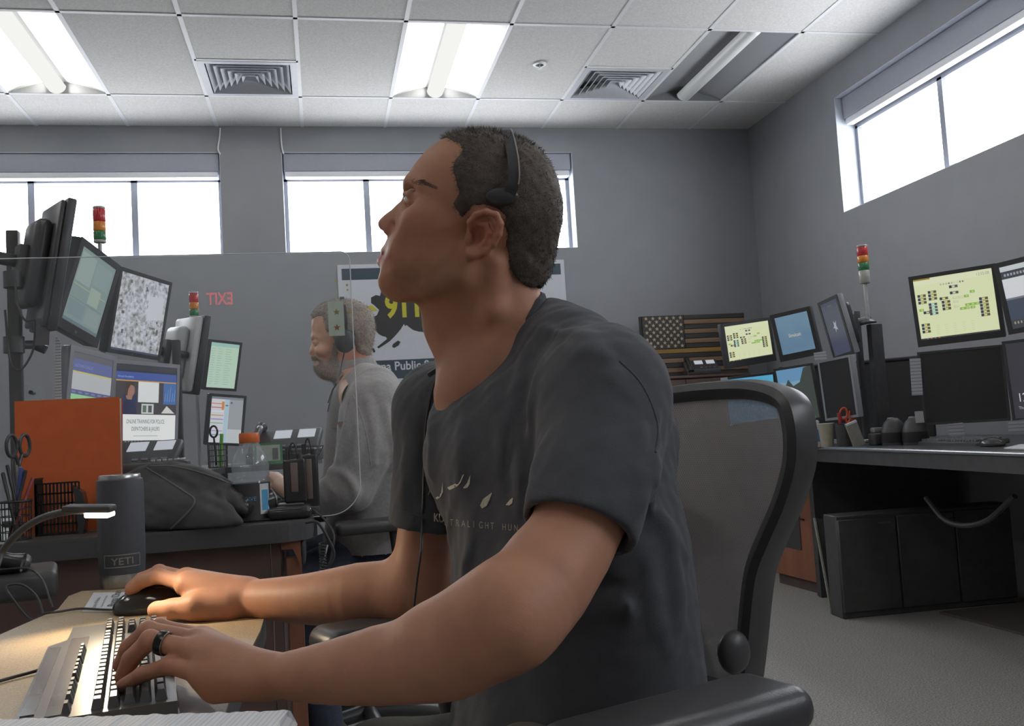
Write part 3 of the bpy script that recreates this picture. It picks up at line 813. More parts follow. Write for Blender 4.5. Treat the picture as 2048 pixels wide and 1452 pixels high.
cutend(NSe-NA*.012,NA,1,.06,NSe-NA*.055,NSe+NA*.05,.0482)
cutend(FSe-FA*.010,FA,1,.05,FSe-FA*.05,FSe+FA*.04,.0465)
# neck opening: cut the cone above the collar curve
pn=(colP[4]-colP[0]).cross(colP[2]-colP[8]).normalized()
if pn.dot(H1.e3)<0: pn=-pn
cx=(colP[4]-colP[0]).normalized(); cx=(cx-pn*cx.dot(pn)).normalized(); cy=pn.cross(cx)
cpoly=[((p-cc).dot(cx),(p-cc).dot(cy)) for p in smooth_path(colP+[colP[0]],4)[:-1]]
Mc=np.array([A3(cx),A3(cy),A3(pn)])
def neckcut(P):
    q=(P-A3(cc))@Mc.T; return np.maximum(polydist(q[...,0],q[...,1],cpoly),-q[...,2]-.03)
sh.op('s',neckcut,A3(cc)-.2,A3(cc)+.2,.004)
# shoulder seam and sleeve hem stitching, and the neck rib
lo,hi=bbox([W(790,600,1.3),W(1420,1460,1.1),W(1300,640,.9),W(800,1100,1.4),W(1150,1540,.98),W(1150,1500,1.35)],.03)
Vs,Qs=sh.mesh(lo,hi,.0038)
Vs=relax(Vs,Qs,2,.5)
shirt=np_obj('t_shirt',Vs,Qs,[M_shirt]); shirt.parent=man
bvh_s=BVHTree.FromPolygons([tuple(v) for v in Vs],[tuple(q) for q in Qs])
def on_shirt(px,py,off=.0008,bv=None):
    v=ray(px,py); h=(bv or bvh_s).ray_cast(CC,v.normalized())
    return None if h[0] is None else h[0]-v.normalized()*off
def on_line(pts,n,off,bv=None):
    q=smooth_path([Vector((p[0],p[1],0)) for p in pts],n); q=[on_shirt(p.x,p.y,off,bv) for p in q]; return [p for p in q if p is not None]
# collar rib
def strip(path,nrm,w,t):
    mb=MB(); mb.tube(path,t,8,closed=True); return mb
cr=MB().tube(smooth_path(colP+[colP[0]],5)[:-1],.0055,8,closed=True); child(shirt,'collar',cr,M_shirt)
# seam of the near sleeve
sm=MB()
for ln in ([(1238,722),(1278,762),(1304,812),(1316,860),(1310,905)],):
    sm.tube(on_line(ln,6,-.0006),.0016,6)
child(shirt,'shoulder_seam',sm,M_shirt)
hm=MB()
for ln in ([(1047,1018),(1100,1020),(1160,1030),(1215,1048),(1256,1064)],[(803,1018),(830,1030),(860,1040),(884,1044)]):
    q=on_line(ln,6,.0002)
    if len(q)>2: child(shirt,'hem_stitch',MB().tube(q,.0008,6),M_shirt)
# chest print
M_print=pm('shirt_print',(205,202,182),.8,var=.2,scale=200)
M_print2=pm('shirt_print_small',(170,168,150),.8,var=.25,scale=200)
pk=[[(856,988),(863,972),(861,984),(857,990)],[(871,996),(882,986),(885,963),(886,984),(881,994),(874,999)],
 [(894,975),(909,968),(928,948),(921,965),(915,972),(904,978),(899,980)],[(926,976),(934,966),(941,949),(939,968),(935,975),(930,977)],
 [(960,1011),(966,998),(984,985),(979,1000),(973,1012),(964,1017)],[(1011,1010),(1020,999),(1026,995),(1024,1007),(1018,1011)]]
def decal(mb,vs,fs):
    q=[on_shirt(v[0],v[1],.0012) for v in vs]
    for f in fs:
        if all(q[i] is not None for i in f): mb.add([q[i] for i in f][::-1],[tuple(range(len(f)))])
pm1=MB()
for poly in pk:
    tri=tessellate_polygon([[Vector((x,y,0)) for x,y in poly]])
    decal(pm1,poly,tri)
def dtext(mb,txt,x,y,h,slope,sx,off):
    vs,fs,w=textmesh(txt,off)
    decal(mb,[(x+v[0]*h*sx,y-v[1]*h+slope*v[0]*h*sx) for v in vs],fs)
dtext(pm1,'KU',867,1042,23,.14,.68,.02)
child(shirt,'peaks_print',pm1,M_print,'pale printed mountain peaks and bold letters')
pm2=MB()
for i,ch in enumerate('LTRALIGHT HUN'):
    x=888+i*11.6; 
    if ch!=' ' : dtext(pm2,ch,x,1050+(x-888)*.085,19,.085,.62,0)
child(shirt,'lettering',pm2,M_print2,'pale printed line of capital letters')
# ---------------------------------------------------------------- trousers and shoes (below the frame edge)
M_trou=pm('olive_trousers',(66,64,60),.85,var=.12,scale=30,bump=.3,bscale=300)
tf=Field()
HN=W(1165,1570,1.03); HF=W(1130,1545,1.24); 
def dwn(p,z): return Vector((p.x,p.y,z))
kn=W(830,1560,.86); kf=W(760,1500,1.2); kn.z=.56; kf.z=.57
tf.limb([HN,HF],[.10,.10],.05)
tf.limb([W(1150,1490,1.12),W(1150,1530,1.12)],[.11,.115],.05,flat=Ln,fs=1.3)
legs=[]
for h,k in ((HN,kn),(HF,kf)):
    tf.limb([h,h.lerp(k,.5),k],[.088,.080,.066],.04)
    a=Vector((k.x+.10,k.y+.02,.10)); tf.limb([k,k.lerp(a,.4),a],[.064,.060,.048],.03); legs.append((k,a))
v,q=tf.mesh(*bbox([HN,HF,kn,kf]+[a for k,a in legs],.16),.008); v=relax(v,q,2)
tr_o=np_obj('trousers',v,q,[M_trou]); tr_o.parent=man
M_shoe=pm('shoe_leather',(60,54,48),.5,var=.15)
for k,a in legs:
    s_=Field(); s_.limb([Vector((a.x+.03,a.y,.045)),Vector((a.x-.08,a.y-.01,.045)),Vector((a.x-.18,a.y-.02,.038))],[.045,.046,.036],.02); s_.limb([Vector((a.x,a.y,.12)),Vector((a.x,a.y,.06))],[.046,.048],.02)
    s_.plane((0,0,0.001),(0,0,-1))
    v,q=s_.mesh(*bbox([Vector((a.x+.06,a.y,0)),Vector((a.x-.2,a.y,.14))],.06),.006); o=np_obj('shoe',v,q,[M_shoe]); o.parent=man
# ---------------------------------------------------------------- hair: a cropped cap with short strands
M_hair=pm('dark_brown_hair',(84,74,66),.6,var=.3,scale=120,bump=.6,bscale=600,spec=.3)
hl=[(884,279),(902,285),(922,295),(927,306),(911,327),(909,350),(918,368),(918,386),(913,404),(916,424),(922,438),(930,436),(936,424),(950,416),(975,414),(994,421),(1006,440),(1010,460),(1008,486),(1013,518),(1030,552),(1047,566),(1078,572),(1135,520),(1160,420),(1130,300),(1040,250),(950,240),(890,262)]
hl2=[H1.L(*p) for p in hl]
hf=Field(); hf.op('u',H1,A3(H1.O)-.16,A3(H1.O)+.16,.01)
hf.limb([nk(1000,545),nk(1010,600)],[.060,.055],.03,flat=H1.e2,fs=.9)
def hairfn(P):
    q=(P-H1.o)@H1.Mx.T
    dm=polydist(q[...,0],q[...,2],hl2)+.0022*fibm(P,60,4,1)
    th=np.clip(-dm/.02,0,1)                             # thin at the hairline
    zt=np.clip((q[...,2]-.05)/.06,0,1)
    return np.maximum(hf.eval(P)-.0006-th*(.0014+.0018*zt)-.0004*fibm(P,70,8,2)*th,dm)
hh=Field(); hh.op('u',hairfn,A3(H1.O)-.17,A3(H1.O)+.17,.001)
lo,hi=bbox([hp(880,255),hp(1140,590),hp(1000,400,.09),hp(1000,400,-.09)],.012)
vh,qh=hh.mesh(lo,hi,.0026)
# strands: tapering slivers growing out of the cap, swept forward and down
tri=np.concatenate([qh[:,:3],qh[:,[0,2,3]]]); A,B,C_=vh[tri[:,0]],vh[tri[:,1]],vh[tri[:,2]]
nn=np.cross(B-A,C_-A); ar=np.linalg.norm(nn,axis=1); nn/=ar[:,None]+1e-12
cen=(A+B+C_)/3; qc=(cen-H1.o)@H1.Mx.T
outward=((nn*(cen-H1.o)).sum(1)>0)&(np.abs(np.linalg.norm(cen-H1.o,axis=1))>.06)
pr=ar*outward; pr/=pr.sum()
ns=15000; ii=rng.choice(len(tri),ns,p=pr); uv=rng.random((ns,2)); fl_=uv.sum(1)>1; uv[fl_]=1-uv[fl_]
P0=A[ii]+(B-A)[ii]*uv[:,:1]+(C_-A)[ii]*uv[:,1:]; N0=nn[ii]
fw=A3(H1.e1)*.5-A3(H1.e3)*.45
q0=(P0-H1.o)@H1.Mx.T; top=np.clip((q0[:,2]-.06)/.04,0,1)
dirv=N0*(.32+.35*top[:,None])+fw*(.8-.35*top[:,None])+rng.normal(size=(ns,3))*.22
dirv/=np.linalg.norm(dirv,axis=1)[:,None]
Lh=(.0035+.003*top+.0025*rng.random(ns))[:,None]
side=np.cross(dirv,N0+rng.normal(size=(ns,3))*.5); side/=np.linalg.norm(side,axis=1)[:,None]+1e-9
wd_=.00028
VV=np.stack([P0-N0*.001-side*wd_,P0-N0*.001+side*wd_,P0+dirv*Lh*.6+side*wd_*.6,P0+dirv*Lh,],1).reshape(-1,3)
b=np.arange(ns)*4; QQ=np.stack([b,b+1,b+2,b+3],1)
hair=np_obj('hair',np.concatenate([vh,VV]),np.concatenate([qh,QQ+len(vh)]),[M_hair]); hair.parent=man
# eyebrow hairs
for sg in (1,-1):
    mb=MB()
    for k in range(480):
        t=rng.random(); x=lerp(817,866,t)+rng.normal()*1.2; y=np.interp(t,[0,.45,1],[363,361.5,373])+rng.normal()*2.5*(1-.4*t); p=hp(x,y,sg*.03)
        v=(H1.e2*sg); 
        # drop onto the brow from the side
        o=hp(x,y,sg*.09); t0=np.linspace(0,.09,60); PP=A3(o)-t0[:,None]*A3(v); F=body.eval(PP); i=np.argmax(F<0)
        if F[i]>=0: continue
        p=Vector(PP[i])+v*.0006; d=(-H1.e1*.85+H1.e3*(.35-.75*t)+v*.38).normalized()*.006
        sd=d.cross(v).normalized()*.00034
        mb.add([p-sd,p+sd,p+d],[(0,1,2)])

    child(man,'eyebrow',mb,pm('brow_hair',(116,88,72),.6,var=.2))
# ================================================================ HEADSET AND CHAIR
def ribbon(mb,path,wdir,w,t):
    """flat strap swept along path; wdir = direction of its width"""
    P=[Vector(p) for p in path]; vs=[];fs=[]; N_=len(P)
    for i,p in enumerate(P):
        tg=(P[min(i+1,N_-1)]-P[max(i-1,0)]).normalized(); a=(wdir-tg*wdir.dot(tg)).normalized(); b=tg.cross(a)
        for sx,sy in ((-1,-1),(1,-1),(1,1),(-1,1)): vs.append(p+a*sx*w/2+b*sy*t/2)
    for i in range(N_-1):
        for k in range(4): fs.append((i*4+k,i*4+(k+1)%4,(i+1)*4+(k+1)%4,(i+1)*4+k))
    fs.append((3,2,1,0)); fs.append(tuple((N_-1)*4+k for k in range(4)))
    return mb.add(vs,fs)
M_soft=pm('headset_black',(50,50,52),.4,var=.1)
M_cord=pm('cord_black',(44,44,46),.5,var=.1)
t=Thing('headset',"black headset band over the front man's cropped hair with a cord down his chest",'headset',Matrix.Translation(hp(1010,270,0)))
bp_=smooth_path([hp(1016,398,.0835),hp(1027,365,.0855),hp(1027,330,.0785),hp(1021,292,.053),hp(1013,263,.010),hp(1010,270,-.040),hp(1010,320,-.080),hp(1005,400,-.086),hp(985,450,-.09)],7)
t.part('headband',ribbon(MB(),bp_,H1.e1,.0125,.0035),M_soft,world=True)
t.part('band_highlight',MB().tube([p+(p-H1.O).normalized()*.0022+H1.e1*-.005 for p in bp_[6:30]],.0009,6),pm('highlight_grey',(150,150,150),.3),world=True)  # highlight along the band, put in as a grey line
t.part('temple_pad',MB().sph((0,0,0),1,10,frame(hp(1004,393,.0815),H1.e1,z=H1.e2),(.019,.0105,.006)),M_soft,world=True)
t.part('ear_cup',MB().sph((0,0,0),1,12,frame(hp(968,468,-.088),H1.e1,z=-H1.e2),(.03,.03,.014)),M_soft,world=True)
t.part('boom',MB().tube(smooth_path([hp(960,480,-.097),hp(860,520,-.088),hp(790,520,-.055)],5),.0022,8),M_soft,world=True)
cp=[on_shirt(x,y,.003) for x,y in ((890,730),(872,760),(860,800),(851,860),(848,940),(846,1010),(845,1046))]
cp=[p for p in cp if p is not None]
cp+= [W(842,1100,1.18),W(834,1160,1.17),W(826,1228,1.16)]
t.part('cord',MB().tube(smooth_path(cp,5),.0016,8),M_cord,world=True)
cl_=on_shirt(885,735,.002)
if cl_ is not None:
    t.part('clip',MB().rbox((-.022,-.005,-.004),(.022,.005,.004),.003,2,frame(cl_,(CR*.85+CU*.55),z=-CF)),M_soft,world=True)
# ---- office chair: local x forward, y to the chair's left, z up
fdir=Vector((0,0,1)).cross(Ln).normalized()
if fdir.dot(CR)>0: fdir=-fdir
hz=(W(1135,1250,1.115)-fdir*.178); CHM=frame(Vector((hz.x,hz.y,0)),fdir,z=(0,0,1)); CHI=CHM.inverted()
nsgn=1 if (CHI@(CHM.translation+Ln)).y>0 else -1         # side of the chair that is nearest to us
bpl_o=CHM.translation-fdir*.028
def backpt(px,py):
    q=CHI@WP(px,py,bpl_o,fdir); return abs(q.y),q.z
out=[(1603,840),(1608,890),(1600,940),(1570,1010),(1530,1080),(1500,1140),(1487,1200),(1476,1290),(1468,1350),(1458,1410)]
topc=[(1480,768),(1545,778),(1585,800)]
half=[backpt(*p) for p in topc+out]
ztop=half[0][1]+.004
half=[(0,ztop)]+[(half[0][0]*.5,ztop-.001)]+half
M_seatf=pm('chair_frame',(62,62,64),.38,var=.08,scale=25)
M_pad=pm('armrest_pad',(58,58,62),.33,var=.06,scale=25,bump=.15,bscale=500)
def net_mat():
    m=pm('chair_net',(186,184,184),.5,var=.05); nt=m.node_tree; L=nt.links.new; b=nt.nodes['Principled BSDF']
    tc=nt.nodes.new('ShaderNodeTexCoord'); sp=nt.nodes.new('ShaderNodeSeparateXYZ'); L(tc.outputs['Object'],sp.inputs[0])
    def wv(sock,f):
        a=nt.nodes.new('ShaderNodeMath'); a.operation='MULTIPLY'; a.inputs[1].default_value=f; L(sock,a.inputs[0])
        c=nt.nodes.new('ShaderNodeMath'); c.operation='SINE'; L(a.outputs[0],c.inputs[0]); return c.outputs[0]
    mu=nt.nodes.new('ShaderNodeMath'); mu.operation='MULTIPLY'; L(wv(sp.outputs[1],1500),mu.inputs[0]); L(wv(sp.outputs[2],1150),mu.inputs[1])
    gt=nt.nodes.new('ShaderNodeMath'); gt.operation='GREATER_THAN'; gt.inputs[1].default_value=.22; L(mu.outputs[0],gt.inputs[0])
    tr=nt.nodes.new('ShaderNodeBsdfTransparent'); mx=nt.nodes.new('ShaderNodeMixShader')
    s2=nt.nodes.new('ShaderNodeMath'); s2.operation='MULTIPLY'; s2.inputs[1].default_value=.30; L(gt.outputs[0],s2.inputs[0])
    L(s2.outputs[0],mx.inputs[0]); L(b.outputs[0],mx.inputs[1]); L(tr.outputs[0],mx.inputs[2]); L(mx.outputs[0],nt.nodes['Material Output'].inputs[0]); return m
M_net=net_mat()
def cx_(y): return .055*((y/.25)**2-1)
def chair(M,label,seat_z=.50,arm_dz=0,copy_of=None):
    t=Thing('office_chair',label,'office chair',M)
    sm_=smooth_path([Vector((0,y,z)) for y,z in half],5)
    loop=[Vector((cx_(p.y),p.y,p.z)) for p in sm_]+[Vector((cx_(p.y),-p.y,p.z)) for p in sm_[::-1]]
    n=len(loop)
    # shell-like frame: inner rim towards the sitter, deep outer side
    cz=sum(p.z for p in loop)/n; vs=[];fs=[]
    sec=[(.021,.002),(.016,.010),(.006,.014),(-.003,.009),(-.005,-.010),(.000,-.030),(.010,-.030),(.015,-.008)]
    for i,p in enumerate(loop):
        tg=(loop[(i+1)%n]-loop[i-1]).normalized(); nx=Vector((1,0,0)); inn=nx.cross(tg).normalized()
        c=Vector((0,0,cz))-p
        if inn.dot(c)<0: inn=-inn
        for a,b in sec: vs.append(p+inn*a+Vector((1,0,0))*b)
    m=len(sec)
    for i in range(n):
        for k in range(m): fs.append((i*m+k,i*m+(k+1)%m,((i+1)%n)*m+(k+1)%m,((i+1)%n)*m+k))
    t.part('back_frame',MB().add(vs,fs,None,True),M_seatf)
    mb=MB(); k_=len(sm_); rows=[]
    ny=10
    for p in sm_:
        rows.append([(cx_(p.y*j/ny)+.004,p.y*j/ny*.945,p.z-.010) for j in range(-ny,ny+1)])
    vs=[v for r in rows for v in r]; w=2*ny+1
    fs=[(i*w+j,i*w+j+1,(i+1)*w+j+1,(i+1)*w+j) for i in range(k_-1) for j in range(w-1)]
    t.part('back_mesh',mb.add(vs,fs,None,True),M_net)
    zl=half[-1][1]
    for s in (1,-1):
        t.part('tilt_knob',MB().sph((0,0,0),1,10,T(-.005,s*(half[-3][0]+.016),half[-3][1]-.002),(.024,.014,.026)),M_seatf)
    t.part('back_spine',MB().tube(smooth_path([(-.06,0,zl+.02),(-.065,0,zl-.05),(-.03,0,seat_z-.08),(.15,0,seat_z-.10)],5),.022,10),M_seatf)
    s_=MB().rbox((.02,-.24,seat_z-.05),(.50,.24,seat_z),.024,4); t.part('seat',s_,M_net if False else M_pad)
    za=seat_z+.19+arm_dz
    for s in (1,-1):
        a=t.part('armrest',MB().rbox((.130,s*.285-.048,za),(.385,s*.285+.048,za+.042),.020,5),M_pad)
        t.part('arm_post',MB().tube(smooth_path([(.20,s*.285,za+.004),(.19,s*.29,za-.10),(.16,s*.26,seat_z-.06),(.2,s*.12,seat_z-.09)],5),.017,10),M_seatf)
    t.part('gas_lift',MB().cyl((.25,0,.10),(.25,0,seat_z-.05),.026,16),M_seatf)
    for k in range(5):
        a=2*PI*k/5+.3; d=Vector((math.cos(a),math.sin(a),0)); c=Vector((.25,0,.10))
        l=t.part('base_leg',MB().tube([c+d*.02,c+d*.17+Vector((0,0,-.008)),c+d*.31+Vector((0,0,-.03))],[.026,.022,.016],10),M_seatf)
        w_o=c+d*.31; sd=Vector((-d.y,d.x,0))
        cs=MB()
        for q in (-.012,.012): cs.cyl(Vector((w_o.x,w_o.y,.028))+sd*(q-.009),Vector((w_o.x,w_o.y,.028))+sd*(q+.009),.028,14)
        t.part('caster',cs,M_black,l)
    return t
CH1=chair(CHM,"black mesh-backed office chair the front man sits on",seat_z=.52)
# ================================================================ shared builders
def scr_noise(name,cols,scale,kind='map'):
    """screen showing a procedural picture"""
    m=pm(name,(30,30,32),.25,var=.02); nt=m.node_tree; b=nt.nodes['Principled BSDF']; L=nt.links.new
    tc=nt.nodes.new('ShaderNodeTexCoord'); v=nt.nodes.new('ShaderNodeTexVoronoi'); v.inputs['Scale'].default_value=scale; L(tc.outputs['Object'],v.inputs['Vector'])
    n=nt.nodes.new('ShaderNodeTexNoise'); n.inputs['Scale'].default_value=scale*1.6; n.inputs['Detail'].default_value=6; L(tc.outputs['Object'],n.inputs['Vector'])
    mu=nt.nodes.new('ShaderNodeMath'); mu.operation='MULTIPLY_ADD'; mu.inputs[1].default_value=.35; L(v.outputs['Distance'],mu.inputs[0]); L(n.outputs['Fac'],mu.inputs[2])
    r=nt.nodes.new('ShaderNodeValToRGB'); L(mu.outputs[0],r.inputs[0]); el=r.color_ramp.elements
    el[0].position=.35; el[0].color=s2l(cols[0])+(1,); el[1].position=.85; el[1].color=s2l(cols[-1])+(1,)
    for i,c in enumerate(cols[1:-1]): e=el.new(.35+.5*(i+1)/(len(cols)-1)); e.color=s2l(c)+(1,)
    L(r.outputs[0],b.inputs['Emission Color']); b.inputs['Emission Strength'].default_value=.9; return m
M_bez=pm('monitor_bezel',(54,54,57),.4,var=.08,scale=20)
M_bezs=pm('monitor_silver',(150,152,158),.35,var=.04)
class Scr:
    """collects coloured areas of one screen; u,v run 0..1 from its lower left corner"""
    def __init__(s,w,h): s.mb=MB(); s.w,s.h=w,h; s.k=0
    def rect(s,u0,v0,u1,v1,c):
        m=c if not isinstance(c,tuple) else scr(c); s.mb.mat(m); z=.0002*s.k; s.k+=.15; w,h=s.w,s.h
        s.mb.quad((u0*w,v0*h,z),(u1*w,v0*h,z),(u1*w,v1*h,z),(u0*w,v1*h,z)); return s
    def poly(s,pts,c):
        s.mb.mat(scr(c) if isinstance(c,tuple) else c); s.mb.flat([(u*s.w,v*s.h) for u,v in pts],.0002*s.k); s.k+=.15; return s
    def text(s,txt,u,v,size,c,off=0,sx=1,center=False):
        s.mb.mat(scr(c)); vs,fs,w=textmesh(txt,off); k=size*s.h; x0=u*s.w-(w*k*sx/2 if center else 0)
        s.mb.add([(x0+p[0]*k*sx,v*s.h+p[1]*k,.0002*s.k) for p in vs],fs); s.k+=.15; return s
def monitor(label,quad,dl,content,bez=.016,back=True,housing=None,chin=None,depth=.035,dr=None,side=False,group=None,logo=False,arm=True):
    """flat monitor from the four picture corners TL,TR,BR,BL of its face; dl = distance of its left edge"""
    TL,TR,BR,BL=quad; hl=math.hypot(TL[0]-BL[0],TL[1]-BL[1]); hr=math.hypot(TR[0]-BR[0],TR[1]-BR[1])
    dr=dr or dl*hl/hr
    a,b,c,d=W(*TL,dl),W(*TR,dr),W(*BR,dr),W(*BL,dl)
    x=((b-a)+(c-d))/2; y=((a-d)+(b-c))/2; w,h=x.length,y.length; o=(a+b+c+d)/4
    M=frame(o,x,y=y)
    # the matrix' columns: x along the width, y up the face, z out of the screen
    t=Thing('monitor',label,'monitor',M,group)
    hm_=housing or M_bez; cb=chin or bez
    mb=MB().rbox((-w/2,-h/2,-depth),(w/2,h/2,-.001),.006,2)
    t.part('housing',mb,hm_)
    fb=MB()
    for q in ((-w/2,-h/2,w/2,-h/2+cb),(-w/2,h/2-bez,w/2,h/2),(-w/2,-h/2+cb,-w/2+bez,h/2-bez),(w/2-bez,-h/2+cb,w/2,h/2-bez)): fb.box((q[0],q[1],-.002),(q[2],q[3],.003))
    t.part('bezel',fb,hm_ if housing and not back else M_bez)
    sw,sh_=w-2*bez,h-bez-cb; S=Scr(sw,sh_); content(S)
    s_=t.part('screen',S.mb); s_.matrix_local=T(-sw/2,-h/2+cb,.0003)
    if logo: t.part('logo',MB().text(logo,T(-.022,-h/2+cb*.3,.0034),cb*.45),pm('logo_grey',(150,150,152),.4))
    if back:
        bm_=MB(); n=0
        bm_.rbox((-w*.38,-h*.36,-depth-.045),(w*.38,h*.36,-depth+.004),.03,3); t.part('back_shell',bm_,hm_ if not housing else M_bez)
        if arm: t.part('mount_arm',MB().box((-.04,-.04,-depth-.075),(.04,.04,-depth-.04)).cyl((0,0,-depth-.07),(0,0,-depth-.16),.02,12),M_black)
    t.w,t.h=w,h
    return t
def tower(label,px,ytop,ybot_light,d,dia,pole_to,polemat=None,frac=(.0,.12,.34,.56,.8,1.0)):
    """three-colour signal light standing on a pole; pole_to = world z where the pole ends"""
    top=W(px,ytop,d); bot=W(px,ybot_light,d); top=Vector((bot.x,bot.y,top.z)); h=top.z-bot.z; r=dia/2
    t=Thing('signal_tower_light',label,'signal light',Matrix.Translation((bot.x,bot.y,pole_to)),'three-colour signal lights')
    z=lambda f: top.z-h*f-pole_to
    cols=[('top_cap',(190,190,186)),('red_lens',(196,44,48)),('amber_lens',(222,140,44)),('green_lens',(40,120,72)),('base_housing',(178,178,172))]
    for (nm,c),a,b in zip(cols,frac[:-1],frac[1:]):
        m=pm('signal_'+nm,c,.25,var=.05,scale=60,trans=0)
        t.part(nm,MB().lathe([(r*.94,z(b)+.0005),(r,z(b)+.003),(r,z(a)-.003),(r*.94,z(a)-.0005)],20),m)
    t.part('pole',MB().lathe([(r*.36,0),(r*.36,z(1))],14),polemat or pm('pole_metal',(170,170,172),.35,metal=.3,var=.04))
    t.part('pole_foot',MB().lathe([(r*1.5,0),(r*1.5,.006),(r*.6,.02)],16),M_black)
    return t
def paper(name,label,cat,quad,d,mat,group=None,th=.0012,dr=None):
    pts=[W(*p,dd) for p,dd in zip(quad,(d,dr or d,dr or d,d))]
    a,b,c,e=pts; n=(b-a).cross(e-a).normalized()
    if n.dot(CF)>0: n=-n
    mb=MB().add(pts+[p-n*th for p in pts],[(0,1,2,3),(7,6,5,4),(0,4,5,1),(1,5,6,2),(2,6,7,3),(3,7,4,0)])
    o=solo(name,label,cat,mb,mat,group=group); return o
M_paper=pm('paper',(214,216,220),.7,var=.02,scale=60)
def lined(name,col,ink,scale,axis=1):
    """paper with printed lines"""
    if name in MATS: return MATS[name]
    m=pm(name,col,.7,var=.02); nt=m.node_tree; b=nt.nodes['Principled BSDF']; L=nt.links.new
    tc=nt.nodes.new('ShaderNodeTexCoord'); sp=nt.nodes.new('ShaderNodeSeparateXYZ'); L(tc.outputs['Object'],sp.inputs[0])
    a=nt.nodes.new('ShaderNodeMath'); a.operation='MULTIPLY'; a.inputs[1].default_value=scale; L(sp.outputs[axis],a.inputs[0])
    c=nt.nodes.new('ShaderNodeMath'); c.operation='SINE'; L(a.outputs[0],c.inputs[0])
    r=nt.nodes.new('ShaderNodeValToRGB'); r.color_ramp.elements[0].position=.55; r.color_ramp.elements[1].position=.75
    r.color_ramp.elements[0].color=s2l(col)+(1,); r.color_ramp.elements[1].color=s2l(ink)+(1,); L(c.outputs[0],r.inputs[0]); L(r.outputs[0],b.inputs['Base Color']); return m
# ================================================================ FRONT DESK
ZD=.74
M_lam=pm('speckled_laminate',(176,156,124),.45,var=.28,scale=420,bump=.05)
M_edge=pm('desk_edge_band',(66,66,68),.4,var=.05)
M_wood=pm('cherry_wood',(138,84,56),.45,var=.22,scale=8,stretch=(1,1,.12))
M_wood2=pm('dark_cherry_wood',(92,68,60),.5,var=.15,scale=8,stretch=(1,1,.12))
pl=[(-60,1296),(0,1269),(116,1218),(137,1192),(164,1182),(300,1174),(420,1184),(500,1205),(531,1228),(520,1262),(496,1310),(465,1380),(440,1460),(400,1750),(-900,1750)]
P2=[WZ(x,y,ZD) for x,y in pl]
t=Thing('desk','light speckled desk top under the keyboard and mouse','desk',Matrix.Translation((P2[2].x,P2[2].y,0)))
flat2=[(p.x,p.y) for p in P2]
t.part('desk_top',MB().prism(flat2,ZD-.004,ZD),M_lam,world=True)
t.part('edge_band',MB().prism([(x,y) for x,y in flat2],ZD-.036,ZD-.0041),M_edge,world=True)
ctr=sum(P2,Vector())/len(P2)
for q in ((120,1290),(380,1270)):
    p=WZ(*q,ZD); t.part('leg',MB().box((p.x-.03,p.y-.05,0),(p.x+.03,p.y+.05,ZD-.036)),M_dark,world=True)
# ---- keyboard
ZK=ZD
ka,kb,kc,kd=WZ(128,1246,ZK+.022),WZ(322,1238,ZK+.022),WZ(352,1412,ZK+.022),WZ(42,1432,ZK+.022)
kx=((ka-kd)+(kb-kc))/2; ko=(ka+kb+kc+kd)/4; KL=kx.length; KW=((kb-ka).length+(kc-kd).length)/2
kw_dir=(kb-ka)+(kc-kd)
KM=frame(Vector((ko.x,ko.y,ZK)),kx,z=(0,0,1))     # x = towards the far (number pad) end, y = to the left of that
ysg=1 if (KM.inverted()@ka).y>0 else -1
print('keyboard',KL,KW,ysg)
M_kb=pm('keyboard_case',(70,70,70),.32,var=.08,scale=30)
M_key=pm('key_cap',(62,62,63),.38,var=.08,scale=60)
M_keyp=pm('keyboard_panel',(92,90,86),.25,var=.06,scale=30)
t=Thing('keyboard',"black keyboard under the front man's left hand on the speckled desk",'keyboard',KM)
KL=min(KL,.50); KW=min(KW,.20); hw=KW/2; hl_=KL/2
case=[(-hl_,-hw*.96),(hl_*.985,-hw),(hl_,-hw*.9),(hl_,hw*.70),(hl_*.62,hw*.72),(hl_*.5,hw),(-hl_*.93,hw),(-hl_,hw*.85)]
t.part('case',MB().prism([(x,y*ysg) for x,y in case],.004,.020),M_kb)
t.part('case_lip',MB().prism([(x*1.012,y*1.03*ysg) for x,y in case],.0,.006),M_bezs if False else M_kb)
for yy,w_ in ((.50,.050),):
    t.part('deck_strip',MB().box((-hl_*.96,(hw*yy-w_*.5*.42)*ysg,.020),(hl_*.62,(hw*yy+w_*.5*.42)*ysg,.0212)),M_keyp)
t.part('media_strip',MB().box((-hl_*.9,hw*.78*ysg,.020),(hl_*.42,hw*.95*ysg,.0215)),M_keyp)
def keycap(w,d):
    mb=MB(); a,b,h=w/2,d/2,.0095; i=.0026
    return mb.add([(-a,-b,0),(a,-b,0),(a,b,0),(-a,b,0),(-a+i,-b+i,h),(a-i,-b+i,h),(a-i,b-i,h),(-a+i,b-i,h)],[(4,5,6,7),(0,1,5,4),(1,2,6,5),(2,3,7,6),(3,0,4,7)])
KC={}
def key(x,y,w,d):
    k=(round(w,4),round(d,4))
    if k not in KC: KC[k]=t.part('key',keycap(w,d),M_key); o=KC[k]
    else: o=KC[k].copy(); COL.objects.link(o)
    o.parent=t.o; o.matrix_local=T(x,y*ysg,.020)
u=KL*.955/22.6; g_=.0030; x0=-hl_*.955; v=min(.0185,hw*1.22/6.2)
rows=[([1]*13+[2],1),([1.5]+[1]*12+[1.5],2),([1.75]+[1]*11+[2.25],3),([2.25]+[1]*10+[2.75],4),([1.5,1.25,1.5,6,1.5,1.25,2],5)]
yb=-hw*.86+v*.5
nk_=0
for ws,r in rows:
    x=x0; y=yb+v*(5-r)
    for w_ in ws: key(x+w_*u/2,y,w_*u-g_,v-g_); x+=w_*u; nk_+=1
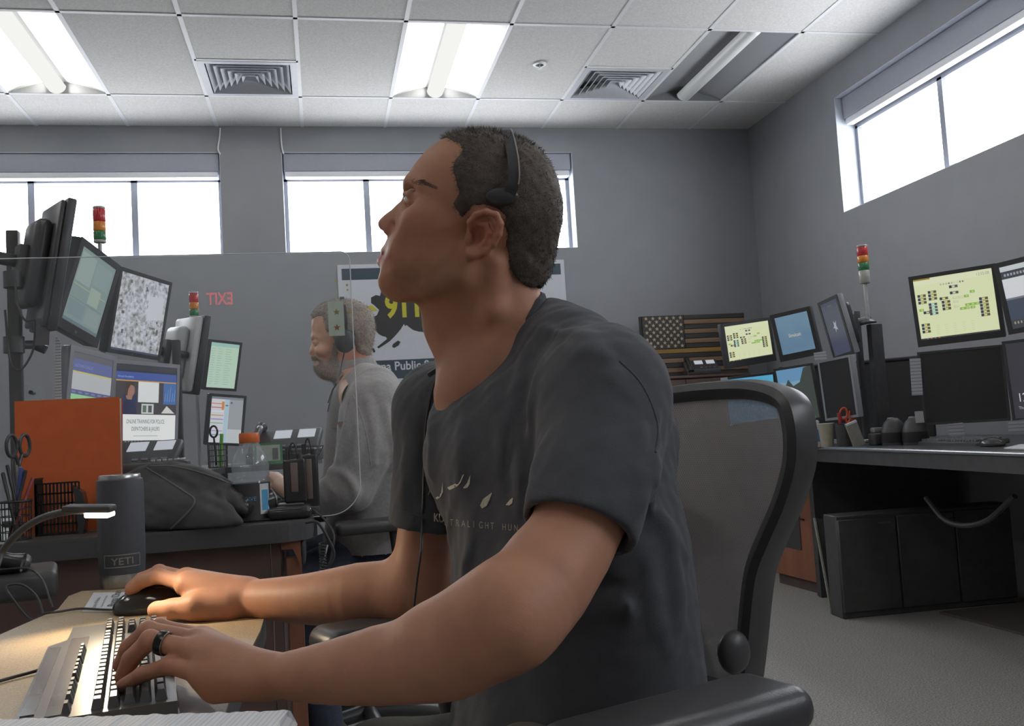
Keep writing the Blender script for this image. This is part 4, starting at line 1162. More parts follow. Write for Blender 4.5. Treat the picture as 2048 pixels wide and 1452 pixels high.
for gstart,n in ((0,1),(1.7,4),(6.2,4),(10.6,4)):                 # function keys beyond the strip
    for i in range(n): key(x0+(gstart+i+.5)*u,hw*.70 if False else yb+v*5.9,u-g_,v*.8-g_); nk_+=1
for i in range(3):
    for r in (1,2): key(x0+(15.5+i)*u,yb+v*(5-r),u-g_,v-g_); nk_+=1
    key(x0+(15.5+i)*u,yb,u-g_,v-g_); nk_+=1
key(x0+16.5*u,yb+v,u-g_,v-g_)
for i in range(4):
    for r in range(5): 
        if nk_<99: key(x0+(19+i)*u,yb+v*(4-r),u-g_,v-g_); nk_+=1
# ---- mouse
mc=WZ(308,1222,ZD+.0005); mdir=WZ(238,1228,ZD)-WZ(372,1218,ZD)
MM=frame(mc,mdir,z=(0,0,1))
mf=Field(); mf.ell((.0,0,.010),(.056,.033,.031),None,.01); mf.ell((.025,0,.006),(.040,.031,.024),None,.01); mf.plane((0,0,0.0015),(0,0,-1),.003)
v_,q_=mf.mesh((-.08,-.05,-.01),(.08,.05,.06),.0025)
t=Thing('computer_mouse',"glossy black mouse under the front man's right hand",'computer mouse',MM)
o=np_obj('mouse_body',v_,q_,[pm('mouse_gloss',(34,34,36),.12,var=.05)]); o.parent=t.o
t.part('scroll_wheel',MB().cyl((.035,-.004,.028),(.035,.004,.028),.010,14),M_black)
t.part('base_plate',MB().lathe([(.030,0),(.030,.002)],20,Matrix.Diagonal((1.8,1,1,1))),M_black)
cd=[MM@Vector((.055,0,.006))]+[WZ(x,y,ZD)+Vector((0,0,.004)) for x,y in ((205,1224),(160,1222),(120,1228),(90,1232))]+[W(60,1238,1.62),W(20,1190,1.64),W(14,1172,1.66),W(45,1170,1.66),W(75,1195,1.64),W(88,1235,1.6)]
t.part('cord',MB().tube(smooth_path([MM.inverted()@p for p in cd],6),.002,8),M_cord)
solo('cable','thin black cable arching beside the lamp at far left','cable',MB().tube(smooth_path([W(0,1140,1.7),W(30,1137,1.7),W(60,1138,1.68),W(85,1160,1.66),W(100,1200,1.62),W(106,1216,1.60)],6),.0018,8),M_cord)
solo('cable','black cable leaving the near end of the keyboard','cable',MB().tube(smooth_path([WZ(78,1347,ZD)+Vector((0,0,.004)),WZ(25,1360,ZD)+Vector((0,0,.003)),WZ(-40,1378,ZD)+Vector((0,0,.003))],5),.002,8),M_cord)
# ---- card under the mouse cord
cq=[WZ(x,y,ZD+.0015) for x,y in ((187,1185),(262,1184),(245,1222),(164,1223))]
cm=MB().add(cq+[p-Vector((0,0,.0012)) for p in cq],[(3,2,1,0),(4,5,6,7),(0,1,5,4),(1,2,6,5),(2,3,7,6),(3,0,4,7)])
t=Thing('business_card','white card with bold black lettering beside the mouse','card',Matrix.Translation(cq[3]))
t.part('card',cm,M_paper,world=True)
xd=(cq[0]-cq[3]).normalized(); CM_=frame(cq[3]+Vector((0,0,.0012)),xd,z=(0,0,1)); cw=(cq[0]-cq[3]).length; chh=(cq[2]-cq[3]).length
ink=pm('black_ink',(40,40,42),.6,var=.05)
# text reads from the card's lower edge up, turned towards the keyboard
tx=MB(); base=CM_@T(cw*.08,-chh*.64,0)
for txt,yy,sz,of in (('Rasta Chan',.0,chh*.24,.012),('State of Alaska',.40,chh*.12,0),('Department of Public Safety',.26,chh*.07,0)):
    vs,fs,w_=textmesh(txt,of); k=min(sz*2.2,cw*.84/max(w_,.1)); tx.add([(p[0]*k,p[1]*sz+yy*chh,0) for p in vs],fs,base)
t.part('lettering',tx,ink,world=True)
# ---- tumbler
tb=WZ(246,1172,ZD); dpt=pxof(tb)[2]; rt=44.5/FPX*dpt; ht=(1172-950)/FPX*dpt
t=Thing('insulated_tumbler','tall dark navy insulated tumbler with steel rim beyond the mouse','tumbler',Matrix.Translation(tb))
M_nav=pm('tumbler_navy',(58,60,68),.5,var=.04,scale=300,bump=.08,bscale=1500)
M_steel=pm('brushed_steel',(176,176,176),.28,metal=.9,var=.06,scale=200,stretch=(1,1,.1))
t.part('body',MB().lathe([(rt*.94,.026),(rt*.96,.03),(rt,.06),(rt,ht*.93),(rt*.97,ht*.955),(rt*.90,ht*.965)],40),M_nav)
t.part('steel_base',MB().lathe([(rt*.9,0),(rt*.94,.003),(rt*.94,.027)],40),M_steel)
t.part('rim',MB().lathe([(rt*.86,ht*.955),(rt*.89,ht*.96),(rt*.89,ht*.99),(rt*.86,ht),(rt*.80,ht*.995),(rt*.78,ht*.97)],40),M_steel)
ang=math.atan2((CC-tb).y,(CC-tb).x)
lg=MB()
def wrap(vs,fs,zc,r):
    lg.add([(r*math.cos(ang+p[0]/r),r*math.sin(ang+p[0]/r),zc+p[1]) for p in vs],fs)
vs,fs,w_=textmesh('YETI',.01); k=.019; wrap([(p[0]*k*1.15-w_*k*1.15/2,p[1]*k-.006) for p in vs],fs,.052,rt+.0006)
for a,b,c,d in ((-.036,-.0115,.036,-.0095),(-.036,.0115,.036,.0135),(-.036,-.0115,-.034,.0135),(.034,-.0115,.036,.0135)):
    n=10; vs=[(lerp(a,c,i/n),y) for i in range(n+1) for y in (b,d)]; wrap(vs,[(2*i,2*i+2,2*i+3,2*i+1) for i in range(n)],.052,rt+.0006)
t.part('logo',lg,pm('logo_steel',(150,148,140),.35,metal=.5),label='small steel letters in a rounded frame')
# ---- gooseneck lamp
lb=WZ(-75,1225,ZD); hd=W(196,1027,1.42)
t=Thing('gooseneck_lamp','small black gooseneck lamp shining onto the mouse and keyboard','lamp',Matrix.Translation(lb))
lq=[lb+Vector((0,0,.02)),W(-22,1160,1.43),W(4,1105,1.45),W(38,1065,1.44),W(80,1038,1.43),W(130,1024,1.42),W(168,1021,1.42)]
t.part('neck',MB().tube(smooth_path(lq,7),.0055,10),M_black,world=True)
t.part('base',MB().lathe([(.045,0),(.045,.012),(.03,.02)],24),M_black)
HMx=frame(hd,CR,z=CU)
t.part('head',MB().rbox((-.050,-.014,.002),(.024,.014,.013),.004,2,HMx),M_black,world=True)
t.part('led_strip',MB().rbox((-.016,-.0125,-.005),(.021,.0125,.0025),.002,2,HMx),em('led',(255,246,226),14),world=True)
L=bpy.data.lights.new('lamp_beam','SPOT'); L.energy=LEDW=3.2; L.color=(1,.80,.55); L.spot_size=R(150); L.spot_blend=.6; L.shadow_soft_size=.012
lo=bpy.data.objects.new('lamp_beam',L); lo.parent=t.o; COL.objects.link(lo)
tgt=WZ(250,1300,ZD); lo.matrix_world=Matrix.Identity(4)
dq=(tgt-hd).to_track_quat('-Z','Y').to_matrix().to_4x4(); dq.translation=hd-CU*.012; lo.matrix_local=t.inv@dq
# ---- small black hub at the far left
hb=W(28,1150,1.80)
t=Thing('desk_telephone','black desk set at the far left edge under the lamp neck','telephone',Matrix.Translation((hb.x,hb.y,ZD)))
Mh=frame(Vector((0,0,0)),(1,.25,0),z=(0,0,1))
t.part('body',MB().rbox((-.20,-.10,0),(.075,.10,.05),.012,3,Mh),M_black)
t.part('cradle',MB().rbox((-.16,-.07,.05),(.03,.05,.075),.012,3,Mh),M_black)
t.part('handset',MB().tube(smooth_path([(-.14,-.09,.07),(-.05,-.085,.09),(.04,-.08,.07)],5),[.018]+[.014]*9+[.018],10),M_blackg)
# ---- thick page block and loose sheet
pa,pb=W(-40,1432,.80),W(592,1412,.80)
pd=(pb-pa); Mp=frame(Vector((pb.x,pb.y,ZD)),pd,z=(0,0,1)); ln_=pd.length; zt=pb.z-ZD
t=Thing('open_notebook','thick open notebook with white page edges at the near desk edge','notebook',Mp)
pgm=lined('page_edges',(240,240,242),(216,220,230),1500,0)
mb=MB(); n=60; rows_=[]
for j,(yy,zz) in enumerate([(0,0),(.0,zt*.6),(-.003,zt*.93),(-.012,zt),(-.06,zt*1.02),(-.16,zt*.98),(-.24,zt*.9),(-.25,0)]):
    rows_.append([(-ln_*1.1*(1-i/n)+(0 if 0<j<7 else 0)-(.012 if i==n and j in(2,3) else 0),yy,max(0,zz+(.0005*math.sin(i*2.3)+.0004*math.sin(i*5.1) if 2<=j<=5 else 0))) for i in range(n+1)])
vs=[v for r in rows_ for v in r]; w_=n+1
mb.add(vs,[(j*w_+i,j*w_+i+1,(j+1)*w_+i+1,(j+1)*w_+i) for j in range(7) for i in range(n)]+[tuple(j*w_+n for j in range(8)),tuple(j*w_ for j in range(8))[::-1]],None,False)
t.part('pages',mb,pgm)
t.part('cover',MB().rbox((-ln_*1.1,-.26,0.0),(.024,.006,.004),.0015,1),M_white)
sq=[WZ(x,y,ZD+.001) for x,y in ((352,1368),(402,1390),(440,1432),(330,1440))]
solo('paper_sheet','loose white sheet between the keyboard and the notebook','paper',MB().add(sq+[p-Vector((0,0,.0008)) for p in sq],[(3,2,1,0),(4,5,6,7),(0,1,5,4),(1,2,6,5),(2,3,7,6),(3,0,4,7)]),M_paper)
# ---- wedding ring
f=NHf[1]; a,b=W(*f[0]),W(*f[1]); c=a.lerp(b,.72); dr_=(b-a).normalized()
Mr=dr_.to_track_quat('Z','Y').to_matrix().to_4x4(); Mr.translation=c
prof_=[(.0106,-.0042),(.0118,-.0042),(.0122,-.002),(.0122,.002),(.0118,.0042),(.0106,.0042)]
t=Thing('finger_ring',"dark ring on the front man's left ring finger",'ring',Mr)
t.part('band',MB().lathe(prof_+[prof_[0]],32,cap=False),pm('ring_black',(48,48,50),.25,metal=.6))
t.part('bevel',MB().lathe([(.0107,-.0046),(.0120,-.0046),(.0119,-.0040),(.0107,-.0040),(.0107,-.0046)],32,cap=False),M_steel)
# ================================================================ LEFT CONSOLE
ZL=.79
ft=WZ(300,1066,ZL); yf=WY(300,1066,WZ(300,1066,ZL).y).y
xe=WZ(622,1058,ZL).x
def arc(cx,cy,r,a0,a1,n=8): return [(cx+r*math.cos(R(lerp(a0,a1,i/n))),cy+r*math.sin(R(lerp(a0,a1,i/n)))) for i in range(n+1)]
rc=.10
pl=[(-2.6,yf)]+arc(xe-rc,yf+rc,rc,-90,0)+arc(xe-.12,yf+.62,.12,0,90)+[(-.62,yf+.80),(-.86,yf+1.1),(-.90,5.0),(-1.75,5.0),(-1.75,yf+.8),(-2.6,yf+.8)]
M_grey=pm('desk_top_grey',(74,74,74),.35,var=.12,scale=300)
t=Thing('console_desk','dark L-shaped console desk holding the jacket, bottle and left monitors','desk',Matrix.Translation((xe-.6,yf+.3,0)))
t.part('desk_top',MB().prism(pl,ZL-.006,ZL),M_grey,world=True)
t.part('edge_band',MB().prism([(x,y) for x,y in pl],ZL-.052,ZL-.006),M_edge,world=True)
xp=WY(565,1150,yf+.04).x
t.part('front_panel',MB().box((-2.5,yf+.05,.03),(xp-.03,yf+.075,ZL-.055)),M_wood2,world=True)
t.part('kick_strip',MB().box((-2.5,yf+.048,.03),(xp-.03,yf+.051,.10)),M_black,world=True)
t.part('end_panel',MB().box((xp-.028,yf+.05,.0),(xp-.004,yf+.60,ZL-.052)),M_wood2,world=True)
t.part('wood_post',MB().box((xp+.012,yf+.05,.0),(xp+.05,yf+.09,ZL-.10)),M_wood,world=True,label='light cherry wood post')
t.part('wood_gusset',MB().prism([(0,0),(.05,0),(.05,-.07),(.03,-.02),(0,-.02)],0,.02,frame((xp,yf+.06,ZL-.055),(1,0,0),z=(0,-1,0))),M_wood,world=True)
t.part('wing_panel',MB().box((-.93,yf+1.15,.0),(-.91,4.95,ZL-.052)),M_wood2,world=True)
t.part('cable_tray',MB().rbox((xp+.06,yf+.12,ZL-.13),(xe-.04,yf+.3,ZL-.06),.01),M_black,world=True)
# ---- orange folder
def Wd(px,py,Y): return WY(px,py,Y)
YFo=yf+.22
fq=[(24,802),(236,793),(241,948),(30,952)]
q=[Wd(*p,YFo) for p in fq]; zb=ZL
M_or=pm('orange_card',(206,98,34),.6,var=.05,scale=30)
t=Thing('file_folder','orange folder standing upright in front of the lower left monitors','folder',Matrix.Translation((q[3].x,YFo,ZL)))
def leaf(y0,tilt,dx,dz):
    top=[q[0]+Vector((dx,0,dz)),q[1]+Vector((dx,0,dz))]; bl=Vector((q[3].x,YFo,ZL+.001)); br=Vector((q[2].x,YFo,ZL+.001))
    pts=[top[0],top[1],br,bl]; pts=[p+Vector((0,y0+(tilt if i<2 else 0),0)) for i,p in enumerate(pts)]
    return MB().add(pts+[p+Vector((0,.0016,0)) for p in pts],[(3,2,1,0),(4,5,6,7),(0,1,5,4),(1,2,6,5),(2,3,7,6),(3,0,4,7)])
t.part('front_leaf',leaf(0,.02,0,0),M_or,world=True); t.part('back_leaf',leaf(.01,.035,.003,-.006),M_or,world=True)
t.part('papers',leaf(.005,.027,.002,-.004),M_paper,world=True)
# ---- mesh organiser, pen cup, pens, scissors
M_mesh=pm('wire_mesh_black',(48,48,50),.4,var=.1,metal=.4)
def mesh_panel(mb,M,w,h,n,m,r=.0012):
    for i in range(n+1): mb.box((w*i/n-r,-r,0),(w*i/n+r,r,h),M)
    for j in range(m+1): mb.box((0,-r,h*j/m-r),(w,r,h*j/m+r),M)
oq=WZ(75,1050,ZL); yo=yf+.16
a=Wd(72,1040,yo); b=Wd(160,1040,yo); zt_=Wd(110,968,yo).z-ZL
t=Thing('desk_organizer','black perforated metal tray in front of the orange folder','organizer',Matrix.Translation((a.x,yo,ZL)))
mb=MB(); mesh_panel(mb,T(0,0,.002),b.x-a.x,zt_,12,5,.0022); t.part('front_mesh',mb,M_mesh)
mb=MB(); mesh_panel(mb,T(0,0,.002)@RZ(PI/2),.12,zt_*1.1,10,5,.0022); t.part('side_mesh',mb,M_mesh)
t.part('tray_base',MB().box((0,0,0),(b.x-a.x,.12,.003)),M_mesh)
t.part('end_wing',MB().prism([(0,0),(.012,0),(.02,.06),(.012,.11),(-.012,.13),(-.004,.06)],-.02,.02,frame((b.x-a.x,.0,0),(1,0,0),z=(0,-1,0))),M_blackg)
yc=yf+.10; c0=Wd(32,1060,yc); rcup=.036
t=Thing('pen_cup','black wire mesh pen cup at the left edge of the console desk','pen cup',Matrix.Translation((c0.x,yc,ZL)))
mb=MB()
for k in range(22): a=2*PI*k/22; mb.tube([(rcup*math.cos(a),rcup*math.sin(a),0),(rcup*1.06*math.cos(a),rcup*1.06*math.sin(a),.10)],.0011,5)
for j in range(6): mb.tube([((rcup+.002*j/5)*math.cos(2*PI*k/24),(rcup+.002*j/5)*math.sin(2*PI*k/24),.002+.02*j-.002*(j==5)) for k in range(24)],.0013 if j<5 else .003,5,closed=True)
t.part('mesh_wall',mb,M_mesh); t.part('cup_base',MB().lathe([(rcup,0),(rcup,.003)],20),M_mesh)
pens=[((14,930),(52,52,54),'black pen with clear barrel leaning left in the pen cup'),((27,918),(120,120,122),'grey pen standing in the pen cup beside a blue pen'),((42,935),(60,80,150),'blue capped pen standing in the pen cup'),((52,940),(46,46,48),'slim black marker in the pen cup beside the scissors'),((66,955),(150,60,56),'short red tipped pen in the pen cup'),((5,945),(44,44,46),'leftmost black pen in the wire pen cup')]
for i,((px,py),c,lab) in enumerate(pens):
    tp=Wd(px,py,yc+.012*math.sin(i*2)); a=i*1.05; bt=Vector((c0.x+.018*math.cos(a),yc+.018*math.sin(a),ZL+.004))
    d=tp-bt; Mx=d.to_track_quat('Z','Y').to_matrix().to_4x4(); Mx.translation=bt; l=d.length
    p=Thing('pen',lab,'pen',Mx,'pens in the mesh cup'); m=pm('pen_%d_%d_%d'%c,c,.3,var=.05)
    p.part('barrel',MB().lathe([(.002,0),(.0042,.012),(.0042,l*.72),(.0040,l*.722)],12),m)
    p.part('cap',MB().lathe([(.0048,l*.70),(.0048,l*.98),(.0036,l)],12),m); p.part('pocket_clip',MB().box((.0045,-.0015,l*.75),(.0065,.0015,l*.98)),m)
def scissors(label,M,c,s=1.0):
    m=pm('scissor_grip_%d_%d_%d'%c,c,.35,var=.05); t=Thing('scissors',label,'scissors',M)
    for sg in (1,-1):
        lp=[(sg*.022*s+.017*s*math.cos(a)*1.0,0,.135*s+.028*s*math.sin(a)) for a in [2*PI*k/20 for k in range(20)]]
        h=t.part('handle',MB().tube(lp,.0048*s,8,closed=True).tube([(sg*.012*s,0,.112*s),(sg*.004*s,0,.095*s),(0,0,.08*s)],.005*s,8),m)
        t.part('blade',MB().prism([(-.007*s,.085*s),(.007*s,.085*s),(.002*s*sg,-.0)],-.0012+sg*.0013,.0012+sg*.0013,Matrix(((1,0,0,0),(0,0,-1,0),(0,1,0,0),(0,0,0,1)))),M_steel)
    t.part('pivot',MB().cyl((0,-.004*s,.08*s),(0,.004*s,.08*s),.004*s,12),M_steel); return t
sc_=Wd(46,875,yc); scissors('scissors with dark handles standing in the pen cup at left',T(c0.x+.010,yc,Wd(46,868,yc).z-.165)@RZ(R(62)),(52,52,54),1.0)
# ---- jacket
jf=Field(); J=lambda px,py,d:W(px,py,(d-2.45)*.72+2.44)
jf.limb([J(262,985,2.72),J(320,968,2.66),J(395,975,2.62),J(460,1000,2.6),J(488,1020,2.6)],[.055,.062,.056,.036,.016],.04)
jf.limb([J(290,1045,2.52),J(370,1052,2.5),J(440,1050,2.5),J(478,1048,2.5)],[.035,.035,.030,.014],.04)
jf.limb([J(275,1000,2.6),J(340,1010,2.55),J(400,1030,2.52)],[.06,.055,.05],.04)
jf.limb([J(380,960,2.7),J(440,975,2.68),J(495,990,2.66)],[.04,.036,.02],.03)
for pts,r in [([(300,965,2.585),(345,1000,2.52),(385,1050,2.475)],.010),([(400,945,2.58),(440,985,2.55),(470,1040,2.49)],.010),([(270,950,2.63),(330,940,2.6),(420,955,2.58),(490,985,2.58)],.011),([(340,1020,2.5),(400,1000,2.52),(460,1015,2.52)],.009)]:
    jf.limb([J(*p) for p in pts],[r*.5]+[r]*(len(pts)-2)+[r*.5],.02)
jf.op('add',lambda P:.006*fibm(P,6,7,2)+.002*fibm(P,18,8,2),[-9]*3,[9]*3,.01)
jf.plane((0,0,ZL+.002),(0,0,-1),.006)
v_,q_=jf.mesh(*bbox([J(245,920,2.8),J(520,920,2.5),J(245,1080,2.4),J(520,1080,2.8)],.04),.006); v_=relax(v_,q_,1)
M_jack=pm('jacket_black',(54,54,55),.75,var=.12,scale=40,bump=.3,bscale=500)
jm=Thing('jacket','crumpled black hooded jacket lying on the console desk behind the tumbler','jacket',Matrix.Translation(A3([v_[:,0].mean(),v_[:,1].mean(),ZL])))
o=np_obj('body',v_-np.array(jm.M.translation),q_,[M_jack]); o.parent=jm.o
bj=BVHTree.FromPolygons([tuple(v) for v in v_],[tuple(q) for q in q_])
for ln in ([(292,935),(330,958),(372,985),(389,1000),(380,1020),(350,1050),(326,1072)],[(300,932),(360,935),(430,955),(500,985)]):
    q=on_line(ln,6,.001,bj)
    if len(q)>3: jm.part('piping',MB().tube(q,.0024,6),pm('piping_grey',(92,92,92),.5,var=.05),world=True)
# ---- bottle
bt=WZ(505,1042,ZL); db=pxof(bt)[2]; k=db/FPX; rb=37*k; H_=(1042-866)*k
t=Thing('drink_bottle','clear plastic sports drink bottle with orange cap beside the jacket','bottle',Matrix.Translation(bt))
def bottle_mat():
    m=glassy('clear_plastic',(.93,.95,.96),1.6,.04,.22); return m
zc=lambda py:(1042-py)*k
pr=[(rb*.86,.0),(rb,.008),(rb,zc(962)),(rb*.93,zc(957)),(rb,zc(951)),(rb*.96,zc(944)),(rb*1.0,zc(935)),(rb*.93,zc(922)),(rb*.80,zc(908)),(rb*.62,zc(896)),(rb*.50,zc(888)),(rb*.47,zc(884)),(rb*.47,zc(872))]
t.part('body',MB().lathe(pr,36,cap=False),bottle_mat())
M_cap=pm('cap_orange',(214,110,40),.4,var=.04)
cp=MB(); n=48; rc_=rb*.54
prf=[(rc_*.96,zc(886)),(rc_,zc(884)),(rc_,zc(869)),(rc_*.93,zc(866))]
vs=[];fs=[]
for (r,z) in prf:
    for i in range(n): a=2*PI*i/n; rr_=r*(1+.012*(i%2)); vs.append((rr_*math.cos(a),rr_*math.sin(a),z))
for j in range(3):
    for i in range(n): fs.append((j*n+i,j*n+(i+1)%n,(j+1)*n+(i+1)%n,(j+1)*n+i))
fs.append(tuple(3*n+i for i in range(n)))
t.part('cap',cp.add(vs,fs,None,True),M_cap)
lbm=MB().mat(pm('label_black',(58,54,56),.5)).lathe([(rb*1.004,.006),(rb*1.004,zc(966))],36,cap=False)
an=math.atan2((CC-bt).y,(CC-bt).x)
def patch(mb,mat,a0,a1,z0,z1,r):
    mb.mat(mat); n=8; vs=[(r*math.cos(an+lerp(a0,a1,i/n)),r*math.sin(an+lerp(a0,a1,i/n)),z) for i in range(n+1) for z in (z0,z1)]
    mb.add(vs,[(2*i,2*i+2,2*i+3,2*i+1) for i in range(n)])
M_lb=pm('label_blue',(90,170,214),.5)
patch(lbm,pm('label_white',(220,222,226),.5),.45,1.1,.02,zc(968),rb*1.008); patch(lbm,M_lb,.55,1.0,.03,zc(980),rb*1.011)
vs,fs,w_=textmesh('DRIVE',.0); lbm.mat(M_lb); kk=.016
lbm.add([(rb*1.012*math.cos(an+(p[0]*kk-.030)/rb),rb*1.012*math.sin(an+(p[0]*kk-.030)/rb),zc(1000)+p[1]*kk) for p in vs],fs)
t.part('label',lbm,None,label='black wrap label with blue print')
# ---- two-way radio in its charger, second radio behind, flashlight
YR_=yf+.16
def radio(label,px,pyt,pyb,Y,w,zb):
    b=Wd(px,pyb,Y); tp=Wd(px,pyt,Y).z; t=Thing('two_way_radio',label,'radio',Matrix.Translation((b.x,Y,zb)),'two-way radios on the console desk'); h=tp-zb
    t.part('body',MB().rbox((-w/2,-.018,0),(w/2,.018,h),.007,3),M_blackg)
    t.part('grip_panel',MB().rbox((-w*.18,-.021,h*.25),(w*.14,-.017,h*.92),.004,2),pm('radio_panel',(120,104,96),.4,var=.05))
    t.part('knob',MB().cyl((w*.25,0,h),(w*.25,0,h+.014),.007,14),M_black)
    t.part('antenna',MB().cyl((-w*.3,0,h),(-w*.3,0,h+.03),.006,12),M_black)
    t.part('carry_loop',MB().tube(smooth_path([(-w*.2,-.004,h),(-w*.16,-.006,h+.035),(.0,-.006,h+.045),(w*.12,-.004,h+.02),(w*.14,-.002,h)],5),.0022,7),M_cord); return t
ch=Wd(588,1056,YR_)
x0,x1=Wd(535,1050,YR_-.07).x,Wd(626,1050,YR_-.07).x
t=Thing('charging_cradle','black radio charging cradle at the end of the console desk','charger',Matrix.Translation(((x0+x1)/2,YR_-.01,ZL)))
hw_=(x1-x0)/2; hc=Wd(580,1008,YR_-.06).z-ZL
t.part('body',MB().rbox((-hw_,-.07,.0),(hw_,.06,hc*.86),.016,3),M_blackg)
t.part('socket_rim',MB().rbox((-hw_*.55,-.035,hc*.84),(hw_*.62,.035,hc),.010,3),M_black)
t.part('chrome_edge',MB().box((-hw_*.9,-.0715,hc*.70),(hw_*.5,-.069,hc*.73)),M_steel)
t.part('power_plug',MB().rbox((hw_-.004,-.05,.012),(hw_+.02,-.03,.03),.004),M_black)
radio('black two-way radio standing in the charging cradle beside the bottle',592,918,1004,YR_-.01,.062,ZL+hc)
radio('second two-way radio standing behind the first one',622,908,1004,YR_+.09,.05,ZL)
fa_,fb_=Wd(478,1048,yf+.10),Wd(536,1012,yf+.16)
fa_.z=ZL+.040; fb_.z=ZL+.052; dx=(fb_-fa_); Mx=dx.to_track_quat('Z','Y').to_matrix().to_4x4(); Mx.translation=fa_; l=dx.length
t=Thing('flashlight','short ribbed black flashlight lying between the jacket and the charging cradle','flashlight',Mx)
pr=[(.030,0)]
for i in range(9): z=l*(.08+.055*i); pr+=[(.034,z),(.034,z+.004),(.031,z+.005),(.031,z+.008)]
pr+=[(.036,l*.7),(.039,l*.98),(.036,l)]
t.part('body',MB().lathe(pr,28),M_blackg); t.part('lens_rim',MB().lathe([(.030,l+.0005),(.038,l+.001),(.038,l+.006),(.030,l+.006)],28),M_steel)
# ---- cables hanging off the desk end
def cab(label,pts,r,name='cable',mat=None): return solo(name,label,'cable',MB().tube(smooth_path([W(*p) for p in pts],7),r,7),mat or M_cord)
cab('black cable looping from the charging cradle over the desk end',[(612,1045,2.42),(635,1045,2.40),(655,1075,2.40),(668,1110,2.40),(650,1150,2.41),(640,1230,2.42)],.004)
cab('second black cable hanging beside the coiled cord',[(628,1020,2.55),(650,1040,2.5),(668,1072,2.46),(660,1120,2.45),(648,1180,2.45),(652,1290,2.45)],.003)
cab('thin grey cable hanging straight from under the desk end',[(655,1090,2.52),(648,1120,2.5),(634,1160,2.5),(628,1230,2.5)],.0022,mat=pm('cord_grey',(150,150,150),.5))
pts=[]; 
for i in range(420):
    u=i/420; c=W(lerp(644,655,u),lerp(1085,1330,u),2.44); a=i*.62; pts.append(c+CR*.008*math.cos(a)+CF*.008*math.sin(a))
solo('coiled_cord','coiled black handset cord hanging off the end of the console desk','cord',MB().tube(pts,.0024,6),M_cord)
# ---- clear divider screen
YP=yf+.30
def plexi_mat():
    return glassy('clear_acrylic',(.97,.98,.985),1.5,.0,.045)
M_px=plexi_mat()
tl=Wd(-60,505,YP); tr_=Wd(702,503,YP); br_=Wd(718,1030,YP); 
zt_,zb_=tr_.z,Wd(660,1031,YP).z; x1=Wd(711,760,YP).x; x0=-2.55; rr_=.055
prof2=[(x0,zb_),(x1-rr_*1.7,zb_)]+arc(x1-rr_*1.7,zb_+rr_*1.7,rr_*1.7,-90,0,10)+arc(x1-rr_*.5,zt_-rr_*.5,rr_*.5,0,90,8)+[(x0,zt_)]
Mp2=Matrix(((1,0,0,0),(0,0,1,YP),(0,1,0,0),(0,0,0,1)))
t=Thing('clear_divider','clear acrylic divider sheet with rounded corners standing on the console desk','divider',Matrix.Translation((x1-.6,YP,zb_)))
t.part('sheet',MB().flat(prof2,0,Mp2),M_px,world=True)
t.part('polished_edge',MB().tube([Mp2@Vector((x,y,0)) for x,y in prof2],.0016,6),pm('acrylic_edge',(222,228,232),.15,var=.02),world=True)
for px,py in ((64,785),(62,778)):
    pass
bk=Wd(64,785,YP-.012)
t.part('bracket',MB().rbox((bk.x-.022,YP-.014,bk.z-.16),(bk.x+.022,YP-.004,bk.z+.02),.004,2),glassy('bracket_acrylic',(.9,.92,.93),1.5,.02,.12),world=True)
t.part('bracket_bolt',MB().cyl((bk.x,YP-.024,bk.z),(bk.x,YP+.006,bk.z),.006,14),M_black,world=True)
# strip painted in for a reflection, and loose star stickers on the divider
def star(cx,cz,r,y): 
    return [(cx+(r if i%2==0 else r*.42)*math.sin(PI*i/5),cz+(r if i%2==0 else r*.42)*math.cos(PI*i/5)) for i in range(10)]
sa,sb=Wd(655,603,YP-.003),Wd(690,671,YP-.003)
t=Thing('reflection_strip','pale green strip with two stars painted as a reflection in the clear divider','sticker',Matrix.Translation((sa.x,YP-.003,sb.z)))
t.part('strip',MB().box((sa.x,YP-.004,sb.z),(sb.x,YP-.0026,sa.z)),pm('reflection_green',(182,196,182),.5,var=.03),world=True)
for (px,py),c in (((673,624),(150,146,96)),((674,655),(150,110,84))):
    p=Wd(px,py,YP-.005); t.part('star',MB().flat(star(p.x,p.z,.011,0),0,Matrix(((1,0,0,0),(0,0,1,YP-.0046),(0,1,0,0),(0,0,0,1)))),pm('star_%d'%c[0]+'_%d'%c[1],c,.35,metal=.4),world=True)
M_gold=pm('gold_foil',(190,170,90),.3,metal=.5)
for i,(px,py,r,lab) in enumerate(((671,562,.005,'tiny gold star sticker highest on the clear divider, left column'),(694,570,.006,'gold star sticker above the divider edge, upper right'),(695,580,.005,'gold star sticker just below the upper right one'),(671,585,.004,'tiny gold star sticker above the pale strip'),(700,625,.007,'gold star sticker right beside the pale strip'))):
    p=Wd(px,py,YP-.002); m=MB().flat(star(0,0,r,0),0); 
    solo('star_sticker',lab,'sticker',MB().prism(star(0,0,r,0),0,.0006),M_gold,M=Matrix(((1,0,0,p.x),(0,0,1,YP-.0026),(0,1,0,p.z),(0,0,0,1))),group='star stickers on the divider',world=False)
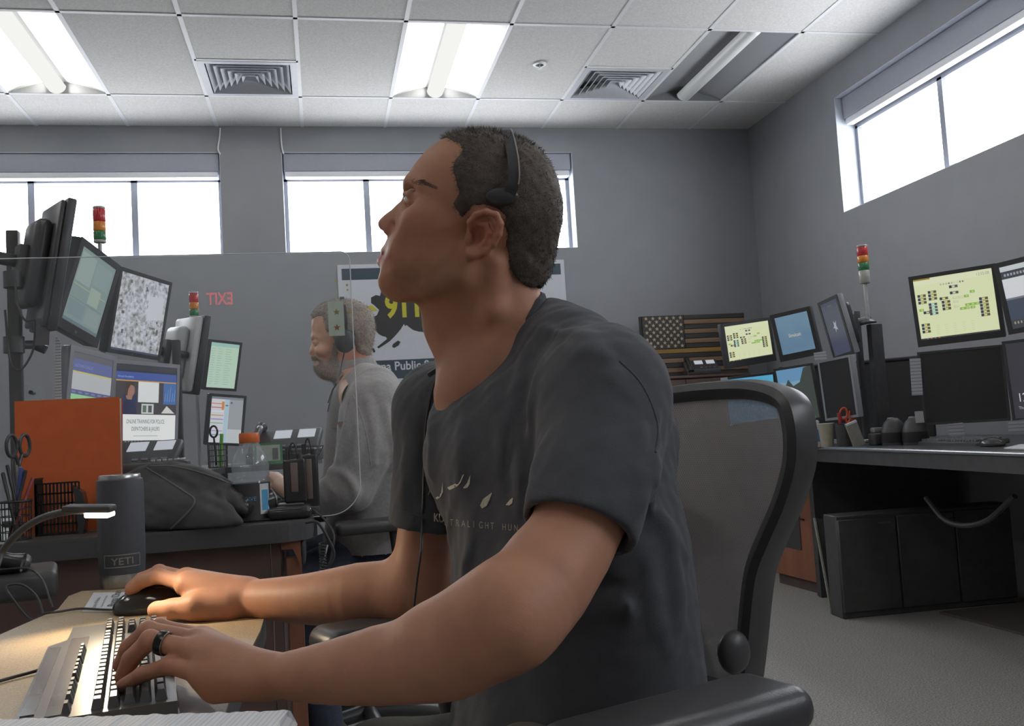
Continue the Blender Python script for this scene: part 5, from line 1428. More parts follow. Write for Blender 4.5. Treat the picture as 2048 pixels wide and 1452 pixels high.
# ---- monitors of the left array
GL='monitors on the left console'
def c_dim(S):
    S.rect(0,0,1,1,(122,140,138)); S.rect(.05,.55,.45,.95,(140,156,152)); S.rect(.48,.62,.95,.93,(128,146,146)); S.rect(.5,.35,.8,.58,(146,160,152)); S.rect(.05,.1,.5,.3,(116,134,136)); S.rect(.55,.08,.95,.3,(130,146,144))
    S.rect(.04,.5,.96,.515,(150,160,140)); S.rect(.04,.32,.96,.33,(104,124,128)); S.rect(.0,.0,1,.05,(96,112,118))
def c_map(S):
    S.rect(0,0,1,1,scr_noise('aerial_map',[(62,66,68),(112,116,110),(150,150,152),(176,178,186),(196,198,206)],40)); S.rect(0,0,1,.025,(70,74,92))
    rg=random.Random(3)
    for i in range(46):
        u,v=rg.random()*.9,rg.random()*.85+.06; a=.02+.05*rg.random(); b=.02+.05*rg.random(); c=rg.choice([(184,186,194),(170,172,178),(92,96,96),(150,152,158)])
        S.poly([(u,v),(u+a,v+.01),(u+a*.9,v+b),(u-.01,v+b*.9)],c)
    for u in (.18,.62): S.poly([(u,.03),(u+.02,.03),(u+.08,1),(u+.06,1)],(176,178,186))
    S.poly([(0,.42),(1,.36),(1,.375),(0,.435)],(170,172,180)); S.poly([(.62,.45),(.95,.5),(.93,.8),(.6,.78)],(192,194,202))
def c_cad(S):
    S.rect(0,0,1,1,(176,178,180)); S.rect(0,.93,1,1,(92,92,98)); S.rect(0,.80,1,.93,(92,100,148)); S.rect(0,.785,1,.80,(190,180,90)); S.rect(0,.55,1,.60,(88,94,134)); S.rect(0,.28,1,.55,(146,196,146)); S.rect(0,.2,1,.28,(88,94,134)); S.rect(0,0,1,.2,(190,192,196))
    for i in range(6): S.rect(.03+.16*i,.565,.12+.16*i,.585,(120,126,160))
    S.text('ACTIVE CALLS',.05,.845,.045,(130,138,186))
def c_web(S):
    S.rect(0,0,1,1,(226,228,226)); S.rect(0,.93,1,1,(52,54,62)); S.rect(0,.905,1,.93,(42,44,52)); S.rect(0,.80,1,.905,(64,84,150)); S.rect(0,.785,1,.80,(196,150,70))
    S.rect(0,.36,1,.785,(66,62,66)); S.rect(.36,.52,.70,.785,(214,216,216)); S.rect(.78,.50,1,.785,(70,104,160)); S.rect(.12,.36,.34,.62,(48,52,82))
    S.poly([(.08,.36),(.14,.52),(.22,.58),(.30,.50),(.36,.36)],(40,46,76)); S.poly([(.17,.58),(.15,.66),(.18,.74),(.25,.76),(.30,.71),(.305,.64),(.27,.59),(.26,.55),(.19,.55)],(150,112,96)); S.poly([(.15,.66),(.16,.75),(.22,.785),(.29,.765),(.30,.72),(.24,.74),(.20,.68),(.19,.60),(.16,.60)],(66,52,46))
    S.rect(.42,.37,.62,.50,(196,200,200)); S.rect(.44,.39,.50,.48,(90,110,90)); S.rect(.53,.39,.59,.48,(80,84,92)); S.poly([(.75,.38),(.84,.48),(.98,.38)],(206,204,200))
    for i in range(5): S.poly([(.80+.04*i,.54),(.82+.04*i,.54+.12+.04*(i%3)),(.825+.04*i,.54+.12+.04*(i%3)),(.81+.04*i,.54)],(120,160,206))
    S.text('ONLINE TRAINING FOR POLICE,',.5,.245,.075,(78,84,100),0,.62,True); S.text('DISPATCHERS & JAILERS',.5,.15,.075,(78,84,100),0,.62,True)
    S.rect(.30,.08,.70,.086,(150,152,154)); S.rect(0,0,1,.025,(46,46,50))
    for i in range(9): S.rect(.02+.05*i,.004,.045+.05*i,.02,(120,124,134))
    S.text('Virtual Academy',.03,.83,.04,(150,170,220))
def c_list(S):
    S.rect(0,0,1,1,(178,204,184)); S.rect(0,.92,1,1,(150,190,178))
    for j in range(16):
        for u0,u1 in ((.05,.22),(.27,.45),(.55,.80)): S.rect(u0,.86-.052*j,lerp(u0,u1,.6+.4*((j*7+int(u0*20))%5)/5),.868-.052*j,(140,170,150))
def c_cols(S):
    S.rect(0,0,1,1,(198,200,206)); S.rect(0,.95,1,1,(120,124,134)); S.rect(.42,.0,.55,.95,(168,190,204)); S.rect(.56,.30,1,.95,(150,154,158)); S.rect(.56,0,1,.3,(184,190,192))
    for j,c in enumerate([(216,120,70),(190,100,100),(216,216,220),(196,150,80),(150,120,190),(120,170,140),(200,200,204),(170,140,200),(100,140,170)]): S.rect(.02,.84-.085*j,.40,.86-.085*j,c)
    S.rect(.33,.72,.41,.90,(200,130,70)); S.rect(.44,.80,.53,.83,(90,110,140)); S.rect(.6,.86,.66,.90,(90,96,104))
def c_off(S): S.rect(0,0,1,1,pm('screen_off',(40,40,42),.18,var=.05))
monitor('upper left monitor showing dim grey-green windows, angled toward the man in grey',[(152,466),(229,528),(206,699),(121,654)],2.95,c_dim,bez=.022,chin=.03,logo='hp',housing=M_bez,dr=3.2,depth=.05,back=False)
monitor('upper left monitor showing a pale aerial map',[(237,530),(341,566),(321,720),(217,706)],3.30,c_map,bez=.014,dr=3.62,logo='hp')
monitor('lower left monitor with blue and green call list behind the orange folder',[(130,683),(222,716),(229,905),(133,905)],2.98,c_cad,bez=.018,dr=3.2,housing=M_bezs,back=False)
monitor('lower left monitor with white training web page',[(221,718),(355,729),(358,891),(225,893)],3.28,c_web,bez=.014,dr=3.58,housing=M_bezs,back=False)
# nearest monitor seen from behind and the side
def edge_monitor(label,top,bot,d,wd,heading,white=False,depth=.06):
    a,b=W(*top,d),W(*bot,d); up=(a-b); h=up.length; hx=Vector(heading).normalized()
    x=(CR*hx.x+CF*hx.y); M=frame((a+b)/2+x*wd/2,x,y=up); 
    if M.to_3x3().col[2].dot(CR)<0: M=frame((a+b)/2+x*wd/2,-x,y=up)
    t=Thing('monitor',label,'monitor',M)
    hm_=pm('monitor_back_white',(206,208,210),.4,var=.04) if white else M_bez
    t.part('housing',MB().rbox((-wd/2,-h/2,-.028),(wd/2,h/2,0),.006,2),M_bez)
    t.part('back_shell',MB().rbox((-wd/2+.008,-h/2+.008,-depth),(wd/2-.008,h/2-.008,-.027),.012,2).rbox((-wd*.32,-h*.34,-depth-.05),(wd*.32,h*.34,-depth+.004),.035,3),hm_)
    t.part('screen',MB().box((-wd/2+.015,-h/2+.015,0),(wd/2-.015,h/2-.015,.001)),scr((150,160,160)))
    t.part('mount_arm',MB().box((-.05,-.05,-depth-.075),(.05,.05,-depth-.045)).cyl((0,0,-depth-.07),(0,0,-depth-.18),.02,12),M_black); return t
edge_monitor('dark-backed monitor nearest the left edge, seen from behind',(159,397),(112,662),2.88,.30,(-.60,.80),depth=.045)
edge_monitor('white-backed monitor seen from behind beside the green-lit list screen',(426,632),(398,790),3.95,.36,(-.55,.83),True)
monitor('pale green list monitor on the far console',[(417,679),(486,684),(470,784),(408,778)],4.1,c_list,bez=.012,dr=4.25)
monitor('lower white schedule monitor with coloured rows on the far console',[(414,787),(487,791),(491,893),(415,889)],4.1,c_cols,bez=.012,dr=4.2)
# mounting poles and arms
def pole(label,px,pyt,d,r,zb,mat=None):
    tp=W(px,pyt,d); t=Thing('monitor_pole',label,'pole',Matrix.Translation((tp.x,tp.y,zb)),'black monitor mounting poles')
    t.part('post',MB().rbox((-r,-r,.0),(r,r,tp.z-zb),.004,2),mat or M_black); t.part('clamp_foot',MB().rbox((-r*2.2,-r*2.2,0),(r*2.2,r*2.2,.02),.005),M_black)
    return t,tp
t,tp=pole('black monitor mounting pole at the far left edge',26,462,3.05,.018,ZL)
for py,py2 in ((560,590),(690,700)):
    a=W(28,py,2.9); b=W(92,py2,2.98); t.part('arm',MB().tube([a,a.lerp(b,.5)+Vector((0,.03,.012)),b],.014,10),M_black,world=True)
    t.part('collar',MB().cyl(a-Vector((0,0,.025)),a+Vector((0,0,.025)),.03,14),M_black,world=True)
t2,tp=pole('black monitor mounting pole between the map screen and the white-backed monitor',352,680,3.9,.016,ZL)
a=W(352,705,3.9); b=W(380,712,3.97); t2.part('arm',MB().tube([a,b],.014,10),M_black,world=True)
cab('black cable looping beside the left mounting pole',[(30,560,2.86),(35,610,2.84),(50,640,2.85),(70,640,2.88)],.0035)
cab('black cable hanging in a loop below the nearest monitor back',[(70,640,2.9),(66,700,2.88),(40,740,2.86),(20,720,2.86),(10,620,2.88)],.0035)
tower('three-colour signal light in front of the left back window',200,412,486,3.55,.0445,ZL,frac=(0,.07,.42,.68,.92,1.0))
tower('three-colour signal light on the far console beside the red exit sign reflection',389,583,640,4.15,.039,ZL,frac=(0,.06,.38,.62,.86,1.0))
# paper pad strip on the monitor's left edge
paper('paper_strip','white perforated paper strip taped down the left edge of the lower monitor','paper',[(111,672),(121,682),(123,800),(110,800)],2.9,lined('perforated_paper',(222,224,226),(150,150,152),700,2))
paper('taped_note','grey card hanging at the left end of the lower monitors','note',[(73,636),(100,640),(98,690),(70,690)],2.86,pm('note_grey',(90,90,92),.5))
# raised rear shelf of the console
ZS=.92
sp_=[W(205,930,2.83),W(380,930,3.12),W(450,930,3.62),W(600,930,3.72),W(645,930,4.35),W(390,930,4.35),W(150,930,3.3)]
t=Thing('console_shelf','raised dark rear shelf of the console carrying the phones and monitors','shelf',Matrix.Translation((sp_[1].x,sp_[1].y,ZL)))
t.part('shelf_top',MB().prism([(p.x,p.y) for p in sp_],ZS-.022,ZS),M_dark,world=True)
for i in range(7):
    c=sum(sp_,Vector())/7; p=sp_[i].lerp(c,.12); t.part('support',MB().box((p.x-.015,p.y-.015,ZL-(.0 if i not in (3,4) else .79)),(p.x+.015,p.y+.015,ZS-.022)),M_black,world=True)
# desk phone with lit screens, far console phone, small items
def desk_phone(label,px,py,d,s=1.0,yaw=0,zb=ZS,screens=True):
    b=W(px,py,d); t=Thing('desk_phone',label,'telephone',T(b.x,b.y,zb)@RZ(yaw)); 
    Ms=T(0,0,.035*s)@RX(R(32)); t.part('base',MB().rbox((-.12*s,-.09*s,0),(.12*s,.10*s,.045*s),.012,3),M_black)
    t.part('console',MB().rbox((-.12*s,-.09*s,0),(.12*s,.11*s,.03*s),.010,3,Ms),M_black)
    if screens:
        for x in (-.015,.07): t.part('display',MB().box((x*s-.030*s,.042*s,.0305*s),(x*s+.030*s,.095*s,.032*s),Ms),scr((186,190,198)))
    kb_=MB()
    for i in range(4):
        for j in range(3): kb_.rbox((-.005*s+.03*i*s-.01*s,-.07*s+.03*j*s-.006*s,.03*s),(-.005*s+.03*i*s+.01*s,-.07*s+.03*j*s+.006*s,.034*s),.002,1,Ms)
    t.part('keypad',kb_,pm('phone_keys',(110,110,114),.4))
    t.part('handset',MB().tube([Ms@Vector(p) for p in smooth_path([(-.095*s,-.085*s,.045*s),(-.095*s,-.05*s,.06*s),(-.095*s,.05*s,.06*s),(-.095*s,.10*s,.045*s)],5)],[.021*s,.02*s]+[.014*s]*12+[.02*s,.021*s],10),M_blackg)
    return t
desk_phone('black desk phone with lit displays below the training web page',278,925,2.95,.98,R(-8))
desk_phone('black desk phone with two white displays in front of the man in grey',572,925,4.0,1.2,R(-10))
b=W(338,918,2.95); t=Thing('label_printer','small grey and black key block behind the jacket','device',T(b.x,b.y,ZS))
t.part('body',MB().rbox((-.06,-.04,0),(.06,.04,.045),.008),M_black)
for i in range(6): t.part('key',MB().rbox((-.05+.017*i,-.03,.045),(-.037+.017*i,.02,.053),.002,1),pm('key_white',(196,196,200),.4))
b=W(536,915,3.74); t=Thing('tea_box','green box with a white label behind the bottle','box',T(b.x,b.y,ZS)@RZ(R(8)))
hh_=W(536,886,3.74).z-ZS
t.part('carton',MB().box((-.055,-.02,0),(.055,.02,hh_)),pm('carton_green',(92,150,104),.5,var=.1)); t.part('label',MB().box((-.045,-.0206,hh_*.15),(.045,-.020,hh_*.9)),pm('carton_label',(206,216,206),.5)); t.part('barcode',MB().box((.016,-.0212,hh_*.2),(.038,-.0205,hh_*.75)),pm('barcode_grey',(130,130,134),.5))
b=W(596,935,3.85); t=Thing('wire_basket','round black mesh basket on the desk in front of the man in grey','basket',T(b.x,b.y,ZS))
mb=MB(); 
for j in range(5): mb.tube([((.075+.008*j)*math.cos(2*PI*k/28),(.05+.006*j)*math.sin(2*PI*k/28),.004+.014*j) for k in range(28)],.0018 if j<4 else .003,5,closed=True)
for k in range(28): a=2*PI*k/28; mb.tube([(.075*math.cos(a),.05*math.sin(a),.004),(.107*math.cos(a),.074*math.sin(a),.06)],.0014,4)
t.part('mesh',mb,M_mesh); t.part('bowl_base',MB().lathe([(.05,0),(.05,.004)],20),M_mesh)
b=W(436,925,3.66); t=Thing('pen_holder','dark mesh pen holder with a green highlighter near the far screens','pen holder',T(b.x,b.y,ZS))
mb=MB()
for k in range(16): a=2*PI*k/16; mb.tube([(.035*math.cos(a),.035*math.sin(a),0),(.037*math.cos(a),.037*math.sin(a),.09)],.0016,4)
for j in range(5): mb.tube([(.036*math.cos(2*PI*k/20),.036*math.sin(2*PI*k/20),.002+.022*j) for k in range(20)],.0018,4,closed=True)
t.part('mesh_wall',mb,M_mesh); t.part('cup_base',MB().lathe([(.036,0),(.036,.004)],16),M_mesh)
solo('highlighter','green highlighter standing in the dark pen holder','marker',MB().cyl((b.x+.008,b.y-.01,ZS+.005),(b.x+.02,b.y-.018,ZS+.13),.007,12),pm('hi_green',(120,200,70),.4))
solo('scissor_loop','scissors with black loop handles standing in the dark pen holder','scissors',MB().tube([(b.x-.012+.014*math.cos(2*PI*k/16),b.y,ZS+.14+.022*math.sin(2*PI*k/16)) for k in range(16)],.004,6,closed=True).tube([(b.x-.012,b.y,ZS+.12),(b.x-.006,b.y,ZS+.01)],.004,6),M_blackg)
# ================================================================ POSTER AND BACK WALL
def wallM(Y): return Matrix(((1,0,0,0),(0,0,-1,Y),(0,1,0,0),(0,0,0,1)))    # local x right, y up, z out of the back wall
YPo=YB-.006
p00=WY(683,775,YPo); p11=WY(1130,518,YPo); p10=WY(1141,768,YPo); p01=WY(677,531,YPo)
PX0=(p00.x+p01.x)/2; PX1=(p10.x+p11.x)/2; PZ0=(p00.z+p10.z)/2; PZ1=(p01.z+p11.z)/2
MW=wallM(YPo); t=Thing('poster','white poster on the back wall with a black state map and yellow numbers','poster',Matrix.Translation(((PX0+PX1)/2,YPo,PZ0)))
M_pw=pm('poster_white',(206,209,216),.5,var=.02); M_pt=pm('poster_teal',(52,70,84),.5,var=.03); M_pk=pm('poster_black',(46,46,48),.5,var=.03); M_py=pm('poster_yellow',(196,190,44),.5,var=.03)
pw=MB(); pw.mat(M_pw); pw.box((PX0,PZ0,-.005),(PX1,PZ1,0),MW)
def PP(px,py):
    q=WY(px,py,YPo); return q.x,q.z
def prect(mb,x0,y0,x1,y1,z=.0006):
    a=PP(x0,y0); b=PP(x1,y1); mb.box((a[0],b[1],0),(b[0],a[1],z),MW)
# straight bands follow the poster's own edges
H=PZ1-PZ0; Wp=PX1-PX0
pw.mat(M_pt); pw.box((PX0+.03,PZ1-.115,0),(PX1-.03,PZ1-.03,.0006),MW); pw.box((PX0+.02,PZ0+.075,0),(PX1-.02,PZ0+.215,.0006),MW)
pw.mat(M_py); zy=PP(745,617)[1]; pw.box((PX0+.03,zy-.02,0),(PX1-.035,zy+.02,.0004),MW)
ak=[(757,566),(762,572),(768,572),(771,582),(783,582),(800,600),(838,604),(846,616),(853,640),(862,664),(868,662),(876,672),(884,678),(893,690),(901,700),(906,705),(903,708),(893,700),(884,688),(876,680),(866,672),(856,666),(846,664),(836,663),(826,660),(819,655),(813,650),(806,656),(800,660),(797,664),(790,672),(780,682),(770,689),(757,697),(754,694),(764,686),(774,678),(772,674),(764,672),(757,668),(753,663),(748,655),(750,645),(744,636),(754,630),(758,620),(750,612),(742,606),(742,595),(752,590),(760,592),(762,584)]
aw=[(x-800,y-630) for x,y in ak]
out_=[]
for i,(x,y) in enumerate(ak):
    n=len(ak); tx=ak[(i+1)%n][0]-ak[i-1][0]; ty=ak[(i+1)%n][1]-ak[i-1][1]; l=math.hypot(tx,ty)+1e-6; out_.append((x+ty/l*3.2,y-tx/l*3.2))
pw.mat(M_pw); pw.prism([PP(x,y) for x,y in out_],0,.0008,MW)
pw.mat(M_pk); pw.prism([PP(x,y) for x,y in ak],0,.0012,MW)
pw.mat(M_pw); pw.prism([PP(x,y) for x,y in ((808,648),(811,655),(806,662),(800,671),(793,678),(789,676),(797,667),(803,656))],.0002,.0014,MW)
pw.mat(M_pk); pw.prism([PP(x,y) for x,y in ((786,688),(796,681),(801,684),(797,691),(788,696),(784,693))],.0,.0012,MW); pw.prism([PP(x,y) for x,y in ((742,696),(748,697),(751,703),(748,706),(745,701))],0,.0012,MW); pw.prism([PP(x,y) for x,y in ((735,702),(739,701),(739,704),(735,705))],0,.0012,MW)
def ptext(mb,txt,px,py,hpx,off,sx,z=.0016):
    a=PP(px,py); k=(PP(px,py-hpx)[1]-a[1])/.70
    vs,fs,w=textmesh(txt,off); mb.add([(a[0]+p[0]*k*sx,a[1]+p[1]*k,z) for p in vs],fs,MW); return w*k*sx
pw.mat(M_py); ptext(pw,'911',771,634,43,.035,.82)
pw.mat(M_pw); ptext(pw,'Soldotna Public Safety',702,744,17,.018,.93,.0009)
pw.mat(M_pk); ptext(pw,'Dispatch',864,651,12,.0,1.0); pw.box((PP(1066,606)[0],PP(1066,606)[1],0),(PP(1079,580)[0],PP(1079,580)[1],.001),MW)
t.part('print_sheet',pw,None,world=True)
# ---- cherry cabinet run below the flag, flag, phone on top
M_shelfw=pm('brown_cabinet',(104,82,74),.5,var=.1,scale=8,stretch=(1,1,.15))
YCb=YB-.45
zc_=WY(1350,752,YCb).z
xa,xb=WY(1240,760,YCb).x,WY(1500,760,YCb).x
t=Thing('wall_cabinet_unit','tall brown cabinet below the wooden flag on the back wall','cabinet',Matrix.Translation(((xa+xb)/2,YCb,0)))
t.part('carcass',MB().box((xa,YCb+.02,0),(xb,YB-.01,zc_-.02)),M_shelfw,world=True); t.part('top_board',MB().rbox((xa-.01,YCb,zc_-.02),(xb+.01,YB-.008,zc_),.004,1),M_shelfw,world=True)
xm=(xa+xb)/2
for a,b in ((xa+.01,xm-.003),(xm+.003,xb-.01)):
    d=t.part('door',MB().rbox((a,YCb+.001,.08),(b,YCb+.02,zc_-.03),.003,1),M_shelfw,world=True); t.part('handle',MB().rbox((b-.05 if a<xm-.2 else a+.03,YCb-.02,.9),(b-.035 if a<xm-.2 else a+.045,YCb+.002,1.05),.004),M_black,parent=d,world=True)
# wooden flag
YFl=YB-.20
fa,fb=WY(1287,749,YFl),WY(1490,632,YFl); fh=fb.z-fa.z; fw_=1.9*fh
fz0=zc_+.001; fh=WY(1290,633,YFl).z-fz0; fw_=1.75*fh
Mf=wallM(YFl); FXo=WY(1287,690,YFl).x
t=Thing('wooden_flag','dark wooden flag with pale stars and bare wood stripes standing on the cabinet','flag',Matrix.Translation((FXo+fw_/2,YFl,fz0)))
M_fl1=pm('flag_charred',(54,52,50),.6,var=.25,scale=14,stretch=(.2,1,3)); M_fl2=pm('flag_bare_wood',(142,112,84),.55,var=.2,scale=14,stretch=(.2,1,3)); M_fl3=pm('flag_gold_wood',(158,122,48),.5,var=.2,scale=14,stretch=(.2,1,3)); M_star=pm('flag_star',(196,180,150),.5,var=.1)
b=.012
t.part('backing',MB().box((FXo-.015,fz0,-.03),(FXo+fw_,fz0+fh,0),Mf),M_fl1,world=True)
cw_,chh_=fw_*.40,fh*7/13
for i in range(13):
    z1=fz0+fh*(13-i)/13; z0=z1-fh/13+.002; x0=FXo+(cw_ if i<7 else 0)
    m=M_fl1 if i%2==0 else M_fl2
    if i==7: m=M_fl3
    t.part('stripe',MB().rbox((x0,z0,0),(FXo+fw_,z1-.001,.012),.002,1,Mf),m,world=True)
t.part('canton',MB().rbox((FXo,fz0+fh-chh_,0),(FXo+cw_-.003,fz0+fh,.016),.002,1,Mf),M_fl1,world=True)
sp=MB()
for r in range(9):
    n=6 if r%2==0 else 5
    for c in range(n):
        cx=FXo+cw_*((c*2+1+(r%2))/12); cz=fz0+fh-chh_*(r+.75)/9.5
        sp.prism([(cx+rr*math.sin(PI*i/5),cz+rr*math.cos(PI*i/5)) for i,rr in [(i,.0165 if i%2==0 else .007) for i in range(10)]],.016,.0172,Mf)
t.part('stars',sp,M_star,world=True)
def plain_phone(label,px,py,d,s,zb,yaw): return desk_phone(label,px,py,d,s,yaw,zb,True)
q=WY(1405,752,YCb+.12); plain_phone('black desk phone standing on the brown cabinet in front of the wooden flag',1405,752,pxof(q)[2],1.05,zc_,R(-12))
# ================================================================ RIGHT CONSOLES
ZR=.82
c1=WZ(1618,893,ZR); c2=WZ(2060,905,ZR)
ed=(c2-c1).normalized(); back=Vector((0,0,1)).cross(ed)
t=Thing('console_desk','black console desk at right with papers, keyboard and speakers on it','desk',Matrix.Translation((c1.x,c1.y,0)))
e1=c1; e2=c1+ed*min((c2-c1).length*1.25,(3.47-c1.x)/max(ed.x,.01)); far=[(3.48,e2.y),(3.48,6.2),(c1.x+.55,6.2),(c1.x-.10,c1.y+.55),(c1.x-.06,c1.y+.12)]
pl=[(c1.x,c1.y),(e2.x,e2.y)]+far
M_rtop=pm('desk_top_black',(72,72,74),.3,var=.08,scale=120)
t.part('desk_top',MB().prism(pl,ZR-.004,ZR),M_rtop,world=True)
t.part('edge_band',MB().prism(pl,ZR-.075,ZR-.0042),M_dark,world=True)
t.part('edge_glint',MB().tube([c1-Vector((0,0,.007)),e2-Vector((0,0,.007))],.009,10),pm('edge_glint_gloss',(170,172,176),.22,var=.03,metal=.6),world=True)  # highlight on the desk edge, put into a pale glossy bead
# knee-space back, cable bundle and pedestal below
pa=WZ(1690,1240,0); pb=WZ(2040,1206,0); pu=(pb-pa).normalized(); pk_=Vector((0,0,1)).cross(pu)
ka_=pa+pk_*.55+pu*.16; kb_2=ka_+pu*((3.44-ka_.x)/pu.x)
t.part('knee_panel',MB().prism([(p.x,p.y) for p in (ka_,kb_2,kb_2+pk_*.03,ka_+pk_*.03)],.0,ZR-.075),M_dark,world=True)
t.part('cable_sling',MB().tube(smooth_path([c1+ed*.55+back*.3+Vector((0,0,-.25)),c1+ed*.75+back*.28+Vector((0,0,-.34)),c1+ed*1.0+back*.28+Vector((0,0,-.32)),c1+ed*1.2+back*.3+Vector((0,0,-.2))],6),.012,8),M_black,world=True)
pa=WZ(1690,1240,0); pb=WZ(2040,1206,0); pu=(pb-pa).normalized(); pk_=Vector((0,0,1)).cross(pu)
hz_=WP(1760,1026,pa,pk_).z
t=Thing('pedestal_cabinet','low black pedestal cabinet on the carpet under the right console desk','cabinet',frame(pa,pu,z=(0,0,1)))
pw_=(pb-pa).length
t.part('body',MB().rbox((0,.012,0),(pw_,.14,hz_),.006,1),M_dark)
for i in range(3):
    x0=pw_*i/3+.004; x1_=pw_*(i+1)/3-.004; d=t.part('door',MB().rbox((x0,0,.03),(x1_,.014,hz_-.02),.004,1),M_dark); t.part('pull',MB().box((x1_-.09,-.004,hz_-.05),(x1_-.03,0,hz_-.044)),pm('pull_grey',(96,94,90),.4),parent=d)
# wooden door cabinet at the desk's left end
wa=WZ(1549,1166,0); wb=WZ(1642,1192,0); wu=(wb-wa).normalized(); wk=Vector((0,0,1)).cross(wu)
hw2=ZR-.075
t=Thing('cabinet','cherry wood cabinet with a dark grille at the left end of the right console desk','cabinet',frame(wa,wu,z=(0,0,1)))
ww=(wb-wa).length
t.part('carcass',MB().box((0,.018,.06),(ww,.5,hw2)),M_wood); t.part('plinth',MB().box((.01,.03,0),(ww-.01,.48,.06)),M_wood2)
d=t.part('door',MB().rbox((.004,0,.065),(ww-.02,.018,hw2-.01),.003,1),M_wood)
def lc(px,py): 
    q=t.inv@WP(px,py,wa,wk); return q.x,q.z
g0=lc(1572,1094); g1=lc(1592,998)
t.part('grille',MB().rbox((g0[0]-.01,-.004,g0[1]),(g1[0]+.02,.002,g1[1]),.002,1),M_black,parent=d)
h0=lc(1608,1040); h1=lc(1614,950)
t.part('handle',MB().tube([(h0[0],0,h0[1]),(h0[0],-.03,h0[1]+.01),(h0[0],-.03,h1[1]-.01),(h0[0],0,h1[1])],.007,8),M_black,parent=d)
t.part('corner_post',MB().box((ww-.018,-.01,0),(ww+.02,.03,hw2)),M_dark)
# leaning board
ba=WZ(1664,1228,0); bt_=ba+Vector((-.04,0,0))
b1=WZ(1664,1228,0); b2=WZ(1692,1234,0); dB=pxof(b1)[2]
u1=W(1629,1036,dB+.12); u2=W(1684,1044,dB+.14)
bn=(b2-b1).cross(u1-b1).normalized()
if bn.dot(CF)<0: bn=-bn
mb=MB(); ps=[b1,b1+(u2-u1)*1.0,u2,u1]; mb.add(ps+[p+bn*.012 for p in ps],[(0,1,2,3),(7,6,5,4),(0,4,5,1),(1,5,6,2),(2,6,7,3),(3,7,4,0)])
t=Thing('leaning_board','dark board with a pale raw edge leaning against the right console desk','board',Matrix.Translation(b1))
t.part('panel',mb,M_dark,world=True); t.part('raw_edge',MB().tube([b1,b1.lerp(u1,.3),b1.lerp(u1,.7),u1],.0075,6),pm('raw_edge_grey',(150,148,140),.7,var=.2,scale=80),world=True,label='pale raw edge')
# grey acoustic partition behind the right consoles
M_part=pm('partition_fabric',(66,66,68),.9,var=.12,scale=200)
def panel(label,px0,px1,py,d0,d1,zb=0):
    a,b=W(px0,py,d0),W(px1,py,d1); u=(b-a); u.z=0; M=frame((a.x,a.y,zb),u,z=(0,0,1)); w=u.length; z=(a.z+b.z)/2-zb
    t=Thing('acoustic_screen',label,'screen panel',M); t.part('fabric_panel',MB().rbox((.01,.005,.01),(w-.01,.045,z-.02),.006,1),M_part); t.part('cap_rail',MB().rbox((0,0,z-.02),(w,.05,z),.006,1),M_dark); t.part('end_post',MB().box((-.01,0,0),(.012,.05,z)),M_dark); return t
panel('dark fabric partition behind the monitors in the right corner',1560,1862,722,5.35,4.95,ZR+.001)
# mat on the carpet
mq=[WZ(x,y,.0) for x,y in ((1880,1228),(2300,1180),(2300,1330),(2055,1274))]
mb=MB().prism([(p.x,p.y) for p in mq],.001,.012); solo('floor_mat','brownish floor mat on the carpet at the right edge','mat',mb,pm('mat_brown',(92,84,78),.95,var=.3,scale=200,bump=.5,bscale=300))
# ---- monitors
RADC=[(52,54,66),(150,150,60),(120,170,90),(168,200,140),(70,72,90)]
def c_radio(seed,top=True):
    def f(S):
        S.rect(0,0,1,1,(214,220,178)); rg=random.Random(seed)
        if top: S.rect(0,.90,1,.975,(218,222,188)); S.text('12:55:08',.80,.915,.07,(150,154,130),0,.8); S.rect(0,.975,.22,1.0,(150,130,50))
        for i in range(9): S.rect(.34+.035*i,.85,.36+.035*i,.875,rg.choice([(170,174,160),(120,124,120),(196,204,200)]))
        def unit(u,v,c2): S.rect(u,v,u+.035,v+.045,(56,60,78)); S.rect(u+.04,v,u+.11,v+.045,c2); S.rect(u+.075,v+.005,u+.108,v+.04,(84,84,74)); S.rect(u+.045,v+.012,u+.07,v+.03,(214,214,190))
        Y=(160,154,64); 
        for k in range(3): unit(.17,.74-.055*k,Y); unit(.03,.70-.055*k+.0,Y)
        for k in range(4): unit(.16,.54-.05*k,(140,196,180))
        for k in range(3): unit(.03,.20-.055*k+.02,Y); unit(.33,.55-.055*k,Y)
        unit(.45,.78,(150,150,140)); unit(.45,.68,(150,150,140)); unit(.31,.61,Y); unit(.08,.42,(110,110,90))
        for k in range(6): unit(.80,.52-.052*k,Y)
        for u,v in ((.70,.66),(.62,.60),(.62,.46),(.68,.46),(.74,.46),(.55,.41),(.61,.41),(.68,.41),(.03,.47)): S.rect(u,v,u+.06,v+.04,(134,176,80)); S.rect(u+.02,v+.01,u+.05,v+.03,(180,210,130))
        for u,v in ((.48,.60),(.55,.60),(.48,.54),(.48,.46)): S.rect(u,v,u+.065,v+.04,(206,212,178)); S.rect(u,v,u+.065,v+.003,(160,164,130)); S.rect(u,v,u+.003,v+.04,(160,164,130))
        for i in range(5): 
            for j in range(5): S.rect(.22+.11*i,.07+.035*j,.26+.11*i,.075+.035*j,(190,196,156))
        S.rect(0,0,1,.025,(60,60,60))
        for i in range(4): S.rect(.08+.05*i,.006,.10+.05*i,.02,rg.choice([(196,90,60),(190,190,190),(90,120,160)]))
    return f
def c_blue(S):
    S.rect(0,0,1,1,scr_noise('blue_desktop',[(84,112,138),(94,124,148),(108,136,156)],3)); S.text('Simulcast',.30,.42,.13,(190,186,166),.01,.7)
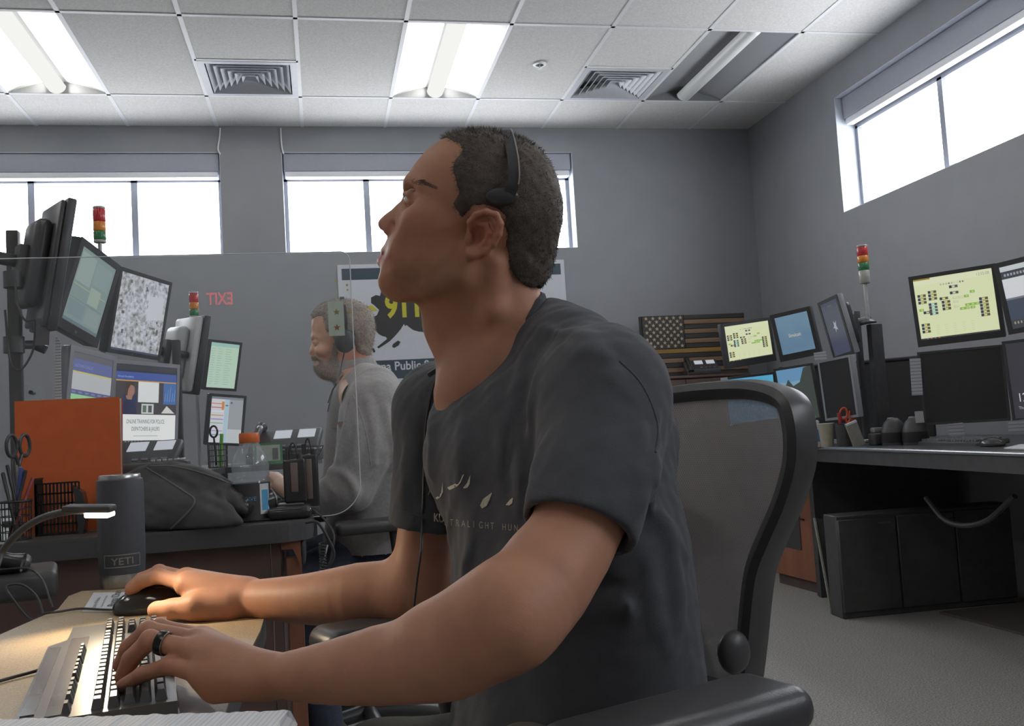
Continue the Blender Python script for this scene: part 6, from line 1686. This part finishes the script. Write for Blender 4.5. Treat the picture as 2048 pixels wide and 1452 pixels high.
def c_dkblue(S):
    S.rect(0,0,1,1,(62,66,86)); S.poly([(.48,.40),(.52,.47),(.62,.45),(.57,.53),(.62,.62),(.53,.58),(.46,.63),(.46,.54),(.38,.50),(.47,.49)],(150,154,170)); S.rect(.4,.9,.62,.93,(90,84,60))
def c_sky(S): S.rect(0,0,1,1,scr_noise('blue_wallpaper',[(36,120,170),(60,146,190),(96,170,204)],2))
def c_mtn(S):
    S.rect(0,0,1,1,(120,156,176)); S.rect(0,.75,1,1,(96,140,176)); S.poly([(0,0),(0,.75),(.15,.62),(.30,.80),(.42,.66),(.62,.72),(.78,.98),(.9,1),(1,1),(1,0)],(58,66,62)); S.poly([(.2,.3),(.3,.6),(.42,.62),(.5,.45),(.4,.3)],(92,100,62)); S.poly([(0,0),(.55,0),(.7,.2),(.4,.42),(.1,.3)],(86,140,158)); S.poly([(.3,.0),(.9,.0),(.8,.2),(.5,.22)],(96,116,50))
def c_dark(S): S.rect(0,0,1,1,pm('screen_off2',(42,42,44),.2,var=.04))
def c_lock(S): S.rect(0,0,1,1,(50,50,58)); S.text('12:55',.10,.22,.16,(206,208,212),0,.75); S.text('Thursday, October 13',.10,.12,.055,(170,172,178),0,.8)
def c_win(S):
    S.rect(0,0,1,1,(206,208,212)); S.rect(0,.80,1,.92,(60,64,72)); S.rect(0,.92,1,1,(190,196,200)); S.rect(0,0,1,.14,(60,64,72)); S.rect(0,.14,1,.46,(64,72,88)); S.rect(0,.46,1,.49,(110,114,124))
    for i in range(14): S.rect(.06+.065*i,.84,.10+.065*i,.88,(150,154,160)); S.rect(.06+.065*i,.07,.09+.065*i,.11,(150,150,120))
GR='monitors on the right consoles'
monitor('small pale green radio console screen in the corner beside the blue screen',[(1441,649),(1540,633),(1552,722),(1456,737)],5.1,c_radio(1,False),bez=.018,chin=.035,dr=5.25)
monitor('blue desktop monitor in the corner, right of the small green screen',[(1541,631),(1621,611),(1641,709),(1560,724)],5.15,c_blue,bez=.022,chin=.035,dr=5.0)
monitor('dark blue monitor turned sideways in the corner near the signal light',[(1640,604),(1676,588),(1706,706),(1664,722)],4.9,c_dkblue,bez=.016,dr=4.7,housing=M_bezs)
monitor('blue wallpaper monitor just above the chair back',[(1447,758),(1549,742),(1560,842),(1455,852)],5.05,c_sky,bez=.012,dr=5.1)
monitor('mountain lake wallpaper monitor above the chair back',[(1551,737),(1628,726),(1642,838),(1562,850)],5.0,c_mtn,bez=.012,dr=4.9)
monitor('switched-off dark monitor below the dark blue one in the corner',[(1642,722),(1705,708),(1713,834),(1645,842)],4.8,c_dark,bez=.012,dr=4.6,housing=M_bezs,back=False)
monitor('large yellow-green radio console screen at right',[(1815,555),(1990,526),(2012,674),(1838,694)],4.4,c_radio(2),bez=.018,chin=.03,dr=4.2)
monitor('monitor with dark toolbar cut off by the right edge, upper right',[(1991,527),(2112,498),(2134,648),(2013,671)],4.15,c_win,bez=.022,dr=3.95)
monitor('large switched-off black monitor on the right console desk',[(1837,705),(2010,688),(2016,842),(1846,850)],4.3,c_dark,bez=.010,dr=4.12,arm=False)
monitor('lock screen monitor showing the time at the right edge',[(2012,683),(2122,668),(2134,836),(2017,843)],4.1,c_lock,bez=.012,dr=3.95,housing=M_bezs)
def stem(label,px,pyt,d,r): 
    tp=W(px,pyt,d); t=Thing('monitor_pole',label,'pole',Matrix.Translation((tp.x,tp.y,ZR)),'black monitor mounting poles')
    t.part('post',MB().rbox((-r,-r*.7,.0),(r,r*.7,tp.z-ZR),.005,2),M_black); t.part('clamp_foot',MB().rbox((-r*2,-r*2,0),(r*2,r*2,.02),.005),M_black); return tp
stem('slim black pole right beside the dark blue monitor in the corner',1712,622,4.95,.017); tp=stem('thick black pole carrying the right signal light',1748,648,4.75,.032)
pm('pole_white',(196,196,196),.3,metal=.2)
tower('three-colour signal light on a pale pole in front of the side wall',1730,489,567,4.7,.052,tp.z-.0,MATS['pole_white'],frac=(0,.05,.28,.46,.66,1.0))
tbx=W(1740,650,4.72)
# ---- notes taped to the right consoles
M_note=lined('note_paper',(196,198,204),(150,152,158),420,2); M_note2=pm('note_plain',(190,192,196),.7,var=.05,scale=60)
paper('taped_note','long white note strip taped beside the large switched-off monitor','note',[(1819,717),(1841,716),(1846,790),(1824,791)],4.28,M_note)
paper('taped_note','small white note below the long strip, left of the black monitor base','note',[(1829,823),(1846,822),(1849,845),(1832,846)],4.26,M_note2)
paper('taped_note','white note hanging below the large switched-off monitor','note',[(1895,848),(1926,845),(1930,871),(1900,873)],4.15,M_note)
paper('taped_note','white lined note at the right edge below the lock screen','note',[(2016,842),(2060,838),(2062,863),(2018,865)],4.0,M_note)
paper('taped_note','white note stuck between the blue desktop monitor and the dark monitor','note',[(1627,706),(1652,702),(1654,719),(1630,722)],4.75,M_note)
paper('taped_note','small pale note at the left of the blue wallpaper monitor','note',[(1441,756),(1455,754),(1456,766),(1442,768)],4.98,M_note2)
# ---- things on the right console desk
def onR(px,py): return WZ(px,py,ZR)
# paper stacks in plastic sleeves
def stack(label,quad,n,mat,z0=ZR):
    P_=[WZ(x,y,z0) for x,y in quad]; c=sum(P_,Vector())/4
    t=Thing('paper_stack',label,'papers',Matrix.Translation((c.x,c.y,z0)))
    for i in range(n):
        r=random.Random(i*7+len(label)); o=Vector((r.uniform(-.012,.012),r.uniform(-.012,.012),0)); M=T(o.x,o.y,0)@RZ(r.uniform(-.05,.05))
        t.part('sheet',MB().prism([((p-c).x,(p-c).y) for p in P_],.0005+.004*i,.0036+.004*i,M),mat if i%2 else M_paper)
stack('pile of papers in clear sleeves at the left end of the right console desk',[(1655,886),(1700,872),(1800,874),(1770,889)],5,pm('sleeve_grey',(168,170,174),.3,var=.05))
stack('single white sheet at the right edge of the right console desk',[(2000,898),(2040,890),(2120,893),(2110,903)],1,M_paper)
# keyboard (far, no parts needed)
k0,k1=onR(1795,889),onR(1955,892); kd_=(k1-k0); Mk=frame((k0+k1)/2+back*.07,kd_,z=(0,0,1)); kl=kd_.length
t=Thing('keyboard','black keyboard lying on the right console desk','keyboard',Mk)
t.part('case',MB().rbox((-kl/2,-.075,0),(kl/2,.075,.02),.004,1,RX(R(3))),M_kb)
kk=MB()
for j in range(5):
    x=-kl/2+.012; 
    while x<kl/2-.03:
        w_=.10 if (j==0 and -.08<x<.0) else .017; kk.rbox((x,-.062+j*.024,.018),(x+w_,-.044+j*.024,.029),.002,1,RX(R(3))); x+=w_+.004
t.part('keys',kk,pm('keys_grey',(96,96,98),.3))
ms=onR(1985,893); t=Thing('computer_mouse','black mouse right of the keyboard on the right console desk','computer mouse',frame(ms,ed+back*.2,z=(0,0,1)))
f_=Field(); f_.ell((0,0,.008),(.058,.034,.028),None,.01); f_.plane((0,0,.001),(0,0,-1),.003); v_,q_=f_.mesh((-.07,-.045,-.01),(.07,.045,.05),.004); o=np_obj('mouse_body',v_,q_,[M_blackg]); o.parent=t.o
t.part('scroll_wheel',MB().cyl((.03,-.004,.026),(.03,.004,.026),.008,10),M_black)
# rounded speakers
def speaker(label,px,py,d):
    b=W(px,py,d); t=Thing('desk_speaker',label,'speaker',frame((b.x,b.y,ZR),ed,z=(0,0,1)),'domed black desk speakers'); h=.125
    t.part('body',MB().lathe([(.055,0),(.058,.02),(.055,.07),(.042,.105),(.022,h),(.001,h+.003)],24),M_black)
    t.part('top_button',MB().rbox((-.018,-.02,h-.012),(.018,.0,h+.004),.004),pm('button_grey',(140,140,144),.35)); t.part('grille',MB().lathe([(.0585,.012),(.0595,.02),(.0575,.06),(.0565,.06)],24,cap=False),M_mesh)
speaker('domed black speaker on the right console desk, next to the pen holder',1789,878,4.42); speaker('domed black speaker beside the keyboard, closer to the large black monitor',1832,878,4.32)
# pen holder with orange scissors and red marker
b=W(1690,880,4.62); t=Thing('pen_holder','black pen holder with orange scissors on the right console desk','pen holder',T(b.x,b.y,ZR))
t.part('cup',MB().lathe([(.038,0),(.042,.11),(.039,.11),(.036,.004)],24),M_black); t.part('cup_rim',MB().tube([(.041*math.cos(2*PI*k/24),.041*math.sin(2*PI*k/24),.11) for k in range(24)],.003,6,closed=True),M_blackg)
tz=W(1694,815,4.62).z
scissors('orange-handled scissors standing in the black pen holder at right',T(b.x+.006,b.y,tz-.165)@RY(R(10))@RZ(R(-20)),(214,84,40),1.0)
solo('marker','red marker standing in the black pen holder left of the orange scissors','marker',MB().cyl((b.x-.012,b.y,ZR+.01),(b.x-.024,b.y-.005,W(1678,826,4.62).z),.008,12),pm('marker_red',(176,50,60),.4))
b=W(1718,880,4.55); t=Thing('notepad','pale notepad leaning beside the black pen holder','notepad',T(b.x,b.y,ZR)@RY(R(-18)))
t.part('pad',MB().box((-.03,-.006,0),(.03,.006,W(1718,842,4.55).z-ZR)),pm('pad_beige',(150,148,138),.7)); t.part('binding',MB().box((-.03,-.007,W(1718,845,4.55).z-ZR),(.03,.007,W(1718,841,4.55).z-ZR)),M_paper)
b=W(1757,876,4.5); t=Thing('tape_dispenser','small dark desk caddy with a grey lid left of the speakers','caddy',T(b.x,b.y,ZR)); t.part('body',MB().rbox((-.04,-.03,0),(.04,.03,.06),.01,3),M_black); t.part('lid',MB().rbox((-.03,-.02,.06),(.02,.02,.085),.006),pm('lid_grey',(130,132,136),.4))
# bottles and cup beside the chair
def lotion(label,px,pyt,pyb,d,r,c,cc,lab):
    b=W(px,pyb,d); h=max(.09,W(px,pyt,d).z-ZR); t=Thing('pump_bottle',label,'bottle',T(b.x,b.y,ZR)); t.part('body',MB().lathe([(r*.95,0),(r,.005),(r,h*.72),(r*.6,h*.80),(r*.4,h*.82)],20),pm('bottle_%d_%d_%d'%c,c,.35))
    t.part('cap',MB().lathe([(r*.42,h*.82),(r*.42,h*.95),(r*.2,h)],14),pm('cap_%d_%d_%d'%cc,cc,.35)); a=math.atan2(-b.y,-b.x); n=8
    t.part('label',MB().add([(r*1.01*math.cos(a+x),r*1.01*math.sin(a+x),z) for x in [lerp(-.9,.9,i/n) for i in range(n+1)] for z in (h*.2,h*.65)],[(2*i,2*i+2,2*i+3,2*i+1) for i in range(n)]),pm('lab_%d_%d_%d'%lab,lab,.45))
lotion('white pump bottle with blue label beside the chair back',1637,840,895,4.75,.034,(196,192,180),(214,214,212),(60,120,180))
lotion('small pale bottle just right of the chair back edge',1620,838,895,4.8,.026,(170,160,130),(180,180,184),(150,130,160))
b=W(1655,892,4.7); t=Thing('paper_cup','pale cup beside the pump bottle on the right console desk','cup',T(b.x,b.y,ZR)); t.part('cup',MB().lathe([(.030,0),(.040,.115),(.037,.115),(.028,.004)],24),pm('cup_beige',(172,166,150),.5)); t.part('rim',MB().tube([(.0395*math.cos(2*PI*k/24),.0395*math.sin(2*PI*k/24),.115) for k in range(24)],.0022,6,closed=True),M_paper)
# exit sign on the rear wall, mirrored faintly in the clear divider
t0_=WY(440,597,YP); dv=(t0_-CC).normalized(); dv.y=-dv.y; kx_=(YF+.03-t0_.y)/dv.y; ex=t0_+dv*kx_
ex.z=min(max(ex.z,1.2),3.0)
t=Thing('exit_sign','red lit exit sign mirrored in the clear divider','sign',Matrix(((-1,0,0,ex.x),(0,0,1,YF+.005),(0,1,0,ex.z),(0,0,0,1))))
t.part('housing',MB().rbox((-.13,-.08,0),(.13,.08,.03),.006),M_black)
vs,fs,w_=textmesh('EXIT',.02); k=.13/.7*.95
t.part('letters',MB().add([((p[0]-w_/2)*k*.72,(p[1]-.35)*k,.031) for p in vs],fs),em('exit_red',(255,40,50),10),label='red lit letters')
# ================================================================ MAN IN GREY
K2=1.09; Field.RS=K2; W0=W
def W(px,py,d): return W0(px,py,d*K2)            # he sits just beyond the clear divider
HD2=2.92*K2
prof2_=[(624,640),(622.5,652),(623.2,663),(622,672),(621.8,678),(624.8,684),(622,692),(619,700),(617.6,705),(619.5,709),(624,712),(625.8,717),(627,722),(630,726),(628.5,731),(630.5,737),(634,745),(642,751),(655,755),(668,757),
 (690,752),(712,735),(735,712),(738,697),(743.5,674),(746,653),(743,632),(731,614.5),(714,606),(694,601),(671,602.5),(648,611),(633,622)]
base2=[(622.5,676),(624,688),(624,700),(625.5,714),(628,726)]
wid2=(aa,[w*1.05 for w in wid[1]],wid[2])
H2=Head((690,668),HD2,prof2_,base2,wid2)
h2=H2.pt; ax2=[H2.e1,H2.e2,H2.e3]
b2=Field(); b2.op('u',H2,A3(H2.O)-.17,A3(H2.O)+.17,.01)
for sg in (1,-1):
    b2.chain([h2(628,675,sg*.010),h2(631,674,sg*.028),h2(641,677,sg*.045)],[.006,.0065,.005],.014)
    b2.ell(h2(644,702,sg*.050),(.024,.014,.016),ax2,.02)
    b2.ell(h2(629,709,sg*.0135),(.0105,.0068,.0078),ax2,.005)
    b2.ell(h2(628.5,685,sg*.033),(.018,.015,.0125),ax2,.010,'s'); b2.ell(h2(633,685.5,sg*.031),(.0120,.012,.012),ax2,.0015)
    b2.chain([h2(627,684,sg*.022),h2(625.5,682.5,sg*.031),h2(638,685,sg*.047)],[.0025,.003,.002],.004)
    b2.ell(h2(660,745,sg*.045),(.034,.016,.024),ax2,.03)
    b2.ell(h2(694,690,sg*.075),(.018,.007,.028),ax2,.006)
    b2.chain([h2(629,726.5,0),h2(636,728,sg*.022)],[.0018,.0014],.004,'s')
b2.limb([h2(702,720),h2(708,760),W(725,800,2.93)],[.062,.060,.07],.03,flat=H2.e2,fs=.92)
# hands and forearm skin
HA=W(590,985,2.86); HB=W(548,958,3.05)
b2.limb([W(625,998,2.80),HA,W(562,972,2.98)],[.036,.030,.024],.02)
pal=[(548,957,3.05),(549,953,3.08),(552,952,3.11),(556,954,3.13)]
for i,q in enumerate(pal):
    b2.cone(W(566,972,2.97),W(*q),.020,.014,.01)
    f=[W(*q),W(q[0]-9,q[1]-5+i,q[2]+.03),W(q[0]-16,q[1]+4+i,q[2]+.06),W(q[0]-19,q[1]+12+i,q[2]+.07)]
    b2.chain(f,[.0105,.0098,.0092,.008],.003)
b2.chain([W(572,978,2.95),W(560,975,2.99),W(548,973,3.02),W(540,972,3.05)],[.018,.014,.011,.010],.006)
v1,q1=b2.mesh(*bbox([h2(610,595),h2(750,600),W(720,790,2.93),h2(690,668,.1),h2(690,668,-.1)],.03),.0048)
v2_,q2_=b2.mesh(*bbox([W(640,1010,2.8),W(500,920,3.2),W(560,1010,2.9)],.05),.004)
# far arm hand resting on the keyboard beyond
b2b=Field(); b2b.limb([W(640,985,3.15),W(588,975,3.25),W(556,968,3.36)],[.036,.030,.024],.02)
for i in range(4):
    q=(546+2*i,961+i,3.42+.02*i); b2b.cone(W(560,970,3.35),W(*q),.019,.013,.01); b2b.chain([W(*q),W(q[0]-8,q[1]-3,q[2]+.03),W(q[0]-15,q[1]+7,q[2]+.05)],[.0105,.0095,.008],.003)
b2b.chain([W(562,974,3.33),W(551,975,3.34),W(542,976,3.36)],[.017,.013,.010],.006)
v3_,q3_=b2b.mesh(*bbox([W(650,1000,3.1),W(500,930,3.5)],.06),.0045)
V2=np.concatenate([relax(v1,q1,1,.4),relax(v2_,q2_,1,.4),relax(v3_,q3_,1,.4)]); Q2=np.concatenate([q1,q2_+len(v1),q3_+len(v1)+len(v2_)])
U2=px_(V2); fl2=np.zeros(len(V2)); hd_=np.linalg.norm(V2-H2.o,axis=1)<.2
fl2=np.maximum(fl2,.6*np.exp(-((U2[:,0]-712)/22)**2-((U2[:,1]-725)/24)**2)*(np.linalg.norm(V2-H2.o,axis=1)<.3)); fl2=np.maximum(fl2,.5*hd_*np.exp(-((U2[:,0]-622)/6)**2-((U2[:,1]-704)/7)**2))
M_skin2=skin_mat('skin_fair',(226,180,156),(210,122,106))
man2=np_obj('person',V2,Q2,[M_skin2],attr={'flush':fl2,'stubble':np.zeros(len(V2))})
tag(man2,'bearded grey-haired man in a grey fleece jacket seated behind the clear divider','person')
for sg in (1,-1):
    c=h2(633,685.5,sg*.031); e=MB().mat(M_eye).sph((0,0,0),.0123,10,T(*c)); e.mat(M_iris).sph((.0080,0,0),.006,6,frame(c,H2.e1,z=H2.e3),(.8,1,1)); child(man2,'eye',e)
# hair and beard
M_gh=pm('grey_hair',(164,154,144),.6,var=.25,scale=160,bump=.5,bscale=500,spec=.3)
M_beard=pm('grey_beard',(152,138,126),.7,var=.3,scale=200,bump=.5,bscale=500)
def cap_mesh(name,poly,th,mat,ns_,down,seed,fuzz=.006,extra=None):
    pl_=[H2.L(*p) for p in poly]
    def fn(P):
        q=(P-H2.o)@H2.Mx.T; dm=polydist(q[...,0],q[...,2],pl_)+.002*fibm(P,50,seed,1)
        return np.maximum(b2.eval(P)-.0008-np.clip(-dm/.015,0,1)*th-.0005*fibm(P,60,seed+1,2),dm)
    f=Field(); f.op('u',fn,A3(H2.O)-.18,A3(H2.O)+.18,.001)
    v,q=f.mesh(*bbox([h2(*p) for p in poly]+[h2(690,668,.1),h2(690,668,-.1)],.012),.0042)
    tri=np.concatenate([q[:,:3],q[:,[0,2,3]]]); A,B,C=v[tri[:,0]],v[tri[:,1]],v[tri[:,2]]; nn=np.cross(B-A,C-A); ar=np.linalg.norm(nn,axis=1); nn/=ar[:,None]+1e-12
    pr=ar*(((nn*((A+B+C)/3-H2.o)).sum(1)>0)); pr/=pr.sum(); ii=rng.choice(len(tri),ns_,p=pr); uv=rng.random((ns_,2)); g=uv.sum(1)>1; uv[g]=1-uv[g]
    P0=A[ii]+(B-A)[ii]*uv[:,:1]+(C-A)[ii]*uv[:,1:]; N0=nn[ii]; d=N0*.45+(A3(H2.e1)*.3-A3(H2.e3)*down)+rng.normal(size=(ns_,3))*.25; d/=np.linalg.norm(d,axis=1)[:,None]
    L_=(fuzz*(.6+.8*rng.random(ns_)))[:,None]; sd=np.cross(d,rng.normal(size=(ns_,3))); sd/=np.linalg.norm(sd,axis=1)[:,None]; w=.0005
    VV=np.stack([P0-N0*.001-sd*w,P0-N0*.001+sd*w,P0+d*L_*.6+sd*w*.6,P0+d*L_],1).reshape(-1,3); b=np.arange(ns_)*4
    o=np_obj(name,np.concatenate([v,VV]),np.concatenate([q,np.stack([b,b+1,b+2,b+3],1)+len(v)]),[mat]); o.parent=man2; return o
cap_mesh('hair',[(622,640),(632,634),(645,632),(650,645),(652,660),(664,668),(668,682),(680,682),(690,668),(704,672),(708,690),(716,706),(738,712),(760,690),(760,620),(700,590),(640,596),(614,625)],.006,M_gh,7000,.3,21,.010)
cap_mesh('beard',[(667,684),(676,684),(676,712),(684,738),(690,752),(668,764),(640,760),(624,742),(624,729),(632,731),(640,728),(636,721),(622,720),(622,713),(630,711),(640,716),(652,722),(662,712)],.005,M_beard,3500,.6,31,.007)
# fleece jacket
M_fl=pm('grey_fleece',(168,166,165),.92,var=.1,scale=120,bump=.35,bscale=600,sheen=.3)
jk=Field()
SN=W(752,812,2.78); SF=W(706,806,3.10)
L2=(SN-SF).normalized()
jk.limb([W(752,830,2.93),W(757,930,2.93),W(752,1010,2.93),W(742,1085,2.93)],[.115,.135,.14,.145],.04,flat=L2,fs=1.35)
jk.limb([SF,W(728,768,3.0),W(748,772,2.87),SN],[.075,.06,.065,.082],.05)
EN=W(700,975,2.72); WN=W(622,998,2.80)
jk.limb([SN,W(735,890,2.73),EN],[.085,.080,.066],.03); jk.limb([EN,W(660,992,2.75),WN],[.066,.058,.043],.03)
EF=W(678,985,3.17); jk.limb([SF,W(690,900,3.15),EF],[.078,.07,.058],.03); jk.limb([EF,W(632,982,3.17)],[.056,.042],.03)
jk.limb([h2(704,735),h2(712,752)],[.074,.082],.02,flat=H2.e2,fs=.95)          # stand collar
for pts,r in [([(700,800),(690,860),(676,920)],8),([(720,850),(712,910),(690,950)],9),([(735,800),(748,860),(750,930)],9),([(660,940),(690,950),(715,985)],9),([(650,960),(668,985)],8),([(772,820),(785,880),(785,940)],9),([(640,975),(652,1003)],7),([(700,955),(712,985),(705,1005)],8)]:
    q=[march(jk,*p,2.3,3.8) for p in pts]; q=[p for p in q if p is not None]
    if len(q)>1: jk.limb(q,[r*.0006]+[r*.001]*(len(q)-2)+[r*.0006],.018,3)
jk.op('add',lambda P:.003*fibm(P,6,41,2)+.0008*fibm(P,30,42,1),[-9]*3,[9]*3,.01)
jk.limb([h2(690,690),h2(700,718),h2(704,734)],[.062,.060,.050],.004,kind='s',flat=H2.e2,fs=.95)
jk.plane(WN+(WN-EN).normalized()*.0,(WN-EN),.003) if False else None
v,q=jk.mesh(*bbox([W(600,700,2.55),W(840,1110,2.5),W(600,1040,3.25),W(840,760,3.2)],.03),.0075); v=relax(v,q,1)
jkt=np_obj('fleece_jacket',v,q,[M_fl]); jkt.parent=man2
bj2=BVHTree.FromPolygons([tuple(x) for x in v],[tuple(x) for x in q])
for nm,ln,r,m in (('armhole_seam',[(706,790),(722,830),(735,880),(742,930)],.0018,M_fl),('zip',[(672,765),(664,790),(652,840),(644,880)],.003,pm('zip_grey',(92,92,94),.4)),):
    qq=on_line(ln,6,.0005,bj2)
    if len(qq)>3: child(jkt,nm,MB().tube(qq,r,6),m)
def patch_on(ln,mat,nm,bv,lab):
    mb=MB(); q=[on_shirt(x,y,.002,bv) for x,y in ln]
    if all(p is not None for p in q): mb.add(q,[tuple(range(len(q)))[::-1]]); child(jkt,nm,mb,mat,lab)
patch_on([(663,846),(690,842),(692,852),(665,857)],pm('arm_patch',(128,104,84),.7),'arm_patch',bj2,'small brown patch')
# jeans
jn=Field(); hp1=W(735,1120,2.86); hp2=W(725,1115,3.05); kn1=W(600,1120,2.78); kn1.z=.56; kn2=W(590,1120,3.12); kn2.z=.56
for h,k in ((hp1,kn1),(hp2,kn2)):
    h.z=.60; jn.limb([h,h.lerp(k,.5),k],[.10,.085,.068],.04); a=Vector((k.x+.06,k.y,.10)); jn.limb([k,k.lerp(a,.4),a],[.064,.06,.05],.03)
jn.limb([W(742,1090,2.93),Vector((W(742,1100,2.93).x,W(742,1100,2.93).y,.60))],[.13,.135],.05)
v,q=jn.mesh(*bbox([hp1,hp2,kn1,kn2,Vector((kn1.x,kn1.y,.1)),Vector((kn2.x+.1,kn2.y,.1)),W(742,1090,2.93)],.15),.012); v=relax(v,q,1)
o=np_obj('jeans',v,q,[pm('blue_denim',(58,66,86),.85,var=.2,scale=60,bump=.3)]); o.parent=man2
for k in (kn1,kn2):
    s_=Field(); s_.limb([Vector((k.x+.10,k.y,.045)),Vector((k.x-.02,k.y,.045)),Vector((k.x-.12,k.y,.038))],[.045,.046,.036],.02); s_.limb([Vector((k.x+.06,k.y,.12)),Vector((k.x+.06,k.y,.06))],[.046,.048],.02); s_.plane((0,0,.001),(0,0,-1))
    v,q=s_.mesh(*bbox([Vector((k.x+.14,k.y,0)),Vector((k.x-.16,k.y,.14))],.06),.009); o=np_obj('shoe',v,q,[M_shoe]); o.parent=man2
# his headset
t=Thing('headset','black over-ear headset on the grey-haired man','headset',Matrix.Translation(h2(690,605,0)))
t.part('headband',ribbon(MB(),smooth_path([h2(691,668,.088),h2(690,640,.088),h2(687,615,.062),h2(684,596.5,.012),h2(684,597,-.02),h2(686,615,-.065),h2(690,668,-.09)],7),H2.e1,.016,.005),M_soft,world=True)
t.part('ear_cup',MB().sph((0,0,0),1,14,frame(h2(690,682,.092),H2.e1,z=H2.e2),(.037,.043,.018)),M_soft,world=True)
t.part('ear_cup',MB().sph((0,0,0),1,14,frame(h2(690,682,-.092),H2.e1,z=-H2.e2),(.037,.043,.018)),M_soft,world=True)
t.part('cord',MB().tube(smooth_path([h2(690,700,.095),h2(684,725,.09),W(676,762,2.78),W(664,782,2.76),W(656,806,2.75)],6),.0022,7),M_cord,world=True)
# his chair: a copy of the front man's chair and of each of its parts
fd2=Vector((0,0,1)).cross(L2).normalized()
if fd2.dot(CR)>0: fd2=-fd2
pz=W(752,1000,2.93)-fd2*.19
M2=frame(Vector((pz.x,pz.y,0)),fd2,z=(0,0,1))
def dup(o,parent=None):
    c=o.copy(); COL.objects.link(c)
    if parent: c.parent=parent
    for k in list(o.children): dup(k,c)
    return c
ch2=dup(CH1.o); ch2.matrix_world=M2; ch2['label']='black office chair under the grey-haired man behind the clear divider'
# keyboard under his hands
kb2=W(553,975,3.2); Mk2=frame(Vector((kb2.x-.04,kb2.y+.03,ZL)),L2,z=(0,0,1))
t=Thing('keyboard',"black keyboard under the grey-haired man's hands",'keyboard',Mk2)
kz=max(.0,W(548,975,3.05).z-ZL-.05)
t.part('case',MB().rbox((-.22,-.075,0),(.22,.075,.02+kz),.004,1),M_kb)
kk=MB()
for j in range(5):
    x=-.21
    while x<.19: kk.rbox((x,-.062+j*.024,.018+kz),(x+.016,-.044+j*.024,.028+kz),.002,1); x+=.02
t.part('keys',kk,pm('keys_grey',(96,96,98),.3))
W=W0; Field.RS=1.0
